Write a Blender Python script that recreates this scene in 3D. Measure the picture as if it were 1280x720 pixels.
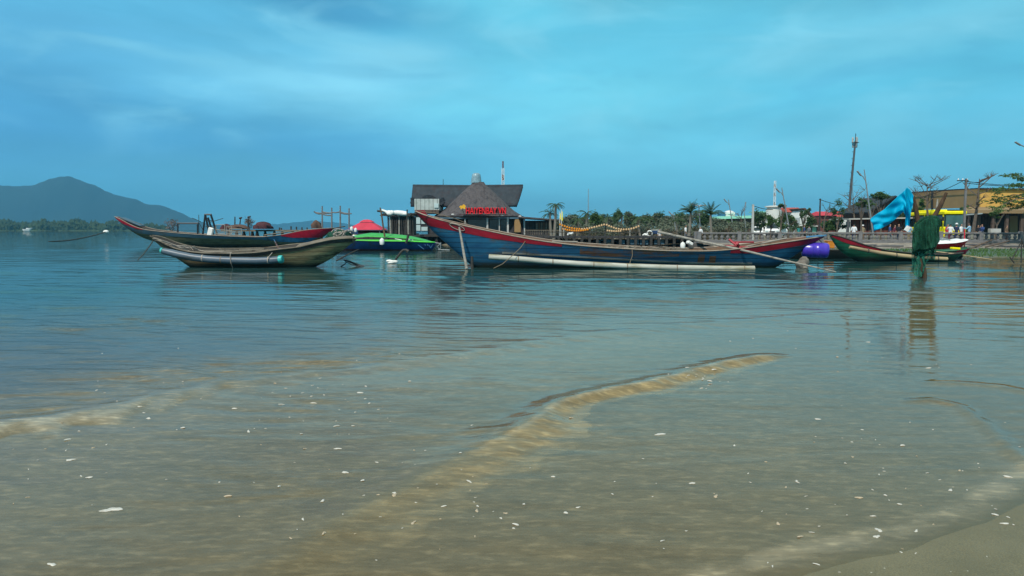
import bpy, math, random
import numpy as np
from mathutils import Vector, Matrix, Euler

sc = bpy.context.scene
for o in list(bpy.data.objects):
    bpy.data.objects.remove(o)
COL = sc.collection

# ------------------------------------------------------------------ camera
F = 950.0                       # focal length in photo pixels (1280 wide)
HC = 1.5                        # eye height over the water
HAZE = 0.00022
TH = math.atan(73.0 / F)        # horizon sits 73 px over the middle
cam_d = bpy.data.cameras.new('camera')
cam_d.sensor_width = 36.0
cam_d.lens = 36.0 * F / 1280.0
cam_d.clip_start = 0.05
cam_d.clip_end = 20000.0
cam = bpy.data.objects.new('camera', cam_d)
COL.objects.link(cam)
cam.location = (0, 0, HC)
cam.rotation_euler = (math.radians(90) - TH, 0, 0)
sc.camera = cam

# ------------------------------------------------------------------ exposure and engine
sc.view_settings.view_transform = 'Standard'
sc.view_settings.look = 'None'
sc.view_settings.exposure = 0.0
sc.view_settings.gamma = 1.0
sc.view_settings.use_curve_mapping = False
sc.render.engine = 'CYCLES'
sc.cycles.use_denoising = True
sc.cycles.max_bounces = 8
sc.cycles.transparent_max_bounces = 16
sc.cycles.volume_bounces = 0
sc.cycles.caustics_reflective = False
sc.cycles.caustics_refractive = False

# ------------------------------------------------------------------ sky and sun
SUN_EL, SUN_AZ = 50.0, 205.0    # azimuth clockwise from +Y: behind the camera, to the left
world = bpy.data.worlds.new("World")
sc.world = world
world.use_nodes = True
wn, wl = world.node_tree.nodes, world.node_tree.links
wn.clear()


def N(nt, typ, **kw):
    n = nt.nodes.new(typ)
    for k, v in kw.items():
        setattr(n, k, v)
    return n


def build_sky():
    nt = world.node_tree
    L = nt.links.new
    out = N(nt, 'ShaderNodeOutputWorld')
    bg = N(nt, 'ShaderNodeBackground')
    bg.inputs['Strength'].default_value = 0.1
    sky = N(nt, 'ShaderNodeTexSky', sky_type='NISHITA', sun_disc=False)
    sky.sun_elevation = math.radians(SUN_EL)
    sky.sun_rotation = math.radians(SUN_AZ)
    sky.air_density = 1.3
    sky.dust_density = 1.0
    sky.ozone_density = 3.0
    tint = N(nt, 'ShaderNodeMix', data_type='RGBA', blend_type='MULTIPLY')
    tint.inputs[0].default_value = 1.0
    tint.inputs[7].default_value = (0.42, 0.85, 1.0, 1)
    L(sky.outputs[0], tint.inputs[6])
    tc = N(nt, 'ShaderNodeTexCoord')
    sep = N(nt, 'ShaderNodeSeparateXYZ')
    L(tc.outputs['Generated'], sep.inputs[0])

    def math_(op, a, b=None, c=None, clamp=False):
        m = N(nt, 'ShaderNodeMath', operation=op, use_clamp=clamp)
        for i, v in enumerate((a, b, c)):
            if v is None:
                continue
            if isinstance(v, (int, float)):
                m.inputs[i].default_value = v
            else:
                L(v, m.inputs[i])
        return m.outputs[0]

    def ramp(fac, stops):
        r = N(nt, 'ShaderNodeValToRGB')
        r.color_ramp.interpolation = 'EASE'
        e = r.color_ramp.elements
        e[0].position, e[0].color = stops[0][0], (*stops[0][1], 1)
        e[1].position, e[1].color = stops[-1][0], (*stops[-1][1], 1)
        for p, c in stops[1:-1]:
            k = e.new(p)
            k.color = (*c, 1)
        L(fac, r.inputs[0])
        return r.outputs[0]

    def mix(fac, a, b, bt='MIX'):
        m = N(nt, 'ShaderNodeMix', data_type='RGBA', blend_type=bt)
        if isinstance(fac, (int, float)):
            m.inputs[0].default_value = fac
        else:
            L(fac, m.inputs[0])
        for i, v in ((6, a), (7, b)):
            if isinstance(v, tuple):
                m.inputs[i].default_value = (*v, 1)
            else:
                L(v, m.inputs[i])
        return m.outputs[2]
    X, Y, Z = sep.outputs
    # soft cloud noise laid out on the sky, stretched along the horizon
    mp = N(nt, 'ShaderNodeCombineXYZ')
    L(math_('MULTIPLY', X, 1.6), mp.inputs[0])
    L(math_('MULTIPLY', Y, 1.0), mp.inputs[1])
    L(math_('MULTIPLY', Z, 6.0), mp.inputs[2])
    n1 = N(nt, 'ShaderNodeTexNoise')
    n1.inputs['Scale'].default_value = 1.5
    n1.inputs['Detail'].default_value = 5.0
    n1.inputs['Roughness'].default_value = 0.45
    n1.inputs['Distortion'].default_value = 0.6
    L(mp.outputs[0], n1.inputs['Vector'])
    n2 = N(nt, 'ShaderNodeTexNoise')
    n2.inputs['Scale'].default_value = 3.4
    n2.inputs['Detail'].default_value = 6.0
    n2.inputs['Roughness'].default_value = 0.5
    L(mp.outputs[0], n2.inputs['Vector'])
    wob = math_('SUBTRACT', n1.outputs[0], 0.5)
    el = math_('ADD', Z, math_('ADD', math_('MULTIPLY', wob, 0.07), math_('MULTIPLY', math_('SUBTRACT', n2.outputs[0], 0.5), 0.05)))
    ax = math_('ADD', X, math_('MULTIPLY', wob, 0.30))
    S = lambda r, g, b: (r, g, b)
    # open sky from the horizon up, right-hand and left-hand side of the bay
    right = ramp(el, [(0.0, S(1.75, 4.9, 6.8)), (0.08, S(1.35, 5.0, 7.6)), (0.2, S(1.0, 4.9, 7.6)),
                      (0.34, S(1.3, 4.9, 7.0)), (0.5, S(2.5, 4.1, 4.9)), (1.0, S(5.5, 6.0, 6.3))])
    left = ramp(el, [(0.0, S(1.1, 3.7, 5.6)), (0.05, S(0.75, 3.1, 5.5)), (0.12, S(0.65, 2.9, 6.0)), (0.2, S(1.1, 4.2, 7.6)),
                     (0.3, S(1.3, 5.2, 8.6)), (0.5, S(2.3, 3.8, 4.6)), (1.0, S(5.5, 6.0, 6.3))])
    side = math_('MULTIPLY_ADD', ax, 1.55, 0.78, clamp=True)
    base = mix(side, left, right)

    def blob(cx, cz, rx, rz, gain):
        dx = math_('MULTIPLY', math_('SUBTRACT', ax, cx), 1.0 / rx)
        dz = math_('MULTIPLY', math_('SUBTRACT', el, cz), 1.0 / rz)
        d2 = math_('ADD', math_('MULTIPLY', dx, dx), math_('MULTIPLY', dz, dz))
        return math_('MULTIPLY', math_('POWER', 2.718, math_('MULTIPLY', d2, -1.0)), gain)
    # pale cloud bank, dark rain cloud over it, low dark bank by the hills
    c = mix(blob(-0.20, 0.185, 0.15, 0.038, 0.85), base, (2.7, 7.0, 10.0))
    c = mix(blob(0.10, 0.16, 0.2, 0.06, 0.7), c, (2.0, 7.0, 9.6))
    c = mix(blob(-0.20, 0.272, 0.16, 0.030, 0.95), c, (0.6, 2.8, 5.4))
    c = mix(blob(-0.20, 0.105, 0.26, 0.025, 0.6), c, (0.55, 2.7, 5.8))
    c = mix(blob(-0.02, 0.27, 0.08, 0.05, 0.45), c, (1.6, 6.8, 9.4))
    c = mix(blob(0.48, 0.23, 0.17, 0.03, 0.5), c, (2.4, 6.0, 8.2))
    c = mix(blob(0.36, 0.20, 0.1, 0.02, 0.16), c, (2.6, 6.6, 8.8))
    n3 = N(nt, 'ShaderNodeTexNoise')
    n3.inputs['Scale'].default_value = 2.3
    n3.inputs['Detail'].default_value = 7.0
    n3.inputs['Roughness'].default_value = 0.52
    n3.inputs['Distortion'].default_value = 0.9
    mp3 = N(nt, 'ShaderNodeMapping')
    mp3.inputs['Location'].default_value = (3.1, 1.7, 0.4)
    mp3.inputs['Scale'].default_value = (1.3, 1.0, 1.15)
    L(mp.outputs[0], mp3.inputs[0])
    L(mp3.outputs[0], n3.inputs['Vector'])
    cm_ = N(nt, 'ShaderNodeMapRange', interpolation_type='SMOOTHSTEP')
    cm_.inputs[1].default_value, cm_.inputs[2].default_value = 0.46, 0.72
    cm_.inputs[3].default_value, cm_.inputs[4].default_value = 0.0, 0.42
    L(n3.outputs[0], cm_.inputs[0])
    hi_ = N(nt, 'ShaderNodeMapRange', interpolation_type='SMOOTHSTEP')
    hi_.inputs[1].default_value, hi_.inputs[2].default_value = 0.06, 0.16
    L(Z, hi_.inputs[0])
    c = mix(math_('MULTIPLY', cm_.outputs[0], hi_.outputs[0]), c, (2.9, 7.1, 9.6))
    cd_ = N(nt, 'ShaderNodeMapRange', interpolation_type='SMOOTHSTEP')
    cd_.inputs[1].default_value, cd_.inputs[2].default_value = 0.46, 0.32
    cd_.inputs[3].default_value, cd_.inputs[4].default_value = 0.0, 0.30
    L(n3.outputs[0], cd_.inputs[0])
    c = mix(math_('MULTIPLY', cd_.outputs[0], hi_.outputs[0]), c, (0.8, 3.7, 6.6))
    mott = math_('MULTIPLY_ADD', n2.outputs[0], 0.50, 0.75)
    comb = N(nt, 'ShaderNodeCombineXYZ')
    for i in range(3):
        L(mott, comb.inputs[i])
    c = mix(1.0, c, comb.outputs[0], 'MULTIPLY')
    gain = math_('MULTIPLY_ADD', math_('POWER', 2.718, math_('MULTIPLY', math_('MAXIMUM', Z, 0.0), -10.0)), 0.62, 1.10)
    cg = N(nt, 'ShaderNodeCombineXYZ')
    for i in range(3):
        L(gain, cg.inputs[i])
    c = mix(1.0, c, cg.outputs[0], 'MULTIPLY')
    c = mix(1.0, c, (1.12, 1.10, 0.97), 'MULTIPLY')
    c = mix(0.88, tint.outputs[2], c)
    L(c, bg.inputs['Color'])
    L(bg.outputs[0], out.inputs[0])


build_sky()
sun_d = bpy.data.lights.new('sun', 'SUN')
sun_d.energy = 4.2
sun_d.angle = math.radians(1.5)
sun_d.color = (1.0, 0.93, 0.83)
sun = bpy.data.objects.new('sun', sun_d)
COL.objects.link(sun)
_az, _el = math.radians(SUN_AZ), math.radians(SUN_EL)
sdir = Vector((math.sin(_az) * math.cos(_el), math.cos(_az) * math.cos(_el), math.sin(_el)))
sun.rotation_euler = sdir.to_track_quat('Z', 'Y').to_euler()
sun.location = sdir * 50


# ------------------------------------------------------------------ helpers
def P(px, py, D):
    """the point seen at photo pixel (px, py) at forward distance D"""
    u, v = (px - 640.0) / F, (360.0 - py) / F
    y = math.cos(TH) + v * math.sin(TH)
    z = -math.sin(TH) + v * math.cos(TH)
    t = D / y
    return Vector((u * t, D, HC + z * t))


def G(px, py):
    """the point of the water plane seen at a photo pixel"""
    u, v = (px - 640.0) / F, (360.0 - py) / F
    y = math.cos(TH) + v * math.sin(TH)
    z = -math.sin(TH) + v * math.cos(TH)
    t = -HC / z
    return (u * t, y * t)


def mat(name, col, rough=0.8, var=0.25, scale=4.0, bump=0.0, metallic=0.0, col2=None, stretch=(1, 1, 1),
        spec=0.4, dirt=None, dirt_amt=0.5, planks=None, scum=False, patchy=None, emit=None, trans=None, alpha=None):
    m = bpy.data.materials.new(name)
    m.use_nodes = True
    nt = m.node_tree
    L = nt.links.new
    b = nt.nodes['Principled BSDF']
    b.inputs['Roughness'].default_value = rough
    b.inputs['Metallic'].default_value = metallic
    b.inputs['Specular IOR Level'].default_value = spec
    tc = N(nt, 'ShaderNodeTexCoord')
    mp = N(nt, 'ShaderNodeMapping')
    mp.inputs['Scale'].default_value = stretch
    L(tc.outputs['Object'], mp.inputs[0])
    n = N(nt, 'ShaderNodeTexNoise')
    n.inputs['Scale'].default_value = scale
    n.inputs['Detail'].default_value = 6
    n.inputs['Roughness'].default_value = 0.62
    L(mp.outputs[0], n.inputs['Vector'])
    r = N(nt, 'ShaderNodeValToRGB')
    r.color_ramp.elements[0].position = 0.32
    r.color_ramp.elements[1].position = 0.68
    c2 = col2 if col2 else tuple(min(1, c * (1 + var)) for c in col)
    c1 = col if col2 else tuple(c * (1 - var) for c in col)
    r.color_ramp.elements[0].color = (*c1, 1)
    r.color_ramp.elements[1].color = (*c2, 1)
    L(n.outputs[0], r.inputs[0])
    last = r.outputs[0]
    if dirt:
        n2 = N(nt, 'ShaderNodeTexNoise')
        n2.inputs['Scale'].default_value = scale * 0.45
        n2.inputs['Detail'].default_value = 8
        n2.inputs['Roughness'].default_value = 0.7
        mp2 = N(nt, 'ShaderNodeMapping')
        mp2.inputs['Scale'].default_value = stretch
        mp2.inputs['Location'].default_value = (7.3, 2.1, 4.4)
        L(tc.outputs['Object'], mp2.inputs[0])
        L(mp2.outputs[0], n2.inputs['Vector'])
        rr = N(nt, 'ShaderNodeMapRange')
        rr.inputs[1].default_value = 0.62 - 0.24 * dirt_amt
        rr.inputs[2].default_value = 0.72 - 0.2 * dirt_amt
        L(n2.outputs[0], rr.inputs[0])
        mx = N(nt, 'ShaderNodeMix', data_type='RGBA')
        L(rr.outputs[0], mx.inputs[0])
        L(last, mx.inputs[6])
        mx.inputs[7].default_value = (*dirt, 1)
        last = mx.outputs[2]
    hgt = n.outputs[0]
    if planks:                       # seams between boards: (axis, boards per metre)
        ax, per = planks
        sp = N(nt, 'ShaderNodeSeparateXYZ')
        L(tc.outputs['Object'], sp.inputs[0])
        mu = N(nt, 'ShaderNodeMath', operation='MULTIPLY')
        mu.inputs[1].default_value = per
        L(sp.outputs[ax], mu.inputs[0])
        fr = N(nt, 'ShaderNodeMath', operation='FRACT')
        L(mu.outputs[0], fr.inputs[0])
        gt = N(nt, 'ShaderNodeMath', operation='GREATER_THAN')
        gt.inputs[1].default_value = 0.1
        L(fr.outputs[0], gt.inputs[0])
        mx = N(nt, 'ShaderNodeMix', data_type='RGBA')
        L(gt.outputs[0], mx.inputs[0])
        mx.inputs[6].default_value = (*[c * 0.3 for c in c1], 1)
        L(last, mx.inputs[7])
        last = mx.outputs[2]
    if scum:                         # weed and slime just above the waterline
        sp2 = N(nt, 'ShaderNodeSeparateXYZ')
        L(tc.outputs['Object'], sp2.inputs[0])
        ad = N(nt, 'ShaderNodeMath', operation='MULTIPLY_ADD')
        L(n.outputs[0], ad.inputs[0])
        ad.inputs[1].default_value = -0.5
        L(sp2.outputs[2], ad.inputs[2])
        mr = N(nt, 'ShaderNodeMapRange')
        mr.inputs[1].default_value, mr.inputs[2].default_value = 0.06, -0.16
        L(ad.outputs[0], mr.inputs[0])
        mx = N(nt, 'ShaderNodeMix', data_type='RGBA')
        L(mr.outputs[0], mx.inputs[0])
        L(last, mx.inputs[6])
        mx.inputs[7].default_value = (.016, .022, .016, 1)
        last = mx.outputs[2]
    if patchy:                       # netting: holes and bunched places
        n4 = N(nt, 'ShaderNodeTexNoise')
        n4.inputs['Scale'].default_value = 9
        n4.inputs['Detail'].default_value = 5
        L(tc.outputs['Object'], n4.inputs['Vector'])
        mr = N(nt, 'ShaderNodeMapRange')
        mr.inputs[1].default_value, mr.inputs[2].default_value = .35, .6
        mr.inputs[3].default_value, mr.inputs[4].default_value = patchy
        L(n4.outputs[0], mr.inputs[0])
        L(mr.outputs[0], b.inputs['Alpha'])
    L(last, b.inputs['Base Color'])
    if bump:
        bp = N(nt, 'ShaderNodeBump')
        bp.inputs['Strength'].default_value = bump
        bp.inputs['Distance'].default_value = 0.03
        L(hgt, bp.inputs['Height'])
        L(bp.outputs[0], b.inputs['Normal'])
    if emit:
        b.inputs['Emission Color'].default_value = (*emit[0], 1)
        b.inputs['Emission Strength'].default_value = emit[1]
    if trans:                        # thin leaf or cloth that lets some light through
        out = nt.nodes['Material Output']
        tr = N(nt, 'ShaderNodeBsdfTranslucent')
        L(last, tr.inputs[0])
        ms = N(nt, 'ShaderNodeMixShader')
        ms.inputs[0].default_value = trans
        L(b.outputs[0], ms.inputs[1])
        L(tr.outputs[0], ms.inputs[2])
        L(ms.outputs[0], out.inputs[0])
    if alpha:
        b.inputs['Alpha'].default_value = alpha
    return m


class MB:
    """collects boxes, tubes, sheets and leaves; build() links them as one mesh object"""

    def __init__(self):
        self.v, self.f, self.mi = [], [], []
        self.k = 0

    def add(self, vs, fs):
        o = len(self.v)
        self.v.extend([tuple(p) for p in vs])
        self.f.extend([tuple(i + o for i in q) for q in fs])
        self.mi.extend([self.k] * len(fs))
        return self

    def box(self, c, s, rot=None, taper=1.0, bev=0.0):
        hx, hy, hz = s[0] / 2, s[1] / 2, s[2] / 2
        c = Vector(c)
        R = Euler(rot).to_matrix() if rot else Matrix.Identity(3)
        if bev > 0:
            b = min(bev, hx * .45, hy * .45, hz * .45)
            vs, idx = [], {}
            for sx in (-1, 1):
                for sy in (-1, 1):
                    for sz in (-1, 1):
                        for a in range(3):
                            q = [sx * (hx - b), sy * (hy - b), sz * (hz - b)]
                            q[a] = (sx * hx, sy * hy, sz * hz)[a]
                            idx[(sx, sy, sz, a)] = len(vs)
                            vs.append(c + R @ Vector(q))
            fs = []
            for a in range(3):
                o1, o2 = [i for i in range(3) if i != a]
                for s_ in (-1, 1):
                    q = []
                    for (p, r) in ((-1, -1), (1, -1), (1, 1), (-1, 1)):
                        k = [0, 0, 0]
                        k[a], k[o1], k[o2] = s_, p, r
                        q.append(idx[(*k, a)])
                    fs.append(q)
            for a in range(3):
                o1, o2 = [i for i in range(3) if i != a]
                for p in (-1, 1):
                    for r in (-1, 1):
                        q = []
                        for (t, ff) in ((-1, o1), (1, o1), (1, o2), (-1, o2)):
                            k = [0, 0, 0]
                            k[a], k[o1], k[o2] = t, p, r
                            q.append(idx[(*k, ff)])
                        fs.append(q)
            for sx in (-1, 1):
                for sy in (-1, 1):
                    for sz in (-1, 1):
                        fs.append([idx[(sx, sy, sz, a)] for a in range(3)])
            return self.add(vs, fs)
        vs = []
        for z in (-hz, hz):
            t = taper if z > 0 else 1.0
            for x, y in ((-hx, -hy), (hx, -hy), (hx, hy), (-hx, hy)):
                vs.append(c + R @ Vector((x * t, y * t, z)))
        return self.add(vs, [(0, 3, 2, 1), (4, 5, 6, 7), (0, 1, 5, 4), (1, 2, 6, 5), (2, 3, 7, 6), (3, 0, 4, 7)])

    def tube(self, pts, r, n=8, caps=True, flat=1.0):
        pts = [Vector(p) for p in pts]
        rs = list(r) if hasattr(r, '__len__') else [r] * len(pts)
        vs, fs = [], []
        up = None
        for i, p in enumerate(pts):
            d = (pts[min(i + 1, len(pts) - 1)] - pts[max(i - 1, 0)])
            d = d.normalized() if d.length > 1e-9 else Vector((0, 0, 1))
            if up is None:
                up = Vector((0, 0, 1)) if abs(d.z) < 0.95 else Vector((1, 0, 0))
            a = d.cross(up)
            a = a.normalized() if a.length > 1e-6 else d.orthogonal().normalized()
            b = a.cross(d).normalized()
            up = b
            for k in range(n):
                t = 2 * math.pi * k / n
                vs.append(p + (a * math.cos(t) + b * math.sin(t) * flat) * rs[i])
        for i in range(len(pts) - 1):
            for k in range(n):
                k2 = (k + 1) % n
                fs.append((i * n + k, i * n + k2, (i + 1) * n + k2, (i + 1) * n + k))
        if caps:
            fs.append(tuple(range(n - 1, -1, -1)))
            fs.append(tuple((len(pts) - 1) * n + k for k in range(n)))
        return self.add(vs, fs)

    def lathe(self, c, prof, n=16, sx=1.0, sy=1.0, phase=0.0, power=2.0):
        """prof: (radius, z) pairs from bottom to top"""
        c = Vector(c)
        vs, fs = [], []
        for (r, z) in prof:
            for k in range(n):
                t = 2 * math.pi * (k + phase) / n
                ct, st = math.cos(t), math.sin(t)
                if power != 2.0:
                    ct = math.copysign(abs(ct) ** (2 / power), ct)
                    st = math.copysign(abs(st) ** (2 / power), st)
                vs.append(c + Vector((r * ct * sx, r * st * sy, z)))
        for i in range(len(prof) - 1):
            for k in range(n):
                k2 = (k + 1) % n
                fs.append((i * n + k, i * n + k2, (i + 1) * n + k2, (i + 1) * n + k))
        fs.append(tuple(range(n - 1, -1, -1)))
        fs.append(tuple((len(prof) - 1) * n + k for k in range(n)))
        return self.add(vs, fs)

    def ball(self, c, r, n=10, sq=(1, 1, 1)):
        prof = [(max(0.02, math.cos(a)) * r, math.sin(a) * r * sq[2]) for a in [(-0.5 + i / 7) * math.pi for i in range(8)]]
        return self.lathe(c, prof, n, sq[0], sq[1])

    def sheet(self, P2):
        """grid of points: list of rows"""
        m, n = len(P2), len(P2[0])
        vs = [p for row in P2 for p in row]
        fs = [(i * n + j, i * n + j + 1, (i + 1) * n + j + 1, (i + 1) * n + j) for i in range(m - 1) for j in range(n - 1)]
        return self.add(vs, fs)

    def prism(self, poly, d):
        """a flat outline given real thickness d (a vector)"""
        d = Vector(d)
        n = len(poly)
        vs = [Vector(p) for p in poly] + [Vector(p) + d for p in poly]
        fs = [tuple(range(n - 1, -1, -1)), tuple(range(n, 2 * n))]
        fs += [(i, (i + 1) % n, (i + 1) % n + n, i + n) for i in range(n)]
        return self.add(vs, fs)

    def leaves(self, c, rad, n, size, rng, clumps=9, spread=0.38, droop=0.0, shell=0.5):
        """leaf-sized faces gathered in clumps through an ellipsoid"""
        c = Vector(c)
        cl = []
        for _ in range(clumps):
            while True:
                q = Vector((rng.uniform(-1, 1), rng.uniform(-1, 1), rng.uniform(-1, 1)))
                if shell < q.length < 1:
                    break
            cl.append((Vector((q.x * rad[0], q.y * rad[1], q.z * rad[2])) * (1 - spread * .6), rng.uniform(.6, 1.2)))
        for i in range(n):
            q, s = cl[rng.randrange(len(cl))]
            g = Vector((rng.gauss(0, 1) * rad[0], rng.gauss(0, 1) * rad[1], rng.gauss(0, 1) * rad[2])) * spread * .5 * s
            p = c + q + g
            a = Vector((rng.gauss(0, 1), rng.gauss(0, 1), rng.gauss(0, .5) - droop)).normalized()
            b = a.orthogonal().normalized()
            b = (b * math.cos(i) + a.cross(b) * math.sin(i))
            l, w = size * rng.uniform(.6, 1.4), size * rng.uniform(.25, .55)
            self.add([p - a * l * .5, p + b * w * .5, p + a * l * .5, p - b * w * .5], [(0, 1, 2, 3)])
        return self

    def build(self, name, m, parent=None, smooth=False, **props):
        me = bpy.data.meshes.new(name)
        org = Vector((0, 0, 0))
        if parent is not None:
            org = WORLD_AT.get(parent.name, Vector((0, 0, 0)))
        me.from_pydata([tuple(Vector(p) - org) for p in self.v], [], self.f)
        for mm in (m if isinstance(m, (list, tuple)) else [m]):
            me.materials.append(mm)
        if any(self.mi):
            me.polygons.foreach_set('material_index', self.mi)
        if smooth:
            me.polygons.foreach_set('use_smooth', [True] * len(self.f))
            try:
                me.set_sharp_from_angle(angle=math.radians(40))
            except Exception:
                pass
        me.update()
        o = bpy.data.objects.new(name, me)
        COL.objects.link(o)
        if parent is not None:
            o.parent = parent
            WORLD_AT[o.name] = org.copy()
        for k, v in props.items():
            o[k] = v
        return o


WORLD_AT = {}


def tag(o, label=None, cat=None, group=None, kind=None):
    if label:
        o['label'] = label
    if cat:
        o['category'] = cat
    if group:
        o['group'] = group
    if kind:
        o['kind'] = kind
    return o


def thing(name, label, cat, loc=(0, 0, 0), group=None):
    o = bpy.data.objects.new(name, None)
    COL.objects.link(o)
    o.location = loc
    o.empty_display_size = 0.2
    WORLD_AT[o.name] = Vector(loc)
    return tag(o, label, cat, group)


def copy_tree(src, loc=None, rotz=None, scale=None, label=None, parent=None):
    c = src.copy()
    COL.objects.link(c)
    if parent is not None:
        c.parent = parent
    for ch in list(KIDS(src)):
        copy_tree(ch, parent=c)
    if loc is not None:
        c.location = loc
    if rotz is not None:
        c.rotation_euler = (0, 0, rotz)
    if scale is not None:
        c.scale = scale if hasattr(scale, '__len__') else (scale,) * 3
    if label:
        c['label'] = label
    return c


def KIDS(o):
    return [x for x in COL.objects if x.parent == o]


def lerp_pts(a, b, n, sag=0.0):
    a, b = Vector(a), Vector(b)
    out = []
    for i in range(n + 1):
        t = i / n
        p = a.lerp(b, t)
        p.z -= sag * 4 * t * (1 - t)
        out.append(p)
    return out


# value noise in numpy
def vnoise(x, y, seed=0):
    xi, yi = np.floor(x).astype(np.int64), np.floor(y).astype(np.int64)
    fx, fy = x - xi, y - yi
    fx, fy = fx * fx * (3 - 2 * fx), fy * fy * (3 - 2 * fy)

    def h(a, b):
        n = (a * 374761393 + b * 668265263 + seed * 144665) & 0x7fffffff
        n = ((n ^ (n >> 13)) * 1274126177) & 0x7fffffff
        n = n ^ (n >> 16)
        return (n & 0xffff) / 65535.0
    return (h(xi, yi) * (1 - fx) * (1 - fy) + h(xi + 1, yi) * fx * (1 - fy) + h(xi, yi + 1) * (1 - fx) * fy + h(xi + 1, yi + 1) * fx * fy) * 2 - 1


def fbm(x, y, oct=4, seed=0):
    s, a, t = 0, 1.0, 0
    for i in range(oct):
        s = s + a * vnoise(x * 2 ** i, y * 2 ** i, seed + i * 17)
        t += a
        a *= 0.5
    return s / t


def sstep(a, b, x):
    t = np.clip((x - a) / (b - a), 0, 1)
    return t * t * (3 - 2 * t)


# ------------------------------------------------------------------ the shore, seabed and water
SHORE = [(-30, -16), (-8, -3.4), (-3, 0.6)] + [G(*q) for q in ((880, 752), (985, 722), (1040, 702), (1100, 690), (1150, 672), (1230, 650), (1285, 622))] \
    + [(3.6, 4.75), (4.6, 5.15), (7, 6.0), (14, 8.0), (60, 16)]


def line_dist(x, y, pts, vals=None):
    """signed distance to a polyline (positive on its left), and a value carried along it"""
    best = np.full(x.shape, 1e9)
    sg = np.zeros(x.shape)
    val = np.zeros(x.shape)
    par = np.zeros(x.shape)
    for i in range(len(pts) - 1):
        ax, ay = pts[i]
        bx, by = pts[i + 1]
        dx, dy = bx - ax, by - ay
        L2 = dx * dx + dy * dy
        t = np.clip(((x - ax) * dx + (y - ay) * dy) / L2, 0, 1)
        ex, ey = x - (ax + t * dx), y - (ay + t * dy)
        d = np.sqrt(ex * ex + ey * ey)
        k = d < best
        best = np.where(k, d, best)
        cr = dx * (y - ay) - dy * (x - ax)
        sg = np.where(k, np.sign(cr), sg)
        par = np.where(k, (i + t) / (len(pts) - 1), par)
        if vals is not None:
            val = np.where(k, vals[i] * (1 - t) + vals[i + 1] * t, val)
    return best * sg, val, par


def smooth_line(pts, n=40):
    pts = np.array(pts, float)
    d = np.r_[0, np.cumsum(np.hypot(*np.diff(pts, axis=0).T))]
    t = np.linspace(0, d[-1], n)
    x, y = np.interp(t, d, pts[:, 0]), np.interp(t, d, pts[:, 1])
    k = np.array([1, 2, 3, 2, 1]) / 9
    for _ in range(2):
        xp, yp = np.pad(x, 2, 'edge'), np.pad(y, 2, 'edge')
        x2, y2 = np.convolve(xp, k, 'valid'), np.convolve(yp, k, 'valid')
        x2[0], y2[0], x2[-1], y2[-1] = x[0], y[0], x[-1], y[-1]
        x, y = x2, y2
    return list(zip(x, y))


def sand_z(x, y):
    s, _, _ = line_dist(x, y, SHORE)
    s = s + 0.10 * fbm(x * 1.3, y * 1.3, 3, 5)
    z = np.where(s > 0, -0.018 * s, -0.022 * s)
    z = np.where(s > 5, -0.09 - 0.04 * (s - 5), z)
    z = np.maximum(z, -2.2)
    z = z + 0.004 * fbm(x * 2.2, y * 3.5, 3, 9) * np.clip(np.abs(s) * 3, 0.1, 1)
    # the far bank on the right: sand and grass rising to the sea wall
    bank = np.clip((y - 39.5) / 11.0, 0, 1) * sstep(13.0, 17.0, x + 0.9 * vnoise(x * .3, y * .3, 3))
    z = z * (1 - np.clip(bank * 6, 0, 1)) + (bank * 0.22 - 0.02) * np.clip(bank * 6, 0, 1)
    return z, s


def fan_mesh(name, cy, radii, angs, zfun, m):
    R, A = np.meshgrid(radii, angs, indexing='ij')
    x = R * np.sin(A)
    y = cy + R * np.cos(A)
    z, extra = zfun(x, y)
    nr, na = R.shape
    co = np.stack([x, y, z], -1).reshape(-1, 3).astype(np.float32)
    i = np.arange(nr - 1)[:, None] * na + np.arange(na - 1)[None, :]
    q = np.stack([i, i + 1, i + na + 1, i + na], -1).reshape(-1, 4)
    me = bpy.data.meshes.new(name)
    me.vertices.add(len(co))
    me.vertices.foreach_set('co', co.ravel())
    me.loops.add(q.size)
    me.loops.foreach_set('vertex_index', q.ravel().astype(np.int32))
    me.polygons.add(len(q))
    me.polygons.foreach_set('loop_start', np.arange(0, q.size, 4, dtype=np.int32))
    me.polygons.foreach_set('use_smooth', np.ones(len(q), bool))
    me.update(calc_edges=True)
    for k, a in (extra or {}).items():
        if a.ndim == 3:
            at = me.attributes.new(k, 'FLOAT_COLOR', 'POINT')
            c4 = np.concatenate([a.reshape(-1, 3), np.ones((a.size // 3, 1))], 1).astype(np.float32)
            at.data.foreach_set('color', c4.ravel())
        else:
            at = me.attributes.new(k, 'FLOAT', 'POINT')
            at.data.foreach_set('value', a.ravel().astype(np.float32))
    me.materials.append(m)
    o = bpy.data.objects.new(name, me)
    COL.objects.link(o)
    return o


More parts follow.
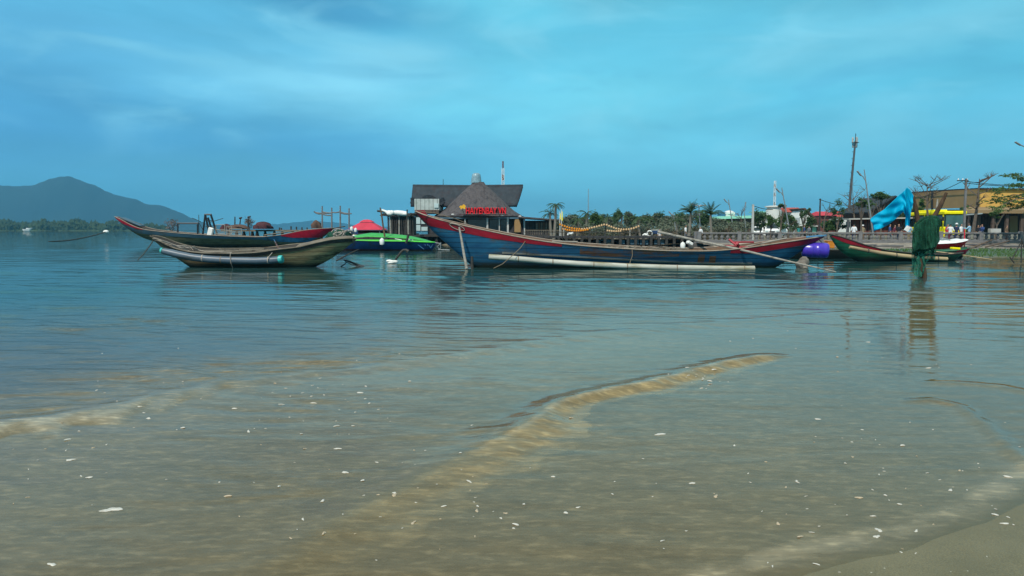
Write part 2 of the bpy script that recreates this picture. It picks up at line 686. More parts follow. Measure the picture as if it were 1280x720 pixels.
def sand_material():
    m = bpy.data.materials.new('wet_sand')
    m.use_nodes = True
    nt = m.node_tree
    L = nt.links.new
    b = nt.nodes['Principled BSDF']
    b.inputs['Roughness'].default_value = 0.45
    b.inputs['Specular IOR Level'].default_value = 0.3
    tc = N(nt, 'ShaderNodeTexCoord')
    n = N(nt, 'ShaderNodeTexNoise')
    n.inputs['Scale'].default_value = 2.2
    n.inputs['Detail'].default_value = 7
    L(tc.outputs['Object'], n.inputs['Vector'])
    r = N(nt, 'ShaderNodeValToRGB')
    r.color_ramp.elements[0].position, r.color_ramp.elements[1].position = .3, .7
    r.color_ramp.elements[0].color = (0.120, 0.100, 0.048, 1)
    r.color_ramp.elements[1].color = (0.165, 0.138, 0.072, 1)
    L(n.outputs[0], r.inputs[0])
    # grains and broken shell grit
    g = N(nt, 'ShaderNodeTexNoise')
    g.inputs['Scale'].default_value = 160
    g.inputs['Detail'].default_value = 3
    L(tc.outputs['Object'], g.inputs['Vector'])
    g2 = N(nt, 'ShaderNodeMapRange')
    g2.inputs[1].default_value, g2.inputs[2].default_value = .3, .7
    g2.inputs[3].default_value, g2.inputs[4].default_value = .72, 1.28
    L(g.outputs[0], g2.inputs[0])
    mx = N(nt, 'ShaderNodeVectorMath', operation='SCALE')
    L(r.outputs[0], mx.inputs[0])
    L(g2.outputs[0], mx.inputs['Scale'])
    vo = N(nt, 'ShaderNodeTexVoronoi')
    vo.inputs['Scale'].default_value = 26
    L(tc.outputs['Object'], vo.inputs['Vector'])
    lt = N(nt, 'ShaderNodeMath', operation='LESS_THAN')
    lt.inputs[1].default_value = 0.10
    L(vo.outputs['Distance'], lt.inputs[0])
    sp = N(nt, 'ShaderNodeSeparateXYZ')
    L(vo.outputs['Color'], sp.inputs[0])
    gt = N(nt, 'ShaderNodeMath', operation='GREATER_THAN')
    gt.inputs[1].default_value = 0.93
    L(sp.outputs[0], gt.inputs[0])
    an = N(nt, 'ShaderNodeMath', operation='MULTIPLY')
    L(lt.outputs[0], an.inputs[0])
    L(gt.outputs[0], an.inputs[1])
    m2 = N(nt, 'ShaderNodeMix', data_type='RGBA')
    L(an.outputs[0], m2.inputs[0])
    L(mx.outputs[0], m2.inputs[6])
    m2.inputs[7].default_value = (.5, .47, .38, 1)
    # grass and weed on the far bank
    sx = N(nt, 'ShaderNodeSeparateXYZ')
    L(tc.outputs['Object'], sx.inputs[0])
    gz = N(nt, 'ShaderNodeMapRange')
    gz.inputs[1].default_value, gz.inputs[2].default_value = .0, .05
    L(sx.outputs[2], gz.inputs[0])
    gy = N(nt, 'ShaderNodeMath', operation='GREATER_THAN')
    gy.inputs[1].default_value = 30
    L(sx.outputs[1], gy.inputs[0])
    gg = N(nt, 'ShaderNodeMath', operation='MULTIPLY')
    L(gz.outputs[0], gg.inputs[0])
    L(gy.outputs[0], gg.inputs[1])
    m3 = N(nt, 'ShaderNodeMix', data_type='RGBA')
    L(gg.outputs[0], m3.inputs[0])
    L(m2.outputs[2], m3.inputs[6])
    m3.inputs[7].default_value = (.055, .07, .022, 1)
    L(m3.outputs[2], b.inputs['Base Color'])
    bp = N(nt, 'ShaderNodeBump')
    bp.inputs['Strength'].default_value = .35
    bp.inputs['Distance'].default_value = .004
    L(g.outputs[0], bp.inputs['Height'])
    L(bp.outputs[0], b.inputs['Normal'])
    return m


# wave fronts, as crest line and foot line on the water plane
W1C = [G(*q) for q in ((300, 760), (360, 700), (430, 650), (500, 612), (560, 583), (605, 562), (640, 546), (665, 533), (682, 520), (697, 509), (722, 501), (765, 491), (810, 482), (850, 472), (900, 458), (950, 449), (992, 442))]
W1F = [G(*q) for q in ((400, 790), (455, 730), (510, 682), (560, 645), (608, 616), (648, 594), (674, 577), (694, 560), (700, 532), (712, 522), (736, 513), (780, 504), (830, 499), (880, 483), (920, 469), (957, 457), (996, 446))]
W2C = [G(*q) for q in ((-260, 590), (-100, 555), (0, 533), (60, 527), (130, 514), (190, 498), (270, 482), (390, 467), (500, 454), (600, 440), (690, 424), (780, 414), (900, 403), (1050, 392), (1300, 380))]
W2W = [0.5, .5, .55, .5, .45, .42, .4, .4, .4, .45, .5, .5, .5, .5, .5]
W3C = [G(*q) for q in ((1120, 503), (1165, 500), (1200, 508), (1235, 534), (1262, 562), (1290, 584), (1340, 610))]
W3B = [G(*q) for q in ((1140, 478), (1200, 479), (1250, 483), (1290, 492), (1350, 500))]

rngw = np.random.RandomState(4)
SINES = []
for lam, amp, sprd in ((2.6, .0060, 12), (1.7, .0056, 15), (1.15, .0052, 18), (.78, .0050, 22), (.52, .0042, 24), (.36, .0046, 20), (.25, .0034, 22), (.17, .0016, 20)):
    for _ in range(8):
        th = math.radians(rngw.normal(8, sprd * .75))
        SINES.append((2 * math.pi / (lam * rngw.uniform(.8, 1.25)), th, amp * rngw.uniform(.6, 1.1) / 2.2, rngw.uniform(0, 6.28)))


def water_fun(x, y):
    zs, s = sand_z(x, y)
    depth = np.maximum(-zs, 0)
    r = np.hypot(x, y)
    # wind ripples, lively outside, calm in the thin swash
    d2, w2, p2 = line_dist(x, y, W2C, W2W)
    outside = sstep(-0.15 - 3 * np.maximum(p2 - .6, 0), .5 + 6 * np.maximum(p2 - .6, 0), d2)
    w1w = [math.dist(a, b) for a, b in zip(W1C, W1F)]
    d1, w1, p1 = line_dist(x, y, W1C, w1w)
    w1 = np.maximum(w1 * (1 - .35 * sstep(.5, .65, p1)), .05)
    inner = sstep(0.0, .6, d1) * (1 - outside)
    wx, wy = x + .35 * fbm(x * .5, y * .5, 2, 31), y + .22 * fbm(x * .6, y * .9, 3, 32)
    h = np.zeros(x.shape)
    for (k, th, a, ph) in SINES:
        fade = np.clip((2 * math.pi / k) / (.036 * np.maximum(r, 1)), 0, 1) ** 1.5
        h += a * np.sin(k * (wx * math.sin(th) + wy * math.cos(th)) + ph) * fade
    # crests sharpen, troughs flatten
    h = h + 8.0 * h * np.abs(h)
    gust = 0.38 + 1.0 * np.clip(fbm(x * .14 + 3, y * .30, 3, 40) + .40, 0, 1.2)
    calm_left = 1 - .72 * np.exp(-((x / np.maximum(y, 3) + .33) / .09) ** 2) * sstep(9, 14, y) * (1 - sstep(30, 50, y))
    amp = (0.09 + .30 * (inner + .9 * np.exp(-(d1 / .55) ** 2) * (d1 > 0)) * np.clip(.4 + fbm(x * .7, y * .9, 2, 77) * 1.5, .1, 1) + .94 * outside) * gust * calm_left
    right_live = sstep(2.0, 4.2, x) * sstep(6.6, 9.5, y)
    amp = np.maximum(amp, .42 * right_live * gust)
    h = h * amp
    far_swell = .010 * fbm(x * .12, y * .35, 3, 50) * sstep(8, 20, y)
    h = h + far_swell
    # the main wavelet
    f = np.clip(-d1 / w1, 0, 1.2)                      # 0 at the crest, 1 at the foot
    ragged = .16 * fbm(x * 5, y * 5, 3, 60)
    endf = sstep(-.05, .12, p1) * (1 - sstep(.93, 1.0, p1))
    front = np.where(d1 <= 0, 1 - sstep(0, .6, f + ragged * .7), np.exp(-(d1 / .22) ** 2))
    hgt = (.010 + .042 * sstep(.15, .5, p1)) * endf
    h = h + hgt * front * (1 + .12 * fbm(x * 6, y * 6, 3, 61))
    band1 = (.60 + .30 * sstep(.1, .45, p1) + .35 * fbm(x * 4, y * 9, 4, 62)) * np.where(d1 <= 0, 1 - sstep(.80, .98, f + ragged * 1.5), np.exp(-(d1 / .05) ** 2)) * endf
    # wave two on the left: a low scalloped front
    scal = .55 * np.sin((x * .9 + y * .5) * 6.283 / .42 + 3 * fbm(x * 1.2, y * 1.2, 2, 70)) + .5 * fbm(x * 3, y * 3, 2, 71)
    p2 = p2 * 14 / 11
    e2 = (1 - sstep(.30, .62, p2)) * .85 + .15 * (1 - sstep(.8, 1, p2))
    w2 = w2 * (1 + .5 * scal)
    f2 = np.clip(-d2 / w2, 0, 1.5)
    front2 = np.where(d2 <= 0, 1 - sstep(0, 1.0, f2), np.exp(-(d2 / .30) ** 2))
    h = h + .030 * front2 * e2 + .012 * front2
    band2 = np.where(d2 <= 0, 1 - sstep(.5, 1.05, f2 + .3 * fbm(x * 7, y * 7, 2, 72)), np.exp(-(d2 / .04) ** 2)) * (.25 * (1 - sstep(.85, 1, p2)) + .75 * e2) * np.clip(.75 + .25 * (1 - sstep(.25, .4, p2)) + .8 * scal * np.clip(f2 * 2, 0, 1) + .6 * fbm(x * 5, y * 9, 3, 73), 0, 1)
    # small folded fronts at the right
    d3, _, p3 = line_dist(x, y, W3C)
    k3 = np.exp(-(d3 / .07) ** 2) * sstep(0, .15, p3) * (1 - sstep(.9, 1, p3))
    d4, _, p4 = line_dist(x, y, W3B)
    k4 = np.exp(-(d4 / .10) ** 2) * sstep(0, .15, p4) * (1 - sstep(.9, 1, p4))
    h = h + .016 * k3 + .012 * k4
    b3 = np.exp(-((d3 + .12) / .10) ** 2) * sstep(0, .15, p3) * .6 + np.exp(-((d4 + .1) / .08) ** 2) * .45 * sstep(0, .2, p4)
    # swash lip along the sand
    lip = np.exp(-((s - .10) / .10) ** 2)
    h = h * sstep(-.05, .25, s) + .0012 * lip
    z = h - .030 * (1 - sstep(-.45, -.02, s))
    # how clouded the water is and what is stirred up in it
    murk = np.clip(1 - np.exp(-depth / .16), 0, 1)
    stir = fbm(x * .55 + 9, y * .8, 4, 80) * .5 + .5
    murk = np.clip(.38 + murk * .5 + .14 * stir, 0, 1) * sstep(-.02, .10, s)
    murk = np.maximum(murk, np.clip(band1 * .92, 0, 1))
    murk = np.maximum(murk, np.clip(band2 * .9, 0, 1))
    murk = np.maximum(murk, np.clip(b3 * .5, 0, 1))
    edge = np.exp(-((s - .16) / .12) ** 2) * np.clip(.85 + .7 * fbm(x * 5, y * 5, 3, 90), 0, 1)
    murk = np.maximum(murk, edge * .95)
    murk = np.where(s > 12, 1, np.maximum(murk, sstep(6, 12, s)))
    tan = np.array([.212, .166, .092])
    gold = np.array([.245, .183, .088])
    pale = np.array([.300, .252, .165])
    green = np.array([.105, .092, .074])
    deep = np.array([.022, .068, .070])
    c = tan[None, None] * (1 + .22 * (stir - .5))[..., None]
    c = c + (green - c) * (sstep(-.2, 2.5, d2) * (1 - sstep(.6, 1.1, p2)) + sstep(-1.5, 6, d2) * sstep(.6, 1.1, p2))[..., None]
    c = c + (deep - c) * sstep(6, 19, s)[..., None]
    c = c + (gold - c) * np.clip(band1, 0, 1)[..., None]
    c = c + (pale - c) * np.clip(band2 + b3 * .5 + edge * .30, 0, 1)[..., None]
    cl_ = np.exp(-((d1 + .015) / .022) ** 2) * endf * sstep(.2, .5, p1) * .6  # thin brighter line put into the body colour along the crest
    c = c + (pale - c) * cl_[..., None]
    return z, {'live': np.clip(amp * 1.1, 0, 1) * np.clip(9 / np.maximum(r, 1), 0, 1) ** 1.6, 'murk': murk, 'body': np.clip(c, 0, 1)}


def water_material():
    m = bpy.data.materials.new('lagoon_water')
    m.use_nodes = True
    nt = m.node_tree
    nt.nodes.clear()
    L = nt.links.new
    out = N(nt, 'ShaderNodeOutputMaterial')
    tc = N(nt, 'ShaderNodeTexCoord')

    def noise(sx, sy, scale, det, rot=0.0):
        mp = N(nt, 'ShaderNodeMapping')
        mp.inputs['Scale'].default_value = (sx, sy, 1)
        mp.inputs['Rotation'].default_value = (0, 0, rot)
        L(tc.outputs['Object'], mp.inputs[0])
        n = N(nt, 'ShaderNodeTexNoise')
        n.inputs['Scale'].default_value = scale
        n.inputs['Detail'].default_value = det
        n.inputs['Roughness'].default_value = .55
        L(mp.outputs[0], n.inputs['Vector'])
        return n.outputs[0]
    sep = N(nt, 'ShaderNodeSeparateXYZ')
    L(tc.outputs['Object'], sep.inputs[0])
    farf = N(nt, 'ShaderNodeMapRange')
    farf.inputs[1].default_value, farf.inputs[2].default_value = 14, 60
    L(sep.outputs[1], farf.inputs[0])
    b1 = N(nt, 'ShaderNodeBump')
    b1.inputs['Distance'].default_value = .010
    live = N(nt, 'ShaderNodeAttribute', attribute_name='live')
    L(live.outputs['Fac'], b1.inputs['Strength'])
    L(noise(1, 4.2, 3.6, 4, .10), b1.inputs['Height'])
    b2 = N(nt, 'ShaderNodeBump')
    b2.inputs['Distance'].default_value = .016
    L(farf.outputs[0], b2.inputs['Strength'])
    L(noise(.7, 3.2, 1.0, 5, .06), b2.inputs['Height'])
    L(b1.outputs[0], b2.inputs['Normal'])
    fr = N(nt, 'ShaderNodeFresnel')
    fr.inputs['IOR'].default_value = 1.33
    L(b2.outputs[0], fr.inputs['Normal'])
    gl = N(nt, 'ShaderNodeBsdfGlossy')
    gl.inputs['Roughness'].default_value = .02
    gl.inputs['Color'].default_value = (.80, .76, .71, 1)
    L(b2.outputs[0], gl.inputs['Normal'])
    df = N(nt, 'ShaderNodeBsdfDiffuse')
    body = N(nt, 'ShaderNodeAttribute', attribute_name='body')
    mott = N(nt, 'ShaderNodeMapRange')
    mott.inputs[1].default_value, mott.inputs[2].default_value = .3, .7
    mott.inputs[3].default_value, mott.inputs[4].default_value = .78, 1.2
    L(noise(1, 3.2, 2.8, 6, .1), mott.inputs[0])
    mo2 = N(nt, 'ShaderNodeMapRange')
    mo2.inputs[1].default_value, mo2.inputs[2].default_value = .35, .72
    mo2.inputs[3].default_value, mo2.inputs[4].default_value = .90, 1.22
    L(noise(1, 4.0, 9.0, 5, .14), mo2.inputs[0])
    mm_ = N(nt, 'ShaderNodeMath', operation='MULTIPLY')
    L(mott.outputs[0], mm_.inputs[0])
    L(mo2.outputs[0], mm_.inputs[1])
    st = N(nt, 'ShaderNodeMapRange')
    st.inputs[1].default_value, st.inputs[2].default_value = .50, .72
    st.inputs[3].default_value, st.inputs[4].default_value = .94, 1.55
    L(noise(1, 2.2, 10.0, 7, .2), st.inputs[0])
    mm2 = N(nt, 'ShaderNodeMath', operation='MULTIPLY')
    L(mm_.outputs[0], mm2.inputs[0])
    L(st.outputs[0], mm2.inputs[1])
    mott = mm2
    sc_ = N(nt, 'ShaderNodeVectorMath', operation='SCALE')
    L(body.outputs['Color'], sc_.inputs[0])
    L(mott.outputs[0], sc_.inputs['Scale'])
    L(sc_.outputs[0], df.inputs[0])
    tr = N(nt, 'ShaderNodeBsdfTransparent')
    tr.inputs[0].default_value = (.93, .93, .86, 1)
    murk = N(nt, 'ShaderNodeAttribute', attribute_name='murk')
    m1 = N(nt, 'ShaderNodeMixShader')
    L(murk.outputs['Fac'], m1.inputs[0])
    L(tr.outputs[0], m1.inputs[1])
    L(df.outputs[0], m1.inputs[2])
    m2 = N(nt, 'ShaderNodeMixShader')
    L(fr.outputs[0], m2.inputs[0])
    L(m1.outputs[0], m2.inputs[1])
    L(gl.outputs[0], m2.inputs[2])
    L(m2.outputs[0], out.inputs[0])
    return m


rad = [4.6]
while rad[-1] < 70:
    rad.append(rad[-1] * 1.0032)
while rad[-1] < 6600:
    rad.append(rad[-1] * 1.05)
water = fan_mesh('water', -3.5, np.array(rad), np.radians(np.linspace(-66, 66, 1150)), water_fun, water_material())
tag(water, 'calm lagoon water, clear brown over the sand and teal farther out', None, None, 'structure')
rad = [0.3]
while rad[-1] < 6600:
    rad.append(rad[-1] * 1.02)


def sand_fun(x, y):
    z, s = sand_z(x, y)
    return z, None


sand = fan_mesh('ground', 1.0, np.array(rad), np.radians(np.linspace(-180, 180, 721)), sand_fun, sand_material())
tag(sand, 'wet brown sand at the edge of the lagoon', None, None, 'structure')


# ------------------------------------------------------------------ materials
M = {}
M['blue_hull'] = mat('blue_hull_paint', (.008, .065, .155), .55, .3, 1.6, .3, col2=(.022, .150, .27), stretch=(.6, 1, 2.2), dirt=(.085, .075, .06), dirt_amt=.36, planks=(2, 5), scum=True)
M['deep_blue'] = mat('navy_hull_paint', (.008, .05, .17), .5, .3, 2, .2, dirt=(.02, .03, .04), dirt_amt=.4)
M['rust_wood'] = mat('bare_rusty_planks', (.10, .045, .025), .8, .3, 3, .3, col2=(.20, .10, .055), stretch=(.5, 1, 3), dirt=(.014, .10, .20), dirt_amt=.72, planks=(2, 5))
M['red_paint'] = mat('red_boat_paint', (.22, .006, .018), .5, .3, 2.5, .2, col2=(.38, .012, .030), dirt=(.06, .03, .03), dirt_amt=.3, stretch=(.5, 1, 2))
M['bright_red'] = mat('bright_red_paint', (.55, .008, .035), .5, .2, 3, .1, dirt=(.12, .03, .04), dirt_amt=.2)
M['sky_blue'] = mat('light_blue_paint', (.03, .14, .27), .5, .3, 3, dirt=(.06, .06, .05), dirt_amt=.4)
M['slate_hull'] = mat('faded_slate_paint', (.045, .10, .15), .6, .3, 2, .2, col2=(.08, .16, .22), stretch=(.5, 1, 2), dirt=(.08, .075, .055), dirt_amt=.5)
M['olive_hull'] = mat('weathered_olive_wood', (.105, .088, .045), .8, .3, 2.5, .4, col2=(.22, .185, .10), stretch=(.5, 1, 3), dirt=(.05, .045, .03), dirt_amt=.35, planks=(2, 5), scum=True)
M['brown_hull'] = mat('weathered_brown_hull', (.20, .135, .065), .8, .3, 2.5, .4, col2=(.46, .34, .18), stretch=(.5, 1, 2.5), dirt=(.06, .045, .03), dirt_amt=.4, planks=(2, 6), scum=True)
M['cowl'] = mat('translucent_roof_cowl', (.12, .20, .25), .3, .2, 6, col2=(.28, .42, .48))
M['grey_wood'] = mat('grey_driftwood', (.11, .092, .07), .9, .3, 4, .4, col2=(.23, .195, .15), stretch=(.4, 2, 2), dirt=(.05, .04, .03), dirt_amt=.4)
M['dark_wood'] = mat('dark_wet_wood', (.022, .02, .018), .7, .3, 4, .3, col2=(.05, .045, .038), stretch=(.5, 2, 2))
M['brown_wood'] = mat('brown_timber', (.09, .05, .03), .85, .3, 4, .4, col2=(.16, .10, .06), stretch=(1, 2, .5))
M['pale_wood'] = mat('sun_bleached_wood', (.26, .20, .15), .8, .3, 4, .3, col2=(.38, .31, .25), stretch=(.4, 2, 2), dirt=(.16, .12, .09), dirt_amt=.35)
M['bamboo'] = mat('old_bamboo', (.30, .22, .12), .6, .3, 3, .2, col2=(.44, .34, .19), stretch=(.4, 3, 3), dirt=(.14, .10, .06), dirt_amt=.35)
M['pole_grey'] = mat('weathered_pole', (.20, .185, .155), .8, .3, 3, .3, col2=(.36, .34, .30), stretch=(.5, 3, 3), dirt=(.1, .09, .07), dirt_amt=.3)
M['white_pipe'] = mat('white_plastic_pipe', (.33, .33, .28), .5, .15, 2.5, .05, col2=(.52, .52, .46), stretch=(.4, 2, 2), dirt=(.24, .22, .13), dirt_amt=.55)
M['slate_pipe'] = mat('slate_plastic_pipe', (.055, .08, .11), .4, .25, 2, .05, col2=(.10, .14, .18), stretch=(.4, 2, 2), dirt=(.05, .06, .06), dirt_amt=.3)
M['teal_cap'] = mat('teal_plastic_cap', (.05, .42, .40), .4, .2, 8)
M['rope_pale'] = mat('pale_rope', (.34, .30, .26), .9, .2, 20)
M['rope_dark'] = mat('dark_rope', (.05, .055, .05), .9, .2, 20)
M['rope_tan'] = mat('tan_rope', (.20, .15, .10), .9, .2, 20)
M['green_hull'] = mat('green_hull_paint', (.008, .085, .045), .5, .3, 3, .15, col2=(.015, .14, .075), dirt=(.03, .06, .04), dirt_amt=.3, planks=(2, 6), scum=True)
M['lime'] = mat('lime_green_paint', (.07, .50, .03), .45, .2, 3, dirt=(.05, .28, .04), dirt_amt=.3)
M['lime2'] = mat('leaf_green_paint', (.04, .34, .05), .45, .2, 3)
M['purple'] = mat('violet_plastic', (.065, .035, .42), .28, .15, 5, spec=.6)
M['orange_pl'] = mat('orange_plastic', (.62, .22, .02), .4, .15, 5)
M['yellow'] = mat('yellow_paint', (.86, .76, .01), .6, .08, 3, spec=.08)
M['white'] = mat('white_paint', (.72, .74, .74), .5, .06, 2, dirt=(.45, .45, .42), dirt_amt=.2)
M['foam'] = mat('white_foam', (.75, .75, .72), .8, .08, 6)
M['thatch'] = mat('grey_brown_thatch', (.062, .056, .060), .95, .3, 2.2, .8, col2=(.098, .088, .092), stretch=(3, 3, .8), dirt=(.04, .036, .04), dirt_amt=.5)
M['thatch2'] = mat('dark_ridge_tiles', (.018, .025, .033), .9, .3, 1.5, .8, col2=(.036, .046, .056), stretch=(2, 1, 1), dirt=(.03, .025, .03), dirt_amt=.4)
M['cabin_white'] = mat('whitewashed_boards', (.42, .46, .44), .7, .15, 2, dirt=(.28, .33, .30), dirt_amt=.4, planks=(0, 2.4))
M['cabin_brown'] = mat('brown_boards', (.10, .07, .055), .85, .3, 3, .2, planks=(0, 3))
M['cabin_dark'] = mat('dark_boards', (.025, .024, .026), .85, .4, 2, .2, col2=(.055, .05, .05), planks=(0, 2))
M['dark_glass'] = mat('dark_window_glass', (.015, .03, .035), .12, .3, 1, spec=.7)
M['pale_glass'] = mat('pale_window_glass', (.45, .55, .55), .2, .1, 1, spec=.6)
M['grey_metal'] = mat('grey_metal', (.25, .27, .28), .5, .1, 3, metallic=.3)
M['dark_metal'] = mat('dark_metal', (.03, .035, .04), .5, .2, 3, metallic=.3)
M['galv'] = mat('galvanised_sheet', (.35, .42, .45), .4, .15, 2, metallic=.4)
M['sign_red'] = mat('red_sign_letters', (.75, .012, .02), .4, .05, 2)
M['sign_gold'] = mat('golden_yellow_panel', (.80, .42, .02), .4, .1, 2)
M['pink'] = mat('faded_red_canvas', (.62, .05, .09), .7, .12, 1.5, trans=.2)
M['tarp_red'] = mat('dark_red_tarp', (.06, .016, .02), .8, .35, 2, .4)
M['tarp_brown'] = mat('brown_tarp', (.09, .05, .035), .85, .3, 2, .5)
M['cyan_tarp'] = mat('cyan_plastic_sheet', (.001, .40, .66), .55, .12, 3, .25, col2=(.003, .56, .82), trans=.35, spec=.12)
M['concrete'] = mat('weathered_concrete', (.17, .165, .165), .9, .18, 2, .2, dirt=(.09, .085, .08), dirt_amt=.4)
M['concrete_pale'] = mat('pale_concrete', (.42, .42, .40), .85, .12, 2, .2, dirt=(.28, .27, .25), dirt_amt=.3)
M['concrete_dark'] = mat('dark_concrete', (.085, .085, .09), .9, .18, 2, .2)  # darker grey mix for the ledge stones
M['stone'] = mat('stained_stone_slope', (.04, .032, .026), .95, .3, 1.3, 1.0, col2=(.40, .35, .29), stretch=(.30, 1.1, 1), dirt=(.05, .035, .028), dirt_amt=.55)
M['paving'] = mat('promenade_paving', (.10, .095, .09), .9, .12, 1.2)
M['mast_grey'] = mat('dark_grey_mast', (.07, .075, .08), .6, .1, 2)
M['twig'] = mat('bare_twigs', (.16, .12, .10), .9, .2, 2)
M['soil'] = mat('dry_shore_soil', (.14, .12, .08), .95, .3, .4)
M['ochre'] = mat('ochre_wall_paint', (.58, .34, .08), .85, .07, .5, dirt=(.40, .23, .06), dirt_amt=.25)
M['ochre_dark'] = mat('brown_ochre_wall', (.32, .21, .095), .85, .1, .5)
M['awning'] = mat('brown_fascia', (.24, .16, .08), .8, .15, .8)
M['brick_red'] = mat('red_brown_wall', (.14, .05, .04), .9, .2, 1, planks=(0, 1.2))
M['roof_red'] = mat('red_roof_tiles', (.38, .06, .04), .8, .2, 1.5, .3)
M['roof_crimson'] = mat('crimson_metal_roof', (.50, .035, .05), .6, .1, 1)
M['roof_brown'] = mat('brown_roof_tiles', (.10, .055, .04), .85, .2, 1)
M['mint'] = mat('mint_green_sheet', (.28, .68, .52), .6, .08, 1)
M['wall_white'] = mat('whitewashed_wall', (.62, .63, .60), .85, .08, 1, dirt=(.45, .45, .42), dirt_amt=.2)
M['bark'] = mat('rough_bark', (.07, .055, .042), .95, .3, 6, .6, col2=(.15, .12, .095), stretch=(2, 2, .6))
M['stake_wood'] = mat('dark_stake_bark', (.045, .028, .018), .9, .3, 6, .6, col2=(.10, .065, .042), stretch=(2, 2, .6), spec=.15)
M['bark_pale'] = mat('pale_bark', (.19, .17, .14), .95, .2, 6, .4, stretch=(2, 2, .6))
M['leaf_a'] = mat('dark_leaves', (.026, .06, .02), .7, .4, .5, col2=(.075, .15, .045), trans=.25)
M['leaf_b'] = mat('mid_leaves', (.04, .085, .022), .7, .4, .5, col2=(.11, .20, .05), trans=.3)
M['leaf_c'] = mat('casuarina_needles', (.07, .09, .062), .8, .3, .4, col2=(.16, .185, .125), trans=.2)
M['leaf_d'] = mat('dry_brown_leaves', (.07, .058, .035), .8, .3, .5, col2=(.15, .125, .08), trans=.2)
M['palm'] = mat('palm_fronds', (.022, .05, .016), .6, .3, 1, col2=(.06, .11, .035), trans=.25)
M['far_leaf'] = mat('distant_wood', (.02, .045, .018), .8, .4, .02, col2=(.05, .085, .03))
M['hill'] = mat('forested_hill', (.008, .018, .020), .95, .3, .004, col2=(.020, .036, .030))  # blue of the haze put into the forest colour
M['lantern'] = mat('orange_lantern_paper', (.85, .33, .02), .6, .15, 9, trans=.25)
M['lantern_pale'] = mat('pale_lantern_paper', (.80, .55, .30), .6, .1, 9, trans=.25)
M['net_green'] = mat('green_fishing_net', (.004, .045, .026), .8, .4, 7, .6, col2=(.012, .12, .065), stretch=(2.5, 2.5, .6), trans=.3, patchy=(.66, .99))
M['net_thin'] = mat('thin_green_netting', (.01, .12, .08), .8, .4, 7, .3, col2=(.03, .22, .15), stretch=(2.5, 2.5, .35), patchy=(.3, .8))
M['skin'] = mat('skin', (.38, .21, .14), .6, .06, 3)
M['hair'] = mat('black_hair', (.012, .01, .01), .6, .2, 6)
M['shell'] = mat('bleached_shell', (.50, .48, .43), .6, .2, 30, dirt=(.36, .33, .26), dirt_amt=.4)
M['shell_tan'] = mat('tan_shell', (.40, .32, .22), .5, .2, 30)
M['rubber'] = mat('black_rubber', (.015, .015, .016), .7, .2, 5)
M['rock'] = mat('barnacled_rock', (.10, .085, .07), .95, .3, 6, 1.0, col2=(.24, .21, .18))
CLOTH = {k: mat(k + '_cloth', c, .9, .12, 5) for k, c in dict(white=(.72, .73, .74), light_blue=(.25, .45, .60), navy=(.02, .03, .08), black=(.015, .015, .018), grey=(.15, .16, .18),
         red=(.45, .03, .05), maroon=(.13, .02, .04), teal=(.03, .25, .25), brown=(.12, .08, .05), khaki=(.25, .20, .13), dark_blue=(.03, .06, .18), pink=(.6, .25, .3)).items()}


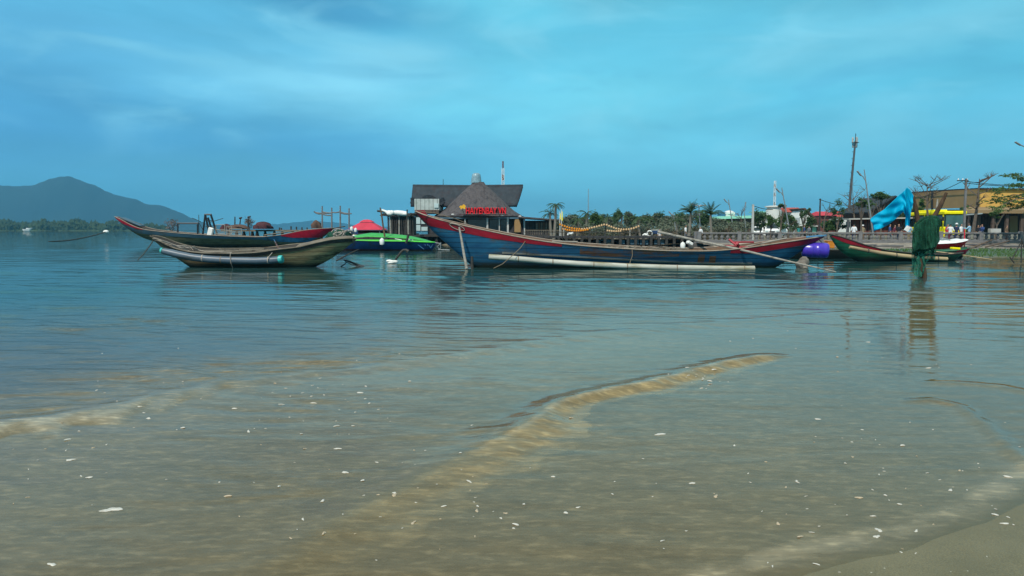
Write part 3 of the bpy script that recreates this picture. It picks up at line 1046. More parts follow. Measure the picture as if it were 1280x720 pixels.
# ------------------------------------------------------------------ boats
class Hull:
    """a wooden boat lofted between a sheer line and a keel line read in its own side view at distance D"""

    def __init__(self, sheer, keel, D, beam, deep=-.3, full=.55, yaw=0.0, flare=.5):
        a = [P(x, y, D) for x, y in sheer]
        k = [P(x, y, D) for x, y in keel]
        self.D, self.beam, self.full, self.flare = D, beam, full, flare
        self.x0, self.x1 = a[0].x, a[-1].x
        self.sx, self.sz = [p.x for p in a], [p.z for p in a]
        self.kx, self.kz = [p.x for p in k], [max(p.z, deep) for p in k]
        n = 110
        self.u = np.linspace(0, 1, n)
        X = self.x0 + (self.x1 - self.x0) * self.u
        zs = np.interp(X, self.sx, self.sz)
        zk = np.interp(X, self.kx, self.kz)
        ker = np.array([1, 2, 3, 4, 3, 2, 1]) / 16
        for _ in range(2):
            zs2, zk2 = (np.convolve(np.pad(v, 3, 'edge'), ker, 'valid') for v in (zs, zk))
            zs[2:-2], zk[2:-2] = zs2[2:-2], zk2[2:-2]
        zk = np.minimum(zk, zs - .03)
        self.X, self.zs, self.zk = X, zs, zk
        self.b = beam / 2 * np.maximum(np.sin(np.pi * np.clip(self.u, .004, .996)), 0) ** full
        self.mid = Vector(((self.x0 + self.x1) / 2, D, 0))
        self.yaw = yaw

    def at(self, x, v, side=-1, off=0.0):
        zs, zk, b = np.interp(x, self.X, self.zs), np.interp(x, self.X, self.zk), np.interp(x, self.X, self.b)
        f = max(v, 0) ** self.flare
        p = Vector((x, self.D + side * (b * f + off), zk + (zs - zk) * v))
        return p

    def shell(self, mb, inset=0.0, vmin=0.0):
        rows = []
        vv = [0, .04, .12, .25, .4, .55, .7, .85, 1.0]
        for x in self.X:
            row = [self.at(x, v, -1, -inset) for v in reversed(vv)] + [self.at(x, v, 1, -inset) for v in vv[1:]]
            rows.append(row)
        return mb.sheet(rows)

    def strip(self, x0, x1, lo, hi, off, side=-1, n=40, th=.03):
        """a plank band on the side between z functions lo(x), hi(x), standing off the hull"""
        out, inn = [], []
        for i in range(n + 1):
            x = x0 + (x1 - x0) * i / n
            zs, zk = np.interp(x, self.X, self.zs), np.interp(x, self.X, self.zk)
            a = max(0.0, min(1.0, (lo(x) - zk) / (zs - zk)))
            b = max(a + .01, min(1.0, (hi(x) - zk) / (zs - zk)))
            out.append([self.at(x, a + (b - a) * j / 5, side, off) for j in range(6)])
            inn.append([self.at(x, a + (b - a) * j / 5, side, off - th) for j in range(6)])
        mb = MB()
        mb.sheet(out)
        mb.sheet([r for r in inn])
        mb.sheet([[r[-1] for r in out], [r[-1] for r in inn]])
        mb.sheet([[r[0] for r in inn], [r[0] for r in out]])
        mb.sheet([out[0], inn[0]])
        mb.sheet([inn[-1], out[-1]])
        return mb

    def rail(self, r, dz=.02, x0=None, x1=None, off=.01):
        """both gunwales, meeting at the ends"""
        mb = MB()
        x0, x1 = x0 or self.x0, x1 or self.x1
        for s in (-1, 1):
            mb.tube([self.at(x0 + (x1 - x0) * i / 60, 1, s, off) + Vector((0, 0, dz)) for i in range(61)], r, 6)
        return mb

    def deck(self, x0, x1, dz, n=30, th=.03):
        mb = MB()
        top, bot = [], []
        for i in range(n + 1):
            x = x0 + (x1 - x0) * i / n
            zs, zk = np.interp(x, self.X, self.zs), np.interp(x, self.X, self.zk)
            v = max(.05, (zs - dz - zk) / (zs - zk))
            a, b = self.at(x, v, -1, -.03), self.at(x, v, 1, -.03)
            top.append([a.lerp(b, j / 4) for j in range(5)])
            bot.append([p - Vector((0, 0, th)) for p in top[-1]])
        mb.sheet(top)
        mb.sheet(bot)
        return mb

    def thwart(self, x, dz, w=.18, th=.04):
        zs, zk = np.interp(x, self.X, self.zs), np.interp(x, self.X, self.zk)
        v = (zs - dz - zk) / (zs - zk)
        a, b = self.at(x, v, -1, -.02), self.at(x, v, 1, -.02)
        mb = MB()
        mb.box((a + b) / 2, (w, (b - a).length, th))
        return mb


def zline(pts, D):
    q = [P(x, y, D) for x, y in pts]
    xs, zs = [p.x for p in q], [p.z for p in q]
    return lambda x: float(np.interp(x, xs, zs))


def PX(px, D):
    return P(px, 300, D).x


# --- the large blue and red boat
D = 30.2
bb = Hull([(520, 264.5), (528, 268), (545, 273.5), (570, 279.5), (600, 286), (640, 294), (680, 301), (720, 305.5), (770, 309), (830, 312), (880, 312.5), (915, 310), (945, 306), (975, 302), (1005, 298), (1028, 295.5)],
          [(520, 266), (530, 279), (545, 293), (560, 306), (575, 320), (590, 332), (600, 345), (955, 345), (968, 336), (985, 325), (1003, 312), (1018, 302), (1028, 297.5)], D, 2.3, full=.5)
boat = thing('fishing_boat', 'large blue fishing boat with a long red bow and a white side pipe', 'boat', bb.mid)
mb = MB()
bb.shell(mb)
mb.build('hull', M['blue_hull'], boat, True)
mb = MB()
bb.shell(mb, .05)
mb.build('inner_planking', M['brown_wood'], boat, True)
bb.deck(PX(560, D), PX(1000, D), .34).build('deck', M['grey_wood'], boat)
lo = zline([(520, 268), (532, 281), (570, 288), (616, 297), (670, 304), (705, 307)], D)
hi = lambda x: float(np.interp(x, bb.X, bb.zs))
for s in (-1, 1):
    bb.strip(PX(521.5, D), PX(700, D), lo, hi, .014, s).build('bow_strake', M['red_paint'], boat, True)
lo2 = zline([(905, 314.5), (930, 315), (960, 311), (1000, 305.5), (1027, 300)], D)
for s in (-1, 1):
    bb.strip(PX(905, D), PX(1026, D), lo2, hi, .014, s).build('stern_strake', M['red_paint'], boat, True)
lo3 = zline([(700, 313), (740, 318), (800, 320), (845, 318)], D)
bb.strip(PX(722, D), PX(842, D), lo3, hi, .010, -1).build('bare_plank', M['rust_wood'], boat, True)
for a, b_, yt in ((866, 874, 316), (880, 888, 318)):
    bb.strip(PX(a, D), PX(b_, D), zline([(a, 331), (b_, 331)], D), zline([(a, yt), (b_, yt)], D), .009, -1).build('hull_patch', M['rust_wood'], boat, True)
bb.rail(.024).build('gunwale', M['pale_wood'], boat, True)
rl = zline([(625, 314.5), (700, 318), (800, 324), (870, 327.5), (935, 328)], D)
bb.strip(PX(628, D), PX(935, D), lambda x: rl(x) - .03, lambda x: rl(x) + .03, .05, -1, th=.06).build('rub_rail', M['pole_grey'], boat, True)
ppts = [(611, 319.5), (640, 321.5), (680, 325), (720, 328), (780, 331), (840, 333), (900, 334), (943, 334.2)]
yp = D - 1.28
mb = MB().tube([P(x, y, yp) for x, y in ppts], .105, 14)
fp = mb.build('float_pipe', M['white_pipe'], boat, True)
for x, y in ((648, 322.2), (691, 326), (742, 329.3), (784, 331.2), (846, 333.1), (930, 334.1)):
    c = P(x, y, yp)
    MB().tube([c - Vector((.018, 0, 0)), c + Vector((.018, 0, 0))], .111, 14).build('pipe_strap', M['rope_tan'], boat, True)
for x in (650, 720, 770, 835, 890, 925, 960):
    bb.thwart(PX(x, D), .10).build('thwart', M['pale_wood'], boat)
# curled bow head
mb = MB().prism([P(518.5, 263.5, D - .1), P(531, 262.6, D - .1), P(534.5, 269.5, D - .1), P(528, 271.5, D - .1)], (0, .2, 0))
mb.build('stem_head', M['red_paint'], boat)
mb = MB()
c = P(573, 283.2, D)
cx = c.x
e = []
for i in range(25):
    t = 2 * math.pi * i / 24
    x, z = cx + .29 * math.cos(t), c.z + .095 * math.sin(t) - .0 - .10 * math.cos(t)
    zs, zk = np.interp(x, bb.X, bb.zs), np.interp(x, bb.X, bb.zk)
    e.append(bb.at(x, (z - zk) / (zs - zk), -1, .035))
MB().tube(e, .013, 6, caps=False).build('painted_eye', M['pole_grey'], boat, True)
for q in ([(524, 263.5), (545, 266), (570, 273), (584, 279)], [(585, 282), (620, 288), (655, 296), (700, 303)]):
    MB().tube([P(x, y, D - .5) for x, y in q], .012, 5).build('bow_rope', M['rope_tan'], boat)
MB().tube([P(657, 300, D - .95), P(650, 309, D - 1.3), P(640, 318, D - 1.6), P(628, 328, D - 1.8), P(617, 333, D - 2.0)], .014, 5).build('mooring_rope', M['rope_tan'], boat)
MB().tube([P(790, 310, D - 1.2), P(790.5, 318, D - 1.24), P(788, 325, D - 1.25), P(785, 336, D - 1.3)], .014, 5).build('mooring_rope', M['rope_tan'], boat)
# red tiller timbers and stern clutter that belong to the boat
mb = MB()
for a, b_, r in (((911, 299.5), (930, 314), .05), ((913, 303), (942, 302.4), .035), ((925, 311), (921, 303.5), .06), ((905, 307), (935, 308.5), .03)):
    mb.tube([P(*a, D + .2), P(*b_, D - .3)], r, 6)
mb.build('tiller_frame', M['red_paint'], boat)
for a, b_ in (((930, 309), (983, 298)), ((690, 302), (722, 302.5))):
    MB().tube([P(*a, D + .4), P(*b_, D + .3)], .03, 6).build('oar', M['pole_grey'], boat)
rng = random.Random(3)
mb = MB()
for i in range(60):
    x = rng.uniform(690, 860)
    c = P(x, 308.4 + (x - 690) * .018, D + rng.uniform(-.6, .6))
    mb.box(c, (rng.uniform(.1, .6), rng.uniform(.04, .2), rng.uniform(.03, .10)), (rng.uniform(-.2, .2), rng.uniform(-.3, .3), rng.uniform(-1, 1)))
mb.build('loose_boards', M['grey_wood'], boat)


def float_ball(name, label, px, py, D, r, m):
    o = MB().lathe(P(px, py, D), [(r * .3, -r * 1.4), (r * .85, -r * 1.2), (r, -r * .4), (r, r * .6), (r * .7, r * 1.15), (r * .25, r * 1.3), (r * .25, r * 1.6)], 12).build(name, m, None, True)
    return tag(o, label, 'buoy')


float_ball('net_float', 'white plastic net float standing on the rail of the blue boat', 853.5, 307, D + .3, .10, M['foam'])
t = MB().box(P(862, 304, D + .9), (.26, .2, .14), (0, .5, .3), bev=.05).build('foam_block', M['foam'])
tag(t, 'small white foam block tilted on the rail of the blue boat', 'float')

# purple barrel hung on the stern
t = thing('plastic_barrel', 'violet plastic barrel hanging sideways off the stern of the blue boat', 'barrel', P(1019, 312.5, D - .15))
r = .30
prof = [(.05, -.49), (.24, -.49), (.285, -.45), (r, -.36), (r, -.14), (r + .015, -.12), (r, -.10), (r, .10), (r + .015, .12), (r, .14), (r, .36), (.285, .45), (.24, .49), (.05, .49)]
mb = MB().lathe((0, 0, 0), prof, 24)
R = Euler((0, math.radians(90), math.radians(-6))).to_matrix() @ Euler((0, 0, 0)).to_matrix()
R = Euler((0, math.radians(3), math.radians(-14))).to_matrix() @ Euler((0, math.radians(90), 0)).to_matrix()
mb.v = [tuple(R @ Vector(p) + P(1019, 312.5, D - .15)) for p in mb.v]
mb.build('drum', M['purple'], t, True)
mb = MB()
c = P(1019, 312.5, D - .15)
ax = R @ Vector((0, 0, 1))
mb.tube([c - ax * .53, c - ax * .48], .10, 10)
mb.build('bung', M['dark_metal'], t, True)
MB().tube([c + ax * -.2 + Vector((0, 0, .3)), P(1012, 298, D - .1), P(1016, 297, D)], .018, 5).build('hanging_rope', M['rope_dark'], t)
MB().tube([c + ax * .25 + Vector((0, 0, .3)), P(1022, 298, D)], .018, 5).build('hanging_rope', M['rope_dark'], t)

# blue cloth over the stern tip
rng = random.Random(8)
rows = []
for i in range(12):
    rows.append([P(1008 + i * 2.3 + rng.uniform(-.5, .5), 297.2 - i * .16 - 1.6 * math.sin(j / 5 * math.pi) + rng.uniform(-.3, .3), D - .35 + j * .14) for j in range(6)])
o = MB().sheet(rows).build('blue_cloth', M['sky_blue'], None, True)
md = o.modifiers.new('s', 'SOLIDIFY')
md.thickness = .02
tag(o, 'rumpled light blue cloth laid over the stern tip of the blue boat', 'cloth')

# the long pole across the stern
o = MB().tube([P(823, 290, 33.0), P(868, 300, 31.3), P(925, 312, 29.3), P(985, 326.5, 28.0), P(1045, 340, 26.9)], [.06, .055, .045, .035, .02], 8).build('bamboo_pole', M['pole_grey'], None, True)
tag(o, 'long grey pole slanting across the stern of the blue boat into the water', 'pole')
# bow mooring posts
o = MB().tube([P(574, 284, D - 1.0), P(577, 300, D - 1.15), P(580, 318, D - 1.35), P(583.5, 336, D - 1.5)], [.035, .045, .05, .06], 8).build('mooring_post', M['pole_grey'], None, True)
tag(o, 'thin pale post leaning against the red bow of the blue boat', 'post')
o = MB().tube([P(590, 320.5, D - 1.5), P(590.4, 337, D - 1.5)], [.05, .06], 8).build('mooring_post', M['dark_wood'], None, True)
tag(o, 'short dark stump of a post sticking out of the water under the bow', 'post')


def rock(name, label, c, s, seed, m):
    rng = random.Random(seed)
    bm_v = []
    mb = MB()
    n, k = 14, 9
    ph = [rng.uniform(0, 6) for _ in range(6)]
    rows = []
    for i in range(k + 1):
        a = -math.pi / 2 + math.pi * i / k
        row = []
        for j in range(n + 1):
            b = 2 * math.pi * (j % n) / n
            q = Vector((math.cos(a) * math.cos(b), math.cos(a) * math.sin(b), math.sin(a)))
            d = 1 + .18 * math.sin(3 * q.x + ph[0]) + .16 * math.sin(4 * q.y + ph[1] + 2 * q.z) + .14 * math.sin(5 * q.z + ph[2] + q.x * 3)
            row.append(Vector(c) + Vector((q.x * s[0], q.y * s[1], q.z * s[2])) * d)
        rows.append(row)
    mb.sheet(rows)
    o = mb.build(name, m, None, True)
    return tag(o, label, 'rock')


rock('rock', 'barnacled brown rock in the water under the stern pole', P(1003, 332, 29.2) + Vector((0, 0, -.02)), (.28, .25, .27), 4, M['rock'])
o = MB().box(P(1037, 306, 39.2), (.42, .32, .36), (0, .05, .2), bev=.03).box(P(1037, 301.6, 39.2), (.46, .36, .05), (0, .05, .2), bev=.02).build('orange_crate', M['orange_pl'])
tag(o, 'small orange plastic fish crate beside the violet barrel', 'crate')

# --- the dark moored barge behind the barrel
bg_ = Hull([(940, 311), (985, 311.5), (1030, 312), (1075, 312)], [(940, 313), (945, 325), (950, 330), (1068, 330), (1072, 325), (1075, 314)], 39.5, 1.8, full=.2)
t = thing('dark_barge', 'low dark hull lying behind the violet barrel', 'boat', bg_.mid)
mb = MB()
bg_.shell(mb)
mb.build('hull', M['dark_wood'], t, True)
bg_.deck(PX(943, 39.5), PX(1072, 39.5), .06).build('deck', M['brown_wood'], t)

# --- green and red boat at the right
D2 = 36.2
gb = Hull([(1037.5, 293.5), (1048, 296.5), (1071, 305.5), (1097, 313), (1140, 317.5), (1170, 318.5), (1190, 317.5), (1203, 316)],
          [(1037.5, 295), (1042, 303), (1047, 311), (1058.5, 320.5), (1071, 326), (1080, 334), (1182, 334), (1190, 327.5), (1197, 322), (1203, 317.5)], D2, 1.7, full=.55)
t = thing('fishing_boat', 'green wooden boat with a dark red bow and a long tan bamboo float', 'boat', gb.mid)
mb = MB()
gb.shell(mb)
mb.build('hull', M['green_hull'], t, True)
mb = MB()
gb.shell(mb, .045)
mb.build('inner_planking', M['brown_wood'], t, True)
gb.deck(PX(1052, D2), PX(1198, D2), .3).build('deck', M['grey_wood'], t)
hi2 = lambda x: float(np.interp(x, gb.X, gb.zs))
lo4 = zline([(1037, 295), (1048, 301.5), (1060, 306), (1075, 310), (1092, 314)], D2)
for s in (-1, 1):
    gb.strip(PX(1038.5, D2), PX(1092, D2), lo4, hi2, .012, s).build('bow_strake', M['red_paint'], t, True)
gb.rail(.03).build('gunwale', M['dark_wood'], t, True)
MB().tube([P(x, y, D2 - .95) for x, y in ((1062, 308.8), (1080, 312.5), (1100, 316), (1125, 319.5), (1150, 322), (1184, 323.8))], [.075, .085, .09, .1, .1, .09], 10).build('bamboo_float', M['bamboo'], t, True)
for x, y in ((1085, 313.4), (1120, 318.8), (1172, 323.2)):
    c = P(x, y, D2 - .95)
    MB().tube([c - Vector((.02, 0, 0)), c + Vector((.02, 0, 0))], .108, 10).build('lashing', M['rope_dark'], t)
for x in (1090, 1120, 1150, 1178):
    gb.thwart(PX(x, D2), .06).build('thwart', M['pale_wood'], t)
o = MB().tube([P(1170, 314.5, 37), P(1200, 318.5, 36.2), P(1240, 324.5, 35.2)], [.03, .035, .02], 7).build('bamboo_pole', M['bamboo'], None, True)
tag(o, 'thin tan pole reaching out over the water from the green boat', 'pole')
# white-topped red boat and small green boat behind
D3 = 43.0
wb = Hull([(1160, 305), (1168, 304.5), (1185, 303.5), (1198, 301.5), (1207.5, 299)], [(1160, 309), (1163, 312), (1198, 311), (1204, 305), (1207.5, 300.5)], D3, 1.5, deep=.05, full=.3)
t = thing('skiff', 'small dark red skiff with a rounded white top, beyond the green boat', 'boat', wb.mid)
mb = MB()
wb.shell(mb)
mb.build('hull', M['bright_red'], t, True)
mb = MB()
rows = []
for i in range(15):
    x = wb.X[4] + (wb.X[-6] - wb.X[4]) * i / 14
    hh = .05 + .16 * math.sin(math.pi * min(1, i / 9)) * (1 if i < 9 else .4) + .14 * math.exp(-((i - 10.5) / 1.3) ** 2)
    a, b_ = wb.at(x, 1, -1), wb.at(x, 1, 1)
    rows.append([a.lerp(b_, j / 6) + Vector((0, 0, hh * math.sin(math.pi * j / 6) ** .6)) for j in range(7)])
mb.sheet(rows)
mb.build('deck_cover', M['white'], t, True)
MB().tube([P(1205.5, 312, D3), P(1205.8, 286, D3)], .03, 6).build('mast', M['bright_red'], t)
MB().box(P(1181, 300.5, D3 - .2), (.5, .3, .22), (0, .2, 0), bev=.05).build('seat', M['grey_metal'], t)
D4 = 40.3
sb = Hull([(1160, 316), (1170, 314.5), (1185, 313.2), (1198, 312), (1210.5, 309.5)], [(1160, 319), (1164, 324), (1200, 324), (1205, 316), (1210.5, 311)], D4, 1.3, full=.4)
t = thing('rowing_boat', 'small green rowing boat with a bright red end, by the grass bank', 'boat', sb.mid)
mb = MB()
sb.shell(mb)
mb.build('hull', M['green_hull'], t, True)
sb.strip(PX(1188, D4), PX(1209, D4), zline([(1160, 318), (1210, 317)], D4), lambda x: float(np.interp(x, sb.X, sb.zs)) + .0, .04, -1, th=.03).build('end_strake', M['bright_red'], t, True)
sb.rail(.02).build('gunwale', M['green_hull'], t, True)
sb.deck(PX(1163, D4), PX(1206, D4), .2).build('deck', M['grey_wood'], t)
o = MB().box(P(1194, 310.6, D4), (.42, .3, .12), (0, .08, 0), bev=.05).build('yellow_float', M['yellow'])
tag(o, 'yellow plastic block lying on the small red and green rowing boat', 'float')

# --- the small brown boat with the slate pipe
D5 = 30.6
lb = Hull([(191, 295.2), (196, 295.6), (202, 297.5), (210.5, 303), (225.7, 308.8), (241, 312), (261, 314), (302, 314.2), (325, 313.3), (339, 311.8), (352, 309.5), (382.7, 306.5), (392, 303.5), (415.5, 298.5), (439, 296.8), (446, 298.4)],
          [(191, 296.6), (200, 306), (215.5, 318.5), (231, 328.7), (246, 340), (385, 340), (394.4, 333.4), (409.6, 326.2), (421, 319), (433, 309.8), (443, 301.5), (446, 299.6)], D5, 1.5, full=.5)
t = thing('fishing_boat', 'small weathered brown boat with a slate grey pipe lashed along it', 'boat', lb.mid)
SMALL = t
mb = MB()
lb.shell(mb)
mb.build('hull', M['brown_hull'], t, True)
mb = MB()
lb.shell(mb, .045)
mb.build('inner_planking', M['dark_wood'], t, True)
lb.deck(PX(212, D5), PX(425, D5), .26).build('deck', M['dark_wood'], t)
hi5 = lambda x: float(np.interp(x, lb.X, lb.zs))
for s in (-1, 1):
    lb.strip(PX(196, D5), PX(442, D5), lambda x: hi5(x) - .13, hi5, .014, s, n=70).build('sheer_strake', M['dark_wood'], t, True)
lb.rail(.03).build('gunwale', M['grey_wood'], t, True)
mb = MB()
rows = []
for i in range(16):
    x = PX(376, D5) + (PX(443, D5) - PX(376, D5)) * i / 15
    a, b_ = lb.at(x, 1, -1, .02), lb.at(x, 1, 1, .02)
    rows.append([a.lerp(b_, j / 4) + Vector((0, 0, .04 + .05 * math.sin(math.pi * j / 4))) for j in range(5)])
mb.sheet(rows)
mb.sheet([[p - Vector((0, 0, .03)) for p in r] for r in rows])
mb.build('stern_planks', M['grey_wood'], t)
yp = D5 - .82
pp = [(202.5, 310), (206, 311), (215, 313.2), (225, 315.5), (240, 318.6), (260, 321), (290, 322.6), (320, 323), (340, 322.4), (350, 321.4)]
MB().tube([P(x, y, yp) for x, y in pp], [.10, .12] + [.142] * 8, 14).build('float_pipe', M['slate_pipe'], t, True)
a, b_ = P(349.5, 321.4, yp), P(353.8, 320.9, yp - .02)
MB().tube([a, a.lerp(b_, .75), b_, b_ + (b_ - a).normalized() * .012], [.158, .158, .135, .05], 16).build('pipe_cap', M['teal_cap'], t, True)
a, b_ = P(201.5, 309.7, yp), P(204, 310.4, yp)
MB().tube([a, b_], [.09, .125], 12).build('pipe_cap', M['teal_cap'], t, True)
for x, y, w in ((254, 320.2, .02), (277, 322, .015), (290, 322.6, .012), (336, 322.5, .02)):
    c = P(x, y, yp)
    MB().tube([c + Vector((-w, 0, 0)), c + Vector((w, 0, 0))], .149, 12).build('lashing', M['rope_pale'] if w == .02 else M['rope_tan'], t)
rng = random.Random(5)
for q in ([(192, 296), (197, 295), (205, 298.5), (216, 303), (228, 307.5), (238, 309)], [(194, 297), (204, 300.5), (214, 305), (226, 308.5), (236, 311.5), (240, 308)],
          [(198, 295.5), (209, 300), (222, 306), (232, 305), (240, 306.5), (243, 311)], [(226, 308), (232, 306.3), (238, 308.5), (244, 305.5), (247, 311.5)], [(241, 307), (248, 310), (258, 312.5), (272, 312), (290, 313.5)]):
    MB().tube([P(x + rng.uniform(-1, 1), y + rng.uniform(-.5, .5), D5 - rng.uniform(.3, .7)) for x, y in q], .012, 5).build('tangled_rope', M['rope_pale'], t)
MB().tube([P(289, 312.5, D5 - .7), P(288, 318, D5 - .97), P(289, 326, D5 - .99), P(291, 332, D5 - .9)], .009, 5).build('hanging_rope', M['rope_pale'], t)
MB().tube([P(341, 313, D5 - .8), P(336, 318, D5 - .97), P(334.5, 324, D5 - .99)], .014, 5).build('hanging_rope', M['rope_pale'], t)
mb = MB()
mb.tube([P(343.5, 298, D5 - .3), P(346, 303, D5 - .4), P(349, 308.5, D5 - .5)], [.02, .03, .03], 5)
mb.tube([P(349, 308.8, D5 - .6), P(356, 309.6, D5 - .62), P(365, 310, D5 - .6), P(380, 307, D5 - .6)], [.05, .035, .03, .03], 6)
mb.build('tiller', M['rust_wood'], t, True)
mb = MB()
for i in range(26):
    x = rng.uniform(255, 345)
    mb.box(P(x, 313.2 + .004 * (300 - x), D5 + rng.uniform(-.4, .4)), (rng.uniform(.2, .9), rng.uniform(.03, .12), rng.uniform(.03, .07)), (0, rng.uniform(-.08, .08), rng.uniform(-.3, .3)))
mb.build('loose_boards', M['grey_wood'], t)
o = MB().tube([P(192, 300, D5 - .1), P(186, 309, D5 - .5), P(180, 317, D5 - .9), P(172, 325.5, D5 - 1.3)], [.022, .022, .022, .018], 6).build('anchor_rope', M['rope_dark'], None, True)
tag(o, 'dark anchor rope running from the brown boat down into the water', 'rope')

SMALL.rotation_euler = (math.radians(6), 0, 0)
boat.rotation_euler = (math.radians(2), 0, 0)

# sticks, hooks and floats in the open water
o = MB().tube([P(448, 311.8, 33), P(435, 318, 32.5), P(420.5, 326, 32)], [.02, .03, .03], 6).build('stake', M['dark_wood'], None, True)
tag(o, 'thin dark stick slanting into the water behind the brown boat stern', 'stick')
t = thing('anchor', 'dark wooden anchor with two prongs lying half in the water by the brown boat', 'anchor', P(445, 331, 31))
MB().tube([P(429.5, 325, 31), P(436, 326.5, 31), P(444, 330, 31), P(451, 333, 31), P(459, 334.8, 31)], [.03, .04, .05, .07, .02], 7).build('shank', M['dark_metal'], t, True)
MB().tube([P(430, 325, 31), P(433, 328, 31), P(430, 331, 31), P(426, 333.2, 31)], [.02, .022, .022, .03], 6).build('fluke', M['dark_metal'], t, True)
MB().tube([P(432, 327.2, 30.9), P(440, 331, 30.9), P(449, 333.8, 30.9)], [.018, .02, .02], 6).build('fluke', M['dark_metal'], t, True)
o = MB().tube([P(492.5, 327.6, 34), P(497, 321, 34), P(501, 315.5, 34), P(504, 312.6, 34), P(507.5, 312.4, 34), P(510, 314.5, 34)], [.04, .045, .05, .05, .055, .09], 8).build('bent_post', M['dark_wood'], None, True)
tag(o, 'bent dark post leaning out of the water with a knob on its end', 'post')
mb = MB()
for (x, y, r) in ((486.5, 326.2, .10), (490, 327, .11), (493.5, 327, .10), (489, 328.3, .12), (494, 328.2, .08)):
    mb.ball(P(x, y, 33.7), r, 9, (1.4, 1, .6))
o = mb.build('foam_float', M['foam'], None, True)
tag(o, 'lumpy white foam float beside the bent post', 'float')
o = MB().tube([P(131.5, 290.2, 95), P(120, 293.5, 90), P(107.4, 296.7, 84), P(95, 299, 80), P(84, 300.7, 77), P(72, 301.6, 75), P(60.5, 302, 74)], [.07] * 6 + [.05], 7).build('floating_net_rope', M['rope_dark'], None, True)
tag(o, 'dark net rope floating in a long curve on open water', 'rope')
o = MB().ball(P(132.5, 289.8, 95.5), .28, 10, (1.3, 1, .8)).build('marker_buoy', M['foam'], None, True)
tag(o, 'small white buoy at the end of the floating net rope', 'buoy')
D6 = 600
hb = Hull([(28, 286.2), (31, 286.6), (36, 285.6), (40, 284.6)], [(28, 287.4), (30, 289.6), (37, 289.6), (40, 285.6)], D6, 2.4, full=.4)
t = thing('distant_boat', 'tiny white boat far out before the wooded shore', 'boat', hb.mid)
mb = MB()
hb.shell(mb)
mb.build('hull', M['foam'], t, True)
MB().box(P(34.5, 285.6, D6), (1.8, 1.2, .7), bev=.1).build('cabin', M['foam'], t)

# --- the long boat at the left
D7 = 67.0
gl_ = Hull([(144.5, 271), (148, 271.8), (155, 274.2), (167.5, 280.6), (181.6, 286), (192.5, 288), (224, 291), (255, 293.2), (300, 295.6), (335, 296.4), (359, 293.6), (381, 288.4), (400, 286.2), (418, 285.2)],
           [(144.5, 272.5), (156.6, 283.8), (169, 291.6), (177, 297), (192.5, 302), (208, 306), (222, 312), (372, 312), (388, 305), (400, 299), (410, 292.5), (418, 286.8)], D7, 3.2, full=.5)
t = thing('fishing_boat', 'long slate and olive wooden boat with a red raised tip at both ends', 'boat', gl_.mid)
mb = MB()
gl_.shell(mb)
mb.build('hull', M['olive_hull'], t, True)
mb = MB()
gl_.shell(mb, .06)
mb.build('inner_planking', M['dark_wood'], t, True)
hi7 = lambda x: float(np.interp(x, gl_.X, gl_.zs))
for s in (-1, 1):
    gl_.strip(PX(146, D7), PX(186, D7), zline([(144, 273), (156, 279.5), (168, 283.5), (187, 288)], D7), hi7, .03, s, th=.04).build('bow_strake', M['bright_red'], t, True)
    gl_.strip(PX(150, D7), PX(340, D7), zline([(150, 281), (160, 285.5), (175, 291), (200, 294), (260, 297.5), (340, 299.5)], D7), hi7, .016, s, th=.03).build('sheer_strake', M['slate_hull'], t, True)
    gl_.strip(PX(357, D7), PX(416, D7), zline([(357, 295), (370, 297), (400, 297), (416, 296)], D7), hi7, .03, s, th=.04).build('stern_strake', M['bright_red'], t, True)
    gl_.strip(PX(335, D7), PX(412, D7), zline([(335, 300), (360, 302.5), (390, 302.8), (412, 299)], D7), hi7, .015, s, th=.03).build('blue_strake', M['sky_blue'], t, True)
gl_.rail(.03).build('gunwale', M['pale_wood'], t, True)
gl_.deck(PX(170, D7), PX(405, D7), .3).build('deck', M['grey_wood'], t)
for x in (200, 222, 247, 270, 300, 330):
    gl_.thwart(PX(x, D7), .1, .3).build('thwart', M['grey_wood'], t)
MB().box(P(166, 277.5, D7), (1.9, .9, .12), (0, .38, 0), bev=.03).build('bow_board', M['slate_hull'], t)
MB().tube([P(403, 287.5, D7), P(431.5, 283, D7)], .05, 6).build('oar', M['dark_wood'], t)
MB().tube([P(330, 294, D7), P(372, 288, D7)], .06, 6).build('oar', M['grey_wood'], t)


def frame_goal(label, x0, x1, y0, y1, D, r=.07):
    t = thing('net_goal', label, 'frame', P((x0 + x1) / 2, y1, D))
    for x in (x0, x1):
        MB().tube([P(x, y1, D), P(x, y0, D)], r, 6).build('post', M['dark_metal'], t)
    MB().tube([P(x0 - .8, y0, D), P(x1 + .8, y0, D)], r, 6).build('crossbar', M['dark_metal'], t)
    return t


frame_goal('dark goal-shaped net frame standing on the long slate boat', 222.2, 247, 279.2, 293, D7)
t = thing('winch_frame', 'leaning dark A-shaped winch frame on the long slate boat', 'frame', P(263, 293, D7))
for a, b_ in (((256.5, 268), (262, 292.5)), ((263.5, 268), (271.5, 293)), ((256.5, 268), (253.5, 293)), ((260, 272), (266.5, 293))):
    MB().tube([P(*a, D7), P(*b_, D7 + .4)], .085, 6).build('leg', M['dark_metal'], t)
MB().tube([P(255.6, 268.2, D7), P(264.4, 268.2, D7)], .08, 6).build('crossbar', M['dark_metal'], t)
mb = MB()
for a, b_ in (((255, 275), (265, 276)), ((257, 283), (268.5, 284.5)), ((262, 278), (279, 273)), ((248.5, 268.5), (248.8, 292)), ((240, 272.5), (251, 277)), ((249, 279), (255, 290))):
    mb.tube([P(*a, D7), P(*b_, D7 + .2)], .028, 5)
mb.build('guy_wires', M['rope_dark'], t)
o = MB().box(P(263, 290.8, D7 - .2), (.45, .3, .9), (0, .25, 0), bev=.1).build('white_bag', M['foam'])
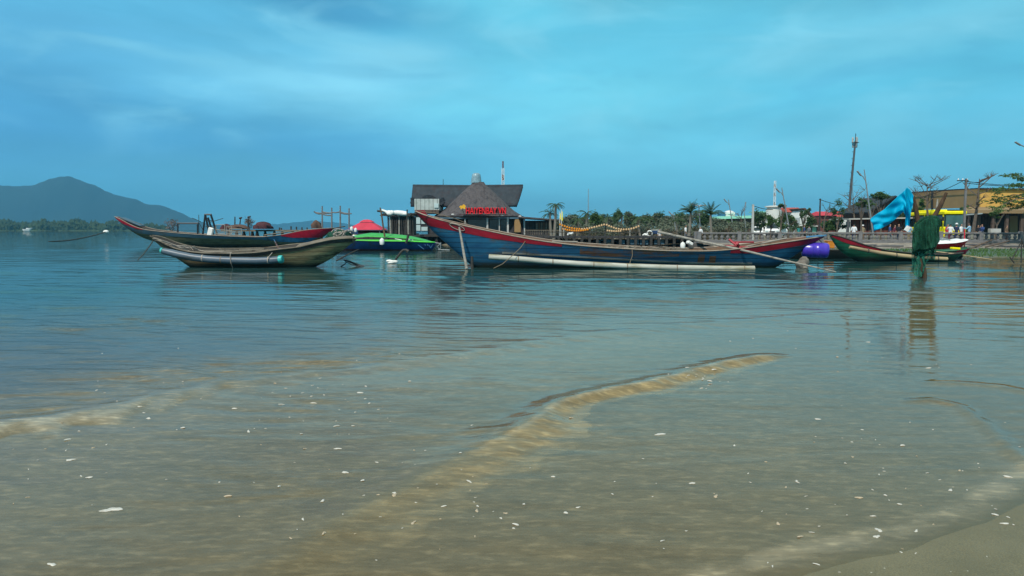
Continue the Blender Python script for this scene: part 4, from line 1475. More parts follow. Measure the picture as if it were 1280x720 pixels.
tag(o, 'white sack leaning under the winch frame', 'sack')


def heap(name, label, px, py, D, rx, rz, m, cat, seed=1, ry=None):
    """a slumped heap: irregular dome with folds"""
    rng = random.Random(seed)
    c = P(px, py, D)
    ph = [rng.uniform(0, 6) for _ in range(4)]
    rows = []
    for i in range(9):
        a = math.pi / 2 * i / 8
        row = []
        for j in range(25):
            b = 2 * math.pi * (j % 24) / 24
            d = 1 + .16 * math.sin(3 * b + ph[0]) + .10 * math.sin(7 * b + ph[1] + 3 * a) + .12 * math.sin(6 * a + 4 * b + ph[2])
            row.append(c + Vector((math.cos(a) * math.cos(b) * rx * d, math.cos(a) * math.sin(b) * (ry or rx) * d, math.sin(a) ** .8 * rz * (1 + .1 * math.sin(2 * b + ph[3])))))
        rows.append(row)
    return tag(MB().sheet(rows).build(name, m, None, True), label, cat)


heap('tarp_heap', 'rounded dark red tarpaulin heap on the far wooden jetty', 328.5, 286, 76, .85, .66, M['tarp_red'], 'tarpaulin', 2)
heap('tarp_heap', 'brown tarpaulin heap with a white cloth beside it, near the red stern', 395, 285.5, 76, .5, .78, M['tarp_brown'], 'tarpaulin', 3)
heap('net_heap', 'heap of brown fishing net on the jetty behind the winch frame', 297, 286.5, 72, .9, .42, M['tarp_brown'], 'net', 4)
heap('net_heap', 'heap of dark red fishing net beside the winch frame', 283, 287, 72, .5, .5, M['tarp_red'], 'net', 5)

# wire cages on deck
for i, (x0, x1, y0, y1, lab) in enumerate(((270, 281, 281, 293, 'open wire fish cage beside the winch frame legs'), (283, 289.5, 283, 293, 'narrow pale wire fish cage in the row on the long boat'), (287, 302, 286, 294.5, 'wide pale wire fish cage at the end of the row on the long boat'))):
    t = thing('fish_cage', lab, 'cage', P((x0 + x1) / 2, y1, D7))
    mb = MB()
    for x in (x0, x1):
        for dd in (-.4, .4):
            mb.tube([P(x, y1, D7 + dd), P(x, y0, D7 + dd)], .035, 5)
    for y in (y0, (y0 + y1) / 2, y1 - .5):
        for dd in (-.4, .4):
            mb.tube([P(x0, y, D7 + dd), P(x1, y, D7 + dd)], .03, 5)
        for x in (x0, x1):
            mb.tube([P(x, y, D7 - .4), P(x, y, D7 + .4)], .03, 5)
    mb.build('frame', M['pole_grey'], t)
    mb = MB()
    k = int((x1 - x0) / 1.3)
    for j in range(1, k):
        x = x0 + (x1 - x0) * j / k
        mb.tube([P(x, (y0 + y1) / 2, D7 - .4), P(x, y1 - .5, D7 - .4)], .013, 4)
    mb.build('mesh', M['rope_pale'], t)

# jetty at the left
JD = 78
t = thing('wooden_jetty', 'low wooden stilt jetty behind the long slate boat', 'jetty', P(345, 296, JD))
MB().box((P(283, 287, JD) + P(402, 289.5, JD)) / 2, (PX(402, JD) - PX(283, JD), 3.0, .16)).build('deck', M['grey_wood'], t)
for x in (286, 296, 305, 315.5, 321.5, 331.5, 343, 353, 366, 379, 392, 401):
    for dd in (-1.3, 1.3):
        MB().tube([P(x, 289, JD + dd), Vector((PX(x, JD), JD + dd, -.6))], .10, 6).build('stilt', M['dark_wood'], t)
for i, (x, y) in enumerate(((349.4, 284.3), (351.7, 284.8), (363.8, 282.8), (370.6, 283.4), (377.5, 284), (384, 284.5))):
    MB().tube([P(x, 289, JD - 1.3), P(x, y, JD - 1.3)], .07, 6).build('rail_post', M['dark_wood'], t)
for lab, a, b_, top in (('bare stick mast beside the jetty heaps', (293.6, 286), (293.7, 270.8), None), ('short pole with a crossed top on the left jetty', (299.3, 286), (300.8, 272.3), (299, 302.4)), ('tall pole with a dark cross head on the left jetty', (309.8, 288), (311, 271), (309.6, 313.2))):
    t = thing('jetty_pole', lab, 'pole', P(a[0], a[1], 74))
    MB().tube([P(*a, 74), P(*b_, 74)], [.07, .05], 6).build('pole', M['dark_wood'], t)
    if top:
        MB().tube([P(top[0], b_[1] + .5, 74), P(top[1], b_[1] - .2, 74)], .09, 6).build('crosspiece', M['dark_wood'], t)

# four-post net rack
RD = 105
t = thing('net_rack', 'tall rack of four grey posts with sagging cross rails over the water', 'rack', P(420, 300, RD))
for x, y in ((402.7, 257.6), (414.7, 259.6), (425.3, 257.2), (436.3, 260.3)):
    MB().tube([P(x, y, RD), Vector((PX(x, RD), RD, -.8))], [.10, .14], 6).build('post', M['concrete'], t)
for a, b_, sag in (((392.5, 264.4), (403, 266.6), .2), ((394, 265.6), (415, 266), .1), ((402, 264.2), (415, 266), .1), ((403, 267.5), (415, 269), .1), ((415, 265.2), (425, 264.6), .1), ((424.5, 264.6), (439.5, 267), .1), ((425, 265.8), (437, 267.3), .1)):
    MB().tube(lerp_pts(P(*a, RD), P(*b_, RD), 6, sag), .10, 6).build('rail', M['concrete'], t)

# pink canopy pavilion
UD = 86
t = thing('canopy_tent', 'faded red two-tier canopy tent behind the green and blue boat', 'tent', P(459, 300, UD))
c = P(459, 287.5, UD)
mb = MB().lathe(c, [(2.75, 0), (2.75, .05), (1.9, .42), (.95, .84), (.9, .86)], 4, 1, 1, .5, 2.0)
mb.v = [v for v in mb.v]
mb.build('canopy', M['pink'], t)
MB().lathe(c + Vector((0, 0, .88)), [(1.05, 0), (1.0, .04), (.5, .26), (.12, .3)], 4, 1, 1, .5).build('top_vent', M['pink'], t)
for dx in (-1.7, 1.7):
    for dy in (-1.7, 1.7):
        MB().tube([c + Vector((dx, dy, .1)), Vector((c.x + dx, c.y + dy, -.5))], .07, 6).build('post', M['grey_metal'], t)
MB().box((c.x - .1, c.y, .5), (5.6, 4.4, .14)).build('platform', M['dark_wood'], t)
MB().box(P(459, 290.8, UD + 1.6), (5.4, .06, .55)).build('back_panel', M['brown_wood'], t)

# green and blue boat
D8 = 54.5
cb = Hull([(418, 300), (430, 300.5), (450, 301.2), (480, 301.8), (510, 302.2), (530, 303), (545.5, 303.8)], [(418, 302), (421, 308), (425, 318), (538, 318), (541.5, 311), (545.5, 305)], D8, 2.2, full=.3)
t = thing('fishing_boat', 'navy blue boat with bright lime green deck covers', 'boat', cb.mid)
mb = MB()
cb.shell(mb)
mb.build('hull', M['deep_blue'], t, True)
cb.strip(PX(424, D8), PX(542, D8), zline([(418, 314), (545, 314)], D8), zline([(418, 311), (545, 311.6)], D8), .02, -1, th=.03).build('bottom_strake', M['tarp_red'], t, True)


def arch(hull, x0, x1, hf, m, name, parent, a=0.0, b_=1.0):
    rows = []
    for i in range(25):
        x = x0 + (x1 - x0) * i / 24
        p, q = hull.at(x, 1, -1, .03), hull.at(x, 1, 1, .03)
        row = []
        for j in range(7):
            s = a + (b_ - a) * j / 6
            row.append(p.lerp(q, s) + Vector((0, 0, .02 + hf(i / 24) * (s ** .7))))
        rows.append(row)
    o = MB().sheet(rows).build(name, m, parent, True)
    md = o.modifiers.new('s', 'SOLIDIFY')
    md.thickness = .03
    return o


arch(cb, PX(436, D8), PX(544.5, D8), lambda s: .16 + .10 * math.sin(math.pi * s), M['lime'], 'side_deck', t, 0, .22)
arch(cb, PX(440, D8), PX(541, D8), lambda s: .55 * (1 - s ** 3) * min(1, .6 + s * 2), M['lime2'], 'deck_cover', t, .38, 1.0)
mb = MB()
for x in (498, 512):
    mb.box(P(x, 299.2, D8 - .9), (.5, .03, .05), (0, .2, 0))
mb.build('deck_trim', M['foam'], t)
mb = MB()
for q in (((521, 305), (530, 311.6)), ((536, 306), (538.5, 310)), ((538.5, 310), (541, 305.5)), ((531, 305.3), (531.8, 307)), ((534.2, 305.3), (535, 307))):
    mb.tube([P(*q[0], D8 - .78), P(*q[1], D8 - .80)], .028, 5)
mb.build('painted_marks', M['sky_blue'], t)
float_ball('net_float', 'white plastic can hanging on the navy side of the lime green boat', 477.5, 302, D8 - 1.2, .17, M['foam'])
o = MB().tube([P(475.2, 259.5, D8 - .5), P(477.5, 272, D8 - .5), P(479, 283, D8 - .5), P(481, 296, D8 - .5)], [.05, .06, .06, .07], 6).build('boat_pole', M['brown_wood'], None, True)
tag(o, 'crooked brown pole standing up from the lime green boat', 'pole')
rng = random.Random(12)
pts = [P(x, y, 60) for x, y in ((477, 262.5), (483, 265), (490, 266), (497, 266), (503, 266.8), (508, 267.2))]
mb = MB().tube(pts, [.08, .12, .16, .2, .22, .18], 9)
for i in range(9):
    mb.ball(P(rng.uniform(486, 507), rng.uniform(264.6, 267.5), 60 + rng.uniform(-.2, .2)), rng.uniform(.1, .2), 7, (1.5, 1, 1))
o = mb.build('rolled_sail', M['foam'], None, True)
tag(o, 'bunched white sheet rolled on a spar above the stilt hut', 'sail')
o = MB().tube([P(471.5, 263.6, 60), P(480, 264.6, 60), P(496, 268.6, 60)], .09, 6).build('spar', M['dark_wood'], None, True)
tag(o, 'dark spar holding the bunched white sheet', 'spar')
o = MB().tube([P(509, 262, 57), P(508.2, 292, 57), P(505, 304, 57)], .05, 6).build('boat_pole', M['dark_wood'], None, True)
tag(o, 'thin dark pole upright before the stilt hut posts', 'pole')
o = MB().tube([P(511, 292.5, D8 - 1.2), P(509, 299, D8 - 1.2), P(507.5, 304, D8 - 1.2)], .09, 6).build('rudder_post', M['dark_wood'], None, True)
tag(o, 'stubby dark post against the side of the lime green boat', 'post')
t = thing('rudder_rods', 'thin metal rudder frame trailing behind the lime green boat', 'frame', P(549, 312, D8))
mb = MB()
for a, b_ in (((541, 304), (549.5, 311.5)), ((551, 303), (550.5, 312)), ((545, 312), (562, 312.6)), ((544, 303.5), (551, 304.6)), ((551, 304), (544, 311))):
    mb.tube([P(*a, D8), P(*b_, D8)], .035, 5)
mb.build('rods', M['grey_metal'], t)

# fishing gear heaped between the two boats
rng = random.Random(21)
mb = MB()
for i in range(7):
    c = P(rng.uniform(421, 437), rng.uniform(289.5, 295.5), 60)
    ring = [c + Vector((math.cos(k / 12 * 6.283) * .42, rng.uniform(-.2, .2), math.sin(k / 12 * 6.283) * .26)) for k in range(13)]
    mb.tube(ring, .04, 5, caps=False)
o = mb.build('rope_coils', M['rope_pale'])
tag(o, 'tangle of pale rope coils heaped beside the lime green boat', 'rope')
heap('net_heap', 'dark grey-green net heap beneath the pale rope coils', 425, 298, 61, 1.0, .62, M['net_green'], 'net', 6)
heap('net_heap', 'navy blue bundle of net with white floats', 438, 292.5, 62, .55, .42, CLOTH['dark_blue'], 'net', 7)
for i, (x, y, lab) in enumerate(((439.5, 285.8, 'white net float on top of the navy net bundle'), (444.5, 287.6, 'white net float right of the navy net bundle'), (436, 290.5, 'white net float in front of the navy net bundle'))):
    float_ball('net_float', lab, x, y, 61.5, .12, M['foam'])
o = MB().tube([P(441, 294.6, 55.5), P(446, 295, 55.5), P(453, 295, 55.5)], [.1, .17, .08], 8, flat=.5).build('foam_float', M['foam'], None, True)
tag(o, 'flat white foam board lying on the lime green deck', 'float')



# ------------------------------------------------------------------ land behind the shore
def slab(name, x0, x1, y0, y1, z0, z1, m, kind='structure', label=None):
    o = MB().box(((x0 + x1) / 2, (y0 + y1) / 2, (z0 + z1) / 2), (x1 - x0, y1 - y0, z1 - z0)).build(name, m)
    return tag(o, label, None, None, kind)


# terrain: a low tongue of land running off to the right
mb = MB()
rows = []
for i in range(31):
    yy = 61.2 + (i / 30) ** 2 * 700
    row = []
    for j in range(41):
        xl = -8 + 10 * vnoise(np.array(yy * .05), np.array(2.0), 4) - (yy - 61) * .10
        xx = xl + (j / 40) ** 1.4 * (520 + yy)
        z = .35 * min(1, j / 2) - (.9 if j == 0 else 0) - (.0 if i else .0)
        if xx < 9 and yy < 68:
            z = min(z, -.3)
        row.append((float(xx), yy, float(z)))
    rows.append(row)
mb.sheet(rows)
tag(mb.build('land', M['soil'], None, True), None, None, None, 'structure')
slab('promenade', 14.2, 150, 60.35, 70, -.2, .42, M['paving'])

# sea wall slope
t = thing('sea_wall', 'stained stone slope of the sea wall under the balustrade', 'sea wall', (40, 56, 0))
rows = []
for i in range(400):
    x = 14.6 + i * .22
    row = [(x, 48.6, -.4), (x, 49.8 + .3 * float(vnoise(np.array(x * .5), np.array(3.0), 5)), .06)]
    z = .10
    for k in range(6):
        y0 = 50.2 + k * 1.65 + .55 * float(fbm(np.array(x * .45), np.array(k * 3.0), 3, 6)) + .12 * float(vnoise(np.array(x * 2.5), np.array(k * 1.7), 8))
        z2 = .16 + k * .055 + .02 * float(fbm(np.array(x * 1.4), np.array(k * 2.0), 2, 9))
        row += [(x, y0, z), (x, y0 + .10, z2)]
        z = z2 + .008
    row.append((x, 59.9, .46))
    rows.append(row)
MB().sheet(rows).build('stone_slope', M['stone'], t)
MB().box((60, 60.12, .50), (90.8, .5, .14), bev=.02).build('coping', M['concrete'], t)
rng = random.Random(4)
mb = MB()
for i in range(26):
    x = 17 + i * 2.1 + rng.uniform(-.5, .5)
    z = rng.uniform(.15, .4)
    y = 50.5 + (z - .13) / .34 * 9
    mb.box((x, y, z + .02), (rng.uniform(.8, 2.6), .5, .06), (.03, 0, rng.uniform(-.3, .3)))
mb.build('ledge_stones', M['concrete_dark'], t)

# balustrade
BD = 60.1
t = thing('balustrade', 'long grey concrete balustrade along the promenade edge', 'balustrade', (30, BD, .55))
bx0, bx1 = 14.6, 53.0
MB().box(((bx0 + bx1) / 2, BD, 1.21), (bx1 - bx0, .26, .13), bev=.03).build('top_rail', M['concrete'], t)
MB().box(((bx0 + bx1) / 2, BD, .63), (bx1 - bx0, .24, .12), bev=.02).build('bottom_rail', M['concrete'], t)
nb = 84
k = 0
pr = [(.05, 0), (.09, .02), (.09, .05), (.05, .08), (.085, .16), (.10, .24), (.06, .36), (.05, .40), (.08, .43), (.08, .456)]
b0 = MB().lathe((0, 0, 0), pr, 8).build('baluster', M['concrete'], None, True)
b0.parent = t
p0 = MB().box((0, 0, 0), (.30, .34, .80), bev=.03).build('post', M['concrete'], None)
p0.parent = t
for i in range(nb + 1):
    x = bx0 + .15 + (bx1 - bx0 - .3) * i / nb
    src, z = (p0, .95) if i % 7 == 0 else (b0, .69)
    if k < 2 and ((i % 7 == 0 and i == 0) or i == 1):
        o = src
        k += 1
    else:
        o = src.copy()
        COL.objects.link(o)
        o.parent = t
    o.location = Vector((x, BD, z)) - t.location
    if src is b0:
        o.scale = (1.5, 1.3, .95)

# dark jetty between the restaurant and the balustrade
JD = 62.5
t = thing('timber_jetty', 'dark timber jetty with square posts behind the middle of the blue boat', 'jetty', P(770, 305, JD))
xa, xb = PX(655, JD), PX(872, JD)
MB().box(((xa + xb) / 2, JD, .90), (xb - xa, 2.4, .16)).build('deck', M['cabin_dark'], t)
MB().box(((xa + xb) / 2, JD + 1.4, .25), (xb - xa, .12, .9)).build('under_deck_dark', M['cabin_dark'], t)  # dark panel colours in the shade under the deck
for i in range(23):
    x = xa + .3 + (xb - xa - .6) * i / 22
    MB().box((x, JD - 1.1, .1), (.2, .2, 1.5)).build('stilt', M['dark_wood'], t)
for i in range(12):
    x = xa + .3 + (xb - xa - .6) * i / 11
    MB().box((x, JD - 1.1, 1.12), (.1, .1, .4)).build('rail_post', M['dark_wood'], t)
MB().box(((xa + xb) / 2, JD - 1.1, 1.30), (xb - xa, .08, .06)).build('hand_rail', M['dark_wood'], t)
rng = random.Random(9)
mb = MB()
for i in range(9):
    x = rng.uniform(xa + 1, xb - 2)
    mb.box((x, JD - .85, .5), (rng.uniform(.4, 1.1), .05, rng.uniform(.25, .45)))
mb.build('grey_panel', M['slate_hull'], t)
o = MB().box(P(870.5, 297, 60.6), (.36, .3, .95), bev=.03).build('stone_pillar', M['concrete'])
tag(o, 'short square grey pillar where the balustrade ends', 'pillar')

# ------------------------------------------------------------------ restaurant on stilts
RDp = 75.0
rest = thing('restaurant', 'thatched waterside restaurant on stilts with a red sign and a conical roof', 'restaurant', P(598, 305, RDp))


def rx(px, D=RDp):
    return P(px, 280, D).x


def rz(py, D=RDp):
    return P(640, py, D).z


# conical thatched roof with a concave sweep
cx = rx(598, 78.2)
prof_px = [(54.5, 270.6), (53.5, 269), (46, 264.5), (38, 258), (32, 252), (26, 246.5), (20, 240.5), (14, 235), (8.6, 230), (7, 227.6)]
cyy = RDp + 3.2
s = cyy / F
prof = [(r * s, rz(y, cyy)) for r, y in prof_px]
mb = MB().lathe((cx, cyy, 0), prof, 48, 1.0, .8, 0, 2.3)
roofm = mb.build('conical_roof', M['thatch'], rest, True)
MB().lathe((rx(595.5, cyy), cyy, 0), [(.56, rz(228.5, cyy)), (.50, rz(224, cyy)), (.46, rz(220, cyy)), (.40, rz(217.6, cyy)), (.25, rz(216.4, cyy))], 14).build('roof_cowl', M['cowl'], rest, True)
# eave rim under the cone
MB().lathe((cx, cyy, 0), [(54.2 * s, rz(272.6, cyy)), (54.9 * s, rz(270.7, cyy))], 48, 1.0, .8, 0, 2.3).build('eave', M['cabin_dark'], rest, True)
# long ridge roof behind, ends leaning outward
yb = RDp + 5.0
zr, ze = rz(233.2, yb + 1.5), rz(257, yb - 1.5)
for sgn, nm in ((-1, 'ridge_roof'), (1, 'ridge_roof')):
    rows = []
    for i in range(25):
        f = i / 24
        xt = P(515.8 + (653.8 - 515.8) * f, 233, yb + 1.5).x
        xe = P(513.5 + (646 - 513.5) * f, 257, yb - 1.5).x
        row = []
        for j in range(7):
            g = j / 6
            sag = -.10 * math.sin(math.pi * g)
            row.append((xt + (xe - xt) * g, yb + 1.5 + sgn * 3.2 * g, zr + (ze - zr) * g + sag + .12 * abs(f - .5)))
        rows.append(row)
    o = MB().sheet(rows).build(nm, M['thatch2'], rest, True)
    md = o.modifiers.new('s', 'SOLIDIFY')
    md.thickness = .22
# ragged left hip hanging lower
rng = random.Random(31)
mb = MB()
for i in range(240):
    f = rng.random()
    x, y = rx(512.5 + 40 * f), RDp + 1.7 + rng.uniform(-.2, .3)
    zz = rz(249 + 3 * rng.random() + 2.5 * math.sin(f * 9), RDp + 1.5)
    mb.box((x, y, zz), (.25, .1, .55), (rng.uniform(-.3, .3), rng.uniform(-.4, .4), 0))
mb.build('ragged_eave', M['thatch2'], rest)
# gable dark end triangles
for px in (517.5, 645):
    x = rx(px, yb)
    MB().prism([(x, yb - 1.0, ze), (x, yb + 1.5, zr - .3), (x, yb + 4.0, ze)], (.1, 0, 0)).build('gable', M['cabin_dark'], rest)
# upper white cabin at the left
ya = RDp + 1.2
x0, x1 = rx(518, ya), rx(549, ya)
MB().box(((x0 + x1) / 2, ya + 2.4, (rz(249, ya) + rz(262.3, ya)) / 2), (x1 - x0, 4.6, rz(248, ya) - rz(262.3, ya))).build('upper_wall', M['cabin_white'], rest)
w = MB().box(((rx(543, ya) + rx(548, ya)) / 2, ya + .06, (rz(254.5, ya) + rz(259.5, ya)) / 2), (.42, .1, .42)).build('window', M['pale_glass'], rest)
MB().box(((x0 + x1) / 2, ya + 2.4, (rz(262.3, ya) + rz(266.5, ya)) / 2), (x1 - x0 - .06, 4.7, rz(262.3, ya) - rz(266.5, ya))).build('lower_band', M['cabin_brown'], rest)
# hall body coloured dark for its dim interior, deck and stilts
xa, xb = rx(519), rx(699)
MB().box(((rx(533) + rx(655)) / 2, RDp + 4.4, (rz(270) + rz(294)) / 2), (rx(655) - rx(533), 6.4, rz(270) - rz(294))).build('dark_hall_body', M['cabin_dark'], rest)
MB().box(((xa + xb) / 2, RDp + 3.6, rz(294.5)), (xb - xa, 9.2, .2)).build('deck', M['dark_wood'], rest)
for i in range(15):
    x = xa + .2 + (xb - xa - .4) * i / 14
    for y in (RDp - .7, RDp + 4.5):
        MB().tube([(x, y, rz(294.5)), (x, y, -.7)], .13, 6).build('stilt', M['dark_wood'], rest)
MB().box(((xa + xb) / 2, RDp + 1.0, .35), (xb - xa, .1, .9)).build('skirt_boards', M['cabin_dark'], rest)
# white posts, beam and glazing of the front
for px in (581.5, 609.2, 624.2, 634.8, 655.6):
    w_ = .18 if px in (609.2, 634.8) else .11
    MB().box((rx(px), RDp - .1, (rz(271.5) + rz(294)) / 2), (w_, w_, rz(271.5) - rz(294))).build('front_post', M['concrete_pale'], rest)
MB().box(((rx(545) + rx(655)) / 2, RDp - .1, rz(272.6)), (rx(655) - rx(545), .14, .14)).build('front_beam', M['slate_hull'], rest)
for i, (a, b_) in enumerate(((584, 607), (611.5, 623), (626, 633.5))):
    MB().box(((rx(a) + rx(b_)) / 2, RDp + 1.14, (rz(274) + rz(291)) / 2), (rx(b_) - rx(a), .06, rz(274) - rz(291))).build('glazing', M['dark_glass'], rest)
MB().box(((rx(643) + rx(651)) / 2, RDp + 1.12, (rz(274) + rz(291)) / 2), (rx(651) - rx(643), .1, rz(274) - rz(291))).build('door', M['ochre_dark'], rest)
for (a, b_, c_, d_) in ((518.8, 524, 271.5, 279.8), (525.2, 531.2, 271.5, 279.8), (518.8, 524, 281, 288.5), (525.2, 533, 283.5, 288.5)):
    MB().box(((rx(a) + rx(b_)) / 2, RDp + .98, (rz(c_) + rz(d_)) / 2), (rx(b_) - rx(a), .08, rz(c_) - rz(d_))).build('window', M['pale_glass'], rest)
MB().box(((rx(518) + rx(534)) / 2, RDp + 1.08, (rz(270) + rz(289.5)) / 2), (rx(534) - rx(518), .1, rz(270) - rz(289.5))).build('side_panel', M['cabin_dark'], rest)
# lower right wing
MB().prism([(rx(648), RDp - .9, rz(270.6)), (rx(699), RDp - .9, rz(274.5)), (rx(699), RDp - .9, rz(276)), (rx(648), RDp - .9, rz(272.4))], (0, 6, 0)).build('wing_roof', M['thatch'], rest)
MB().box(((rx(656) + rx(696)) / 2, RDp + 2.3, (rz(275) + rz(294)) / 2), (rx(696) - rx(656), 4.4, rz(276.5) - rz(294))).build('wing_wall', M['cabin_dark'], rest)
rng = random.Random(41)
for i in range(9):
    x = rx(671 + i * 3.0)
    MB().box((x, RDp + .02, (rz(278) + rz(286.5)) / 2), (.16, .06, rz(278) - rz(286.5))).build('shutter', M['brown_wood'] if i % 2 else M['grey_wood'], rest)
for i in range(15):
    x = rx(657 + i * 2.8)
    MB().box((x, RDp - .5, (rz(288) + rz(294)) / 2), (.05, .05, rz(288) - rz(294))).build('railing_bar', M['grey_wood'], rest)
MB().box(((rx(656) + rx(698)) / 2, RDp - .5, rz(287.8)), (rx(698) - rx(656), .07, .07)).build('hand_rail', M['grey_wood'], rest)
# small bright bits at the eave: lamps
for px, py in ((627.5, 269.4), (650, 270.4), (566, 268)):
    MB().ball(P(px, py, RDp - .45), .12, 8, (1.3, 1, .5)).build('eave_lamp', M['foam'], rest)


# sign of red letters standing on the front of the roof
def letters(txt, x0, x1, z0, z1, y, depth, m, name, parent, label=None, cat=None):
    cu = bpy.data.curves.new(name, 'FONT')
    cu.body = txt
    cu.extrude = depth / 2
    cu.offset = .012
    tmp = bpy.data.objects.new('tmp', cu)
    COL.objects.link(tmp)
    bpy.context.view_layer.update()
    me = bpy.data.meshes.new_from_object(tmp)
    bpy.data.objects.remove(tmp)
    co = np.zeros(len(me.vertices) * 3)
    me.vertices.foreach_get('co', co)
    co = co.reshape(-1, 3)
    mn, mx_ = co.min(0), co.max(0)
    X = x0 + (co[:, 0] - mn[0]) / (mx_[0] - mn[0]) * (x1 - x0)
    Z = z0 + (co[:, 1] - mn[1]) / (mx_[1] - mn[1]) * (z1 - z0)
    Y = y - co[:, 2]
    org = WORLD_AT.get(parent.name) if parent else Vector((0, 0, 0))
    co2 = np.stack([X - org.x, Y - org.y, Z - org.z], 1)
    me.vertices.foreach_set('co', co2.ravel())
    me.materials.clear()
    me.materials.append(m)
    me.update()
    o = bpy.data.objects.new(name, me)
    COL.objects.link(o)
    if parent:
        o.parent = parent
    return o


sg = thing('roof_sign', 'red lettered sign with a golden emblem over the eave of the restaurant', 'sign', P(605, 268, RDp - 1.2))
SY = RDp - 1.0
letters('HAIYENBAY VN', rx(582.5, SY), rx(632.5, SY), rz(267.4, SY), rz(259.2, SY), SY, .1, M['sign_red'], 'letters', sg)
MB().box(((rx(574, SY) + rx(634, SY)) / 2, SY + .12, rz(268, SY)), (rx(634, SY) - rx(574, SY), .06, .06)).build('sign_rail', M['tarp_red'], sg)
MB().box(((rx(582, SY) + rx(633, SY)) / 2, SY + .16, rz(263.3, SY)), (rx(633, SY) - rx(582, SY), .04, .50)).build('sign_back', M['tarp_red'], sg)
for px in (578, 600, 622):
    MB().tube([(rx(px, SY), SY + .2, rz(262, SY)), (rx(px, SY), RDp + 1.3, rz(266, SY))], .03, 5).build('bracket', M['dark_metal'], sg)
em = [(574, 259), (575.5, 257), (578, 257), (579, 255.4), (581, 256), (582.5, 257.8), (581.5, 259), (582, 261), (580.5, 261.4), (578.5, 260), (576.5, 261.6), (575.5, 261), (576, 259.6)]
MB().prism([(rx(a, SY), SY, rz(b_, SY)) for a, b_ in em], (0, .1, 0)).build('emblem', M['sign_gold'], sg)

# stilt hut left of the restaurant
HD = 68
hut = thing('stilt_hut', 'small dark hut of upright poles on stilts with a ragged flat roof', 'hut', P(503, 305, HD))
xa, xb = PX(488, HD), PX(518, HD)
rng = random.Random(6)
mb = MB()
for i in range(150):
    mb.box((rng.uniform(xa - .3, xb + .3), HD + rng.uniform(-1.3, 1.5), P(500, 269, HD).z + rng.uniform(-.05, .12)), (rng.uniform(.4, 1.1), .12, .07), (rng.uniform(-.2, .2), rng.uniform(-.2, .2), rng.uniform(-.8, .8)))
mb.box(((xa + xb) / 2, HD, P(500, 269.8, HD).z), (xb - xa + .4, 2.8, .1))
mb.build('roof', M['dark_wood'], hut)
for i in range(12):
    x = xa + (xb - xa) * i / 11
    MB().tube([(x, HD - 1.1, P(500, 270, HD).z), (x + rng.uniform(-.08, .08), HD - 1.1, -.5 if i % 3 == 0 else .95)], rng.uniform(.05, .09), 6).build('wall_pole', M['pole_grey'] if i % 4 == 1 else M['dark_wood'], hut)
MB().box(((xa + xb) / 2, HD + .5, (P(500, 271, HD).z + .95) / 2), (xb - xa, 1.8, P(500, 271, HD).z - .95)).build('room', M['cabin_dark'], hut)
MB().box(((xa + xb) / 2 - .4, HD, .95), (xb - xa + 2.2, 3.0, .12)).build('deck', M['dark_wood'], hut)
o = MB().box(((PX(440, 80) + PX(520, 80)) / 2, 81, .55), (PX(520, 80) - PX(440, 80), 3, 1.1)).build('dark_quay', M['cabin_dark'])
tag(o, 'dark boarded quay between the red canopy tent and the stilt hut', 'quay')

# thin aerial on the ridge, lattice towers and cell mast


def lattice(name, label, px, ytop, D, w, zbase, m1, m2, bands=10):
    t = thing(name, label, 'tower', (PX(px, D), D, zbase))
    zt = P(px, ytop, D).z
    x = PX(px, D)
    for (dx, dy) in ((-1, -1), (1, -1), (0, 1)):
        MB().tube([(x + dx * w, D + dy * w, zbase), (x + dx * w * .7, D + dy * w * .7, zt)], w * .2, 5).build('leg', m1, t)
    mb = MB()
    k = bands * 2
    for i in range(k):
        z0, z1 = zbase + (zt - zbase) * i / k, zbase + (zt - zbase) * (i + 1) / k
        s_ = 1 if i % 2 else -1
        mb.tube([(x - s_ * w * .9, D - w * .9, z0), (x + s_ * w * .9, D - w * .9, z1)], w * .12, 4)
        mb.tube([(x - w * .9, D - w * .9, z0), (x + w * .9, D - w * .9, z0)], w * .12, 4)
    mb.build('bracing', m1, t)
    for i in range(0, bands, 2):
        z0, z1 = zbase + (zt - zbase) * (i + .5) / bands, zbase + (zt - zbase) * (i + 1.2) / bands
        MB().tube([(x, D, z0), (x, D, z1)], w * .85, 8).build('painted_band', m2, t)
    return t


tw = lattice('radio_tower', 'thin white and red lattice radio tower rising behind the restaurant roof', 628.8, 210, 210, .42, .3, M['white'], M['brick_red'], 8)
MB().tube([(PX(628.8, 210), 210, P(0, 210, 210).z), (PX(628.8, 210), 210, P(0, 201.5, 210).z)], .22, 6).build('antenna', M['brick_red'], tw)
tw = lattice('radio_tower', 'thin lattice radio tower above the round white rooftop', 966.6, 226, 190, .30, .3, M['white'], M['dark_metal'], 12)
o = MB().tube([(PX(735, 150), 150, .3), (PX(735, 150), 150, P(0, 236, 150).z)], [.12, .06], 6).build('radio_mast', M['grey_metal'], None, True)
tag(o, 'bare thin mast standing above the palms', 'mast')
o = MB().tube([P(554, 236, 83), P(554, 224, 83)], .03, 5).build('roof_aerial', M['dark_metal'])
tag(o, 'thin aerial on the ridge of the restaurant roof', 'aerial')

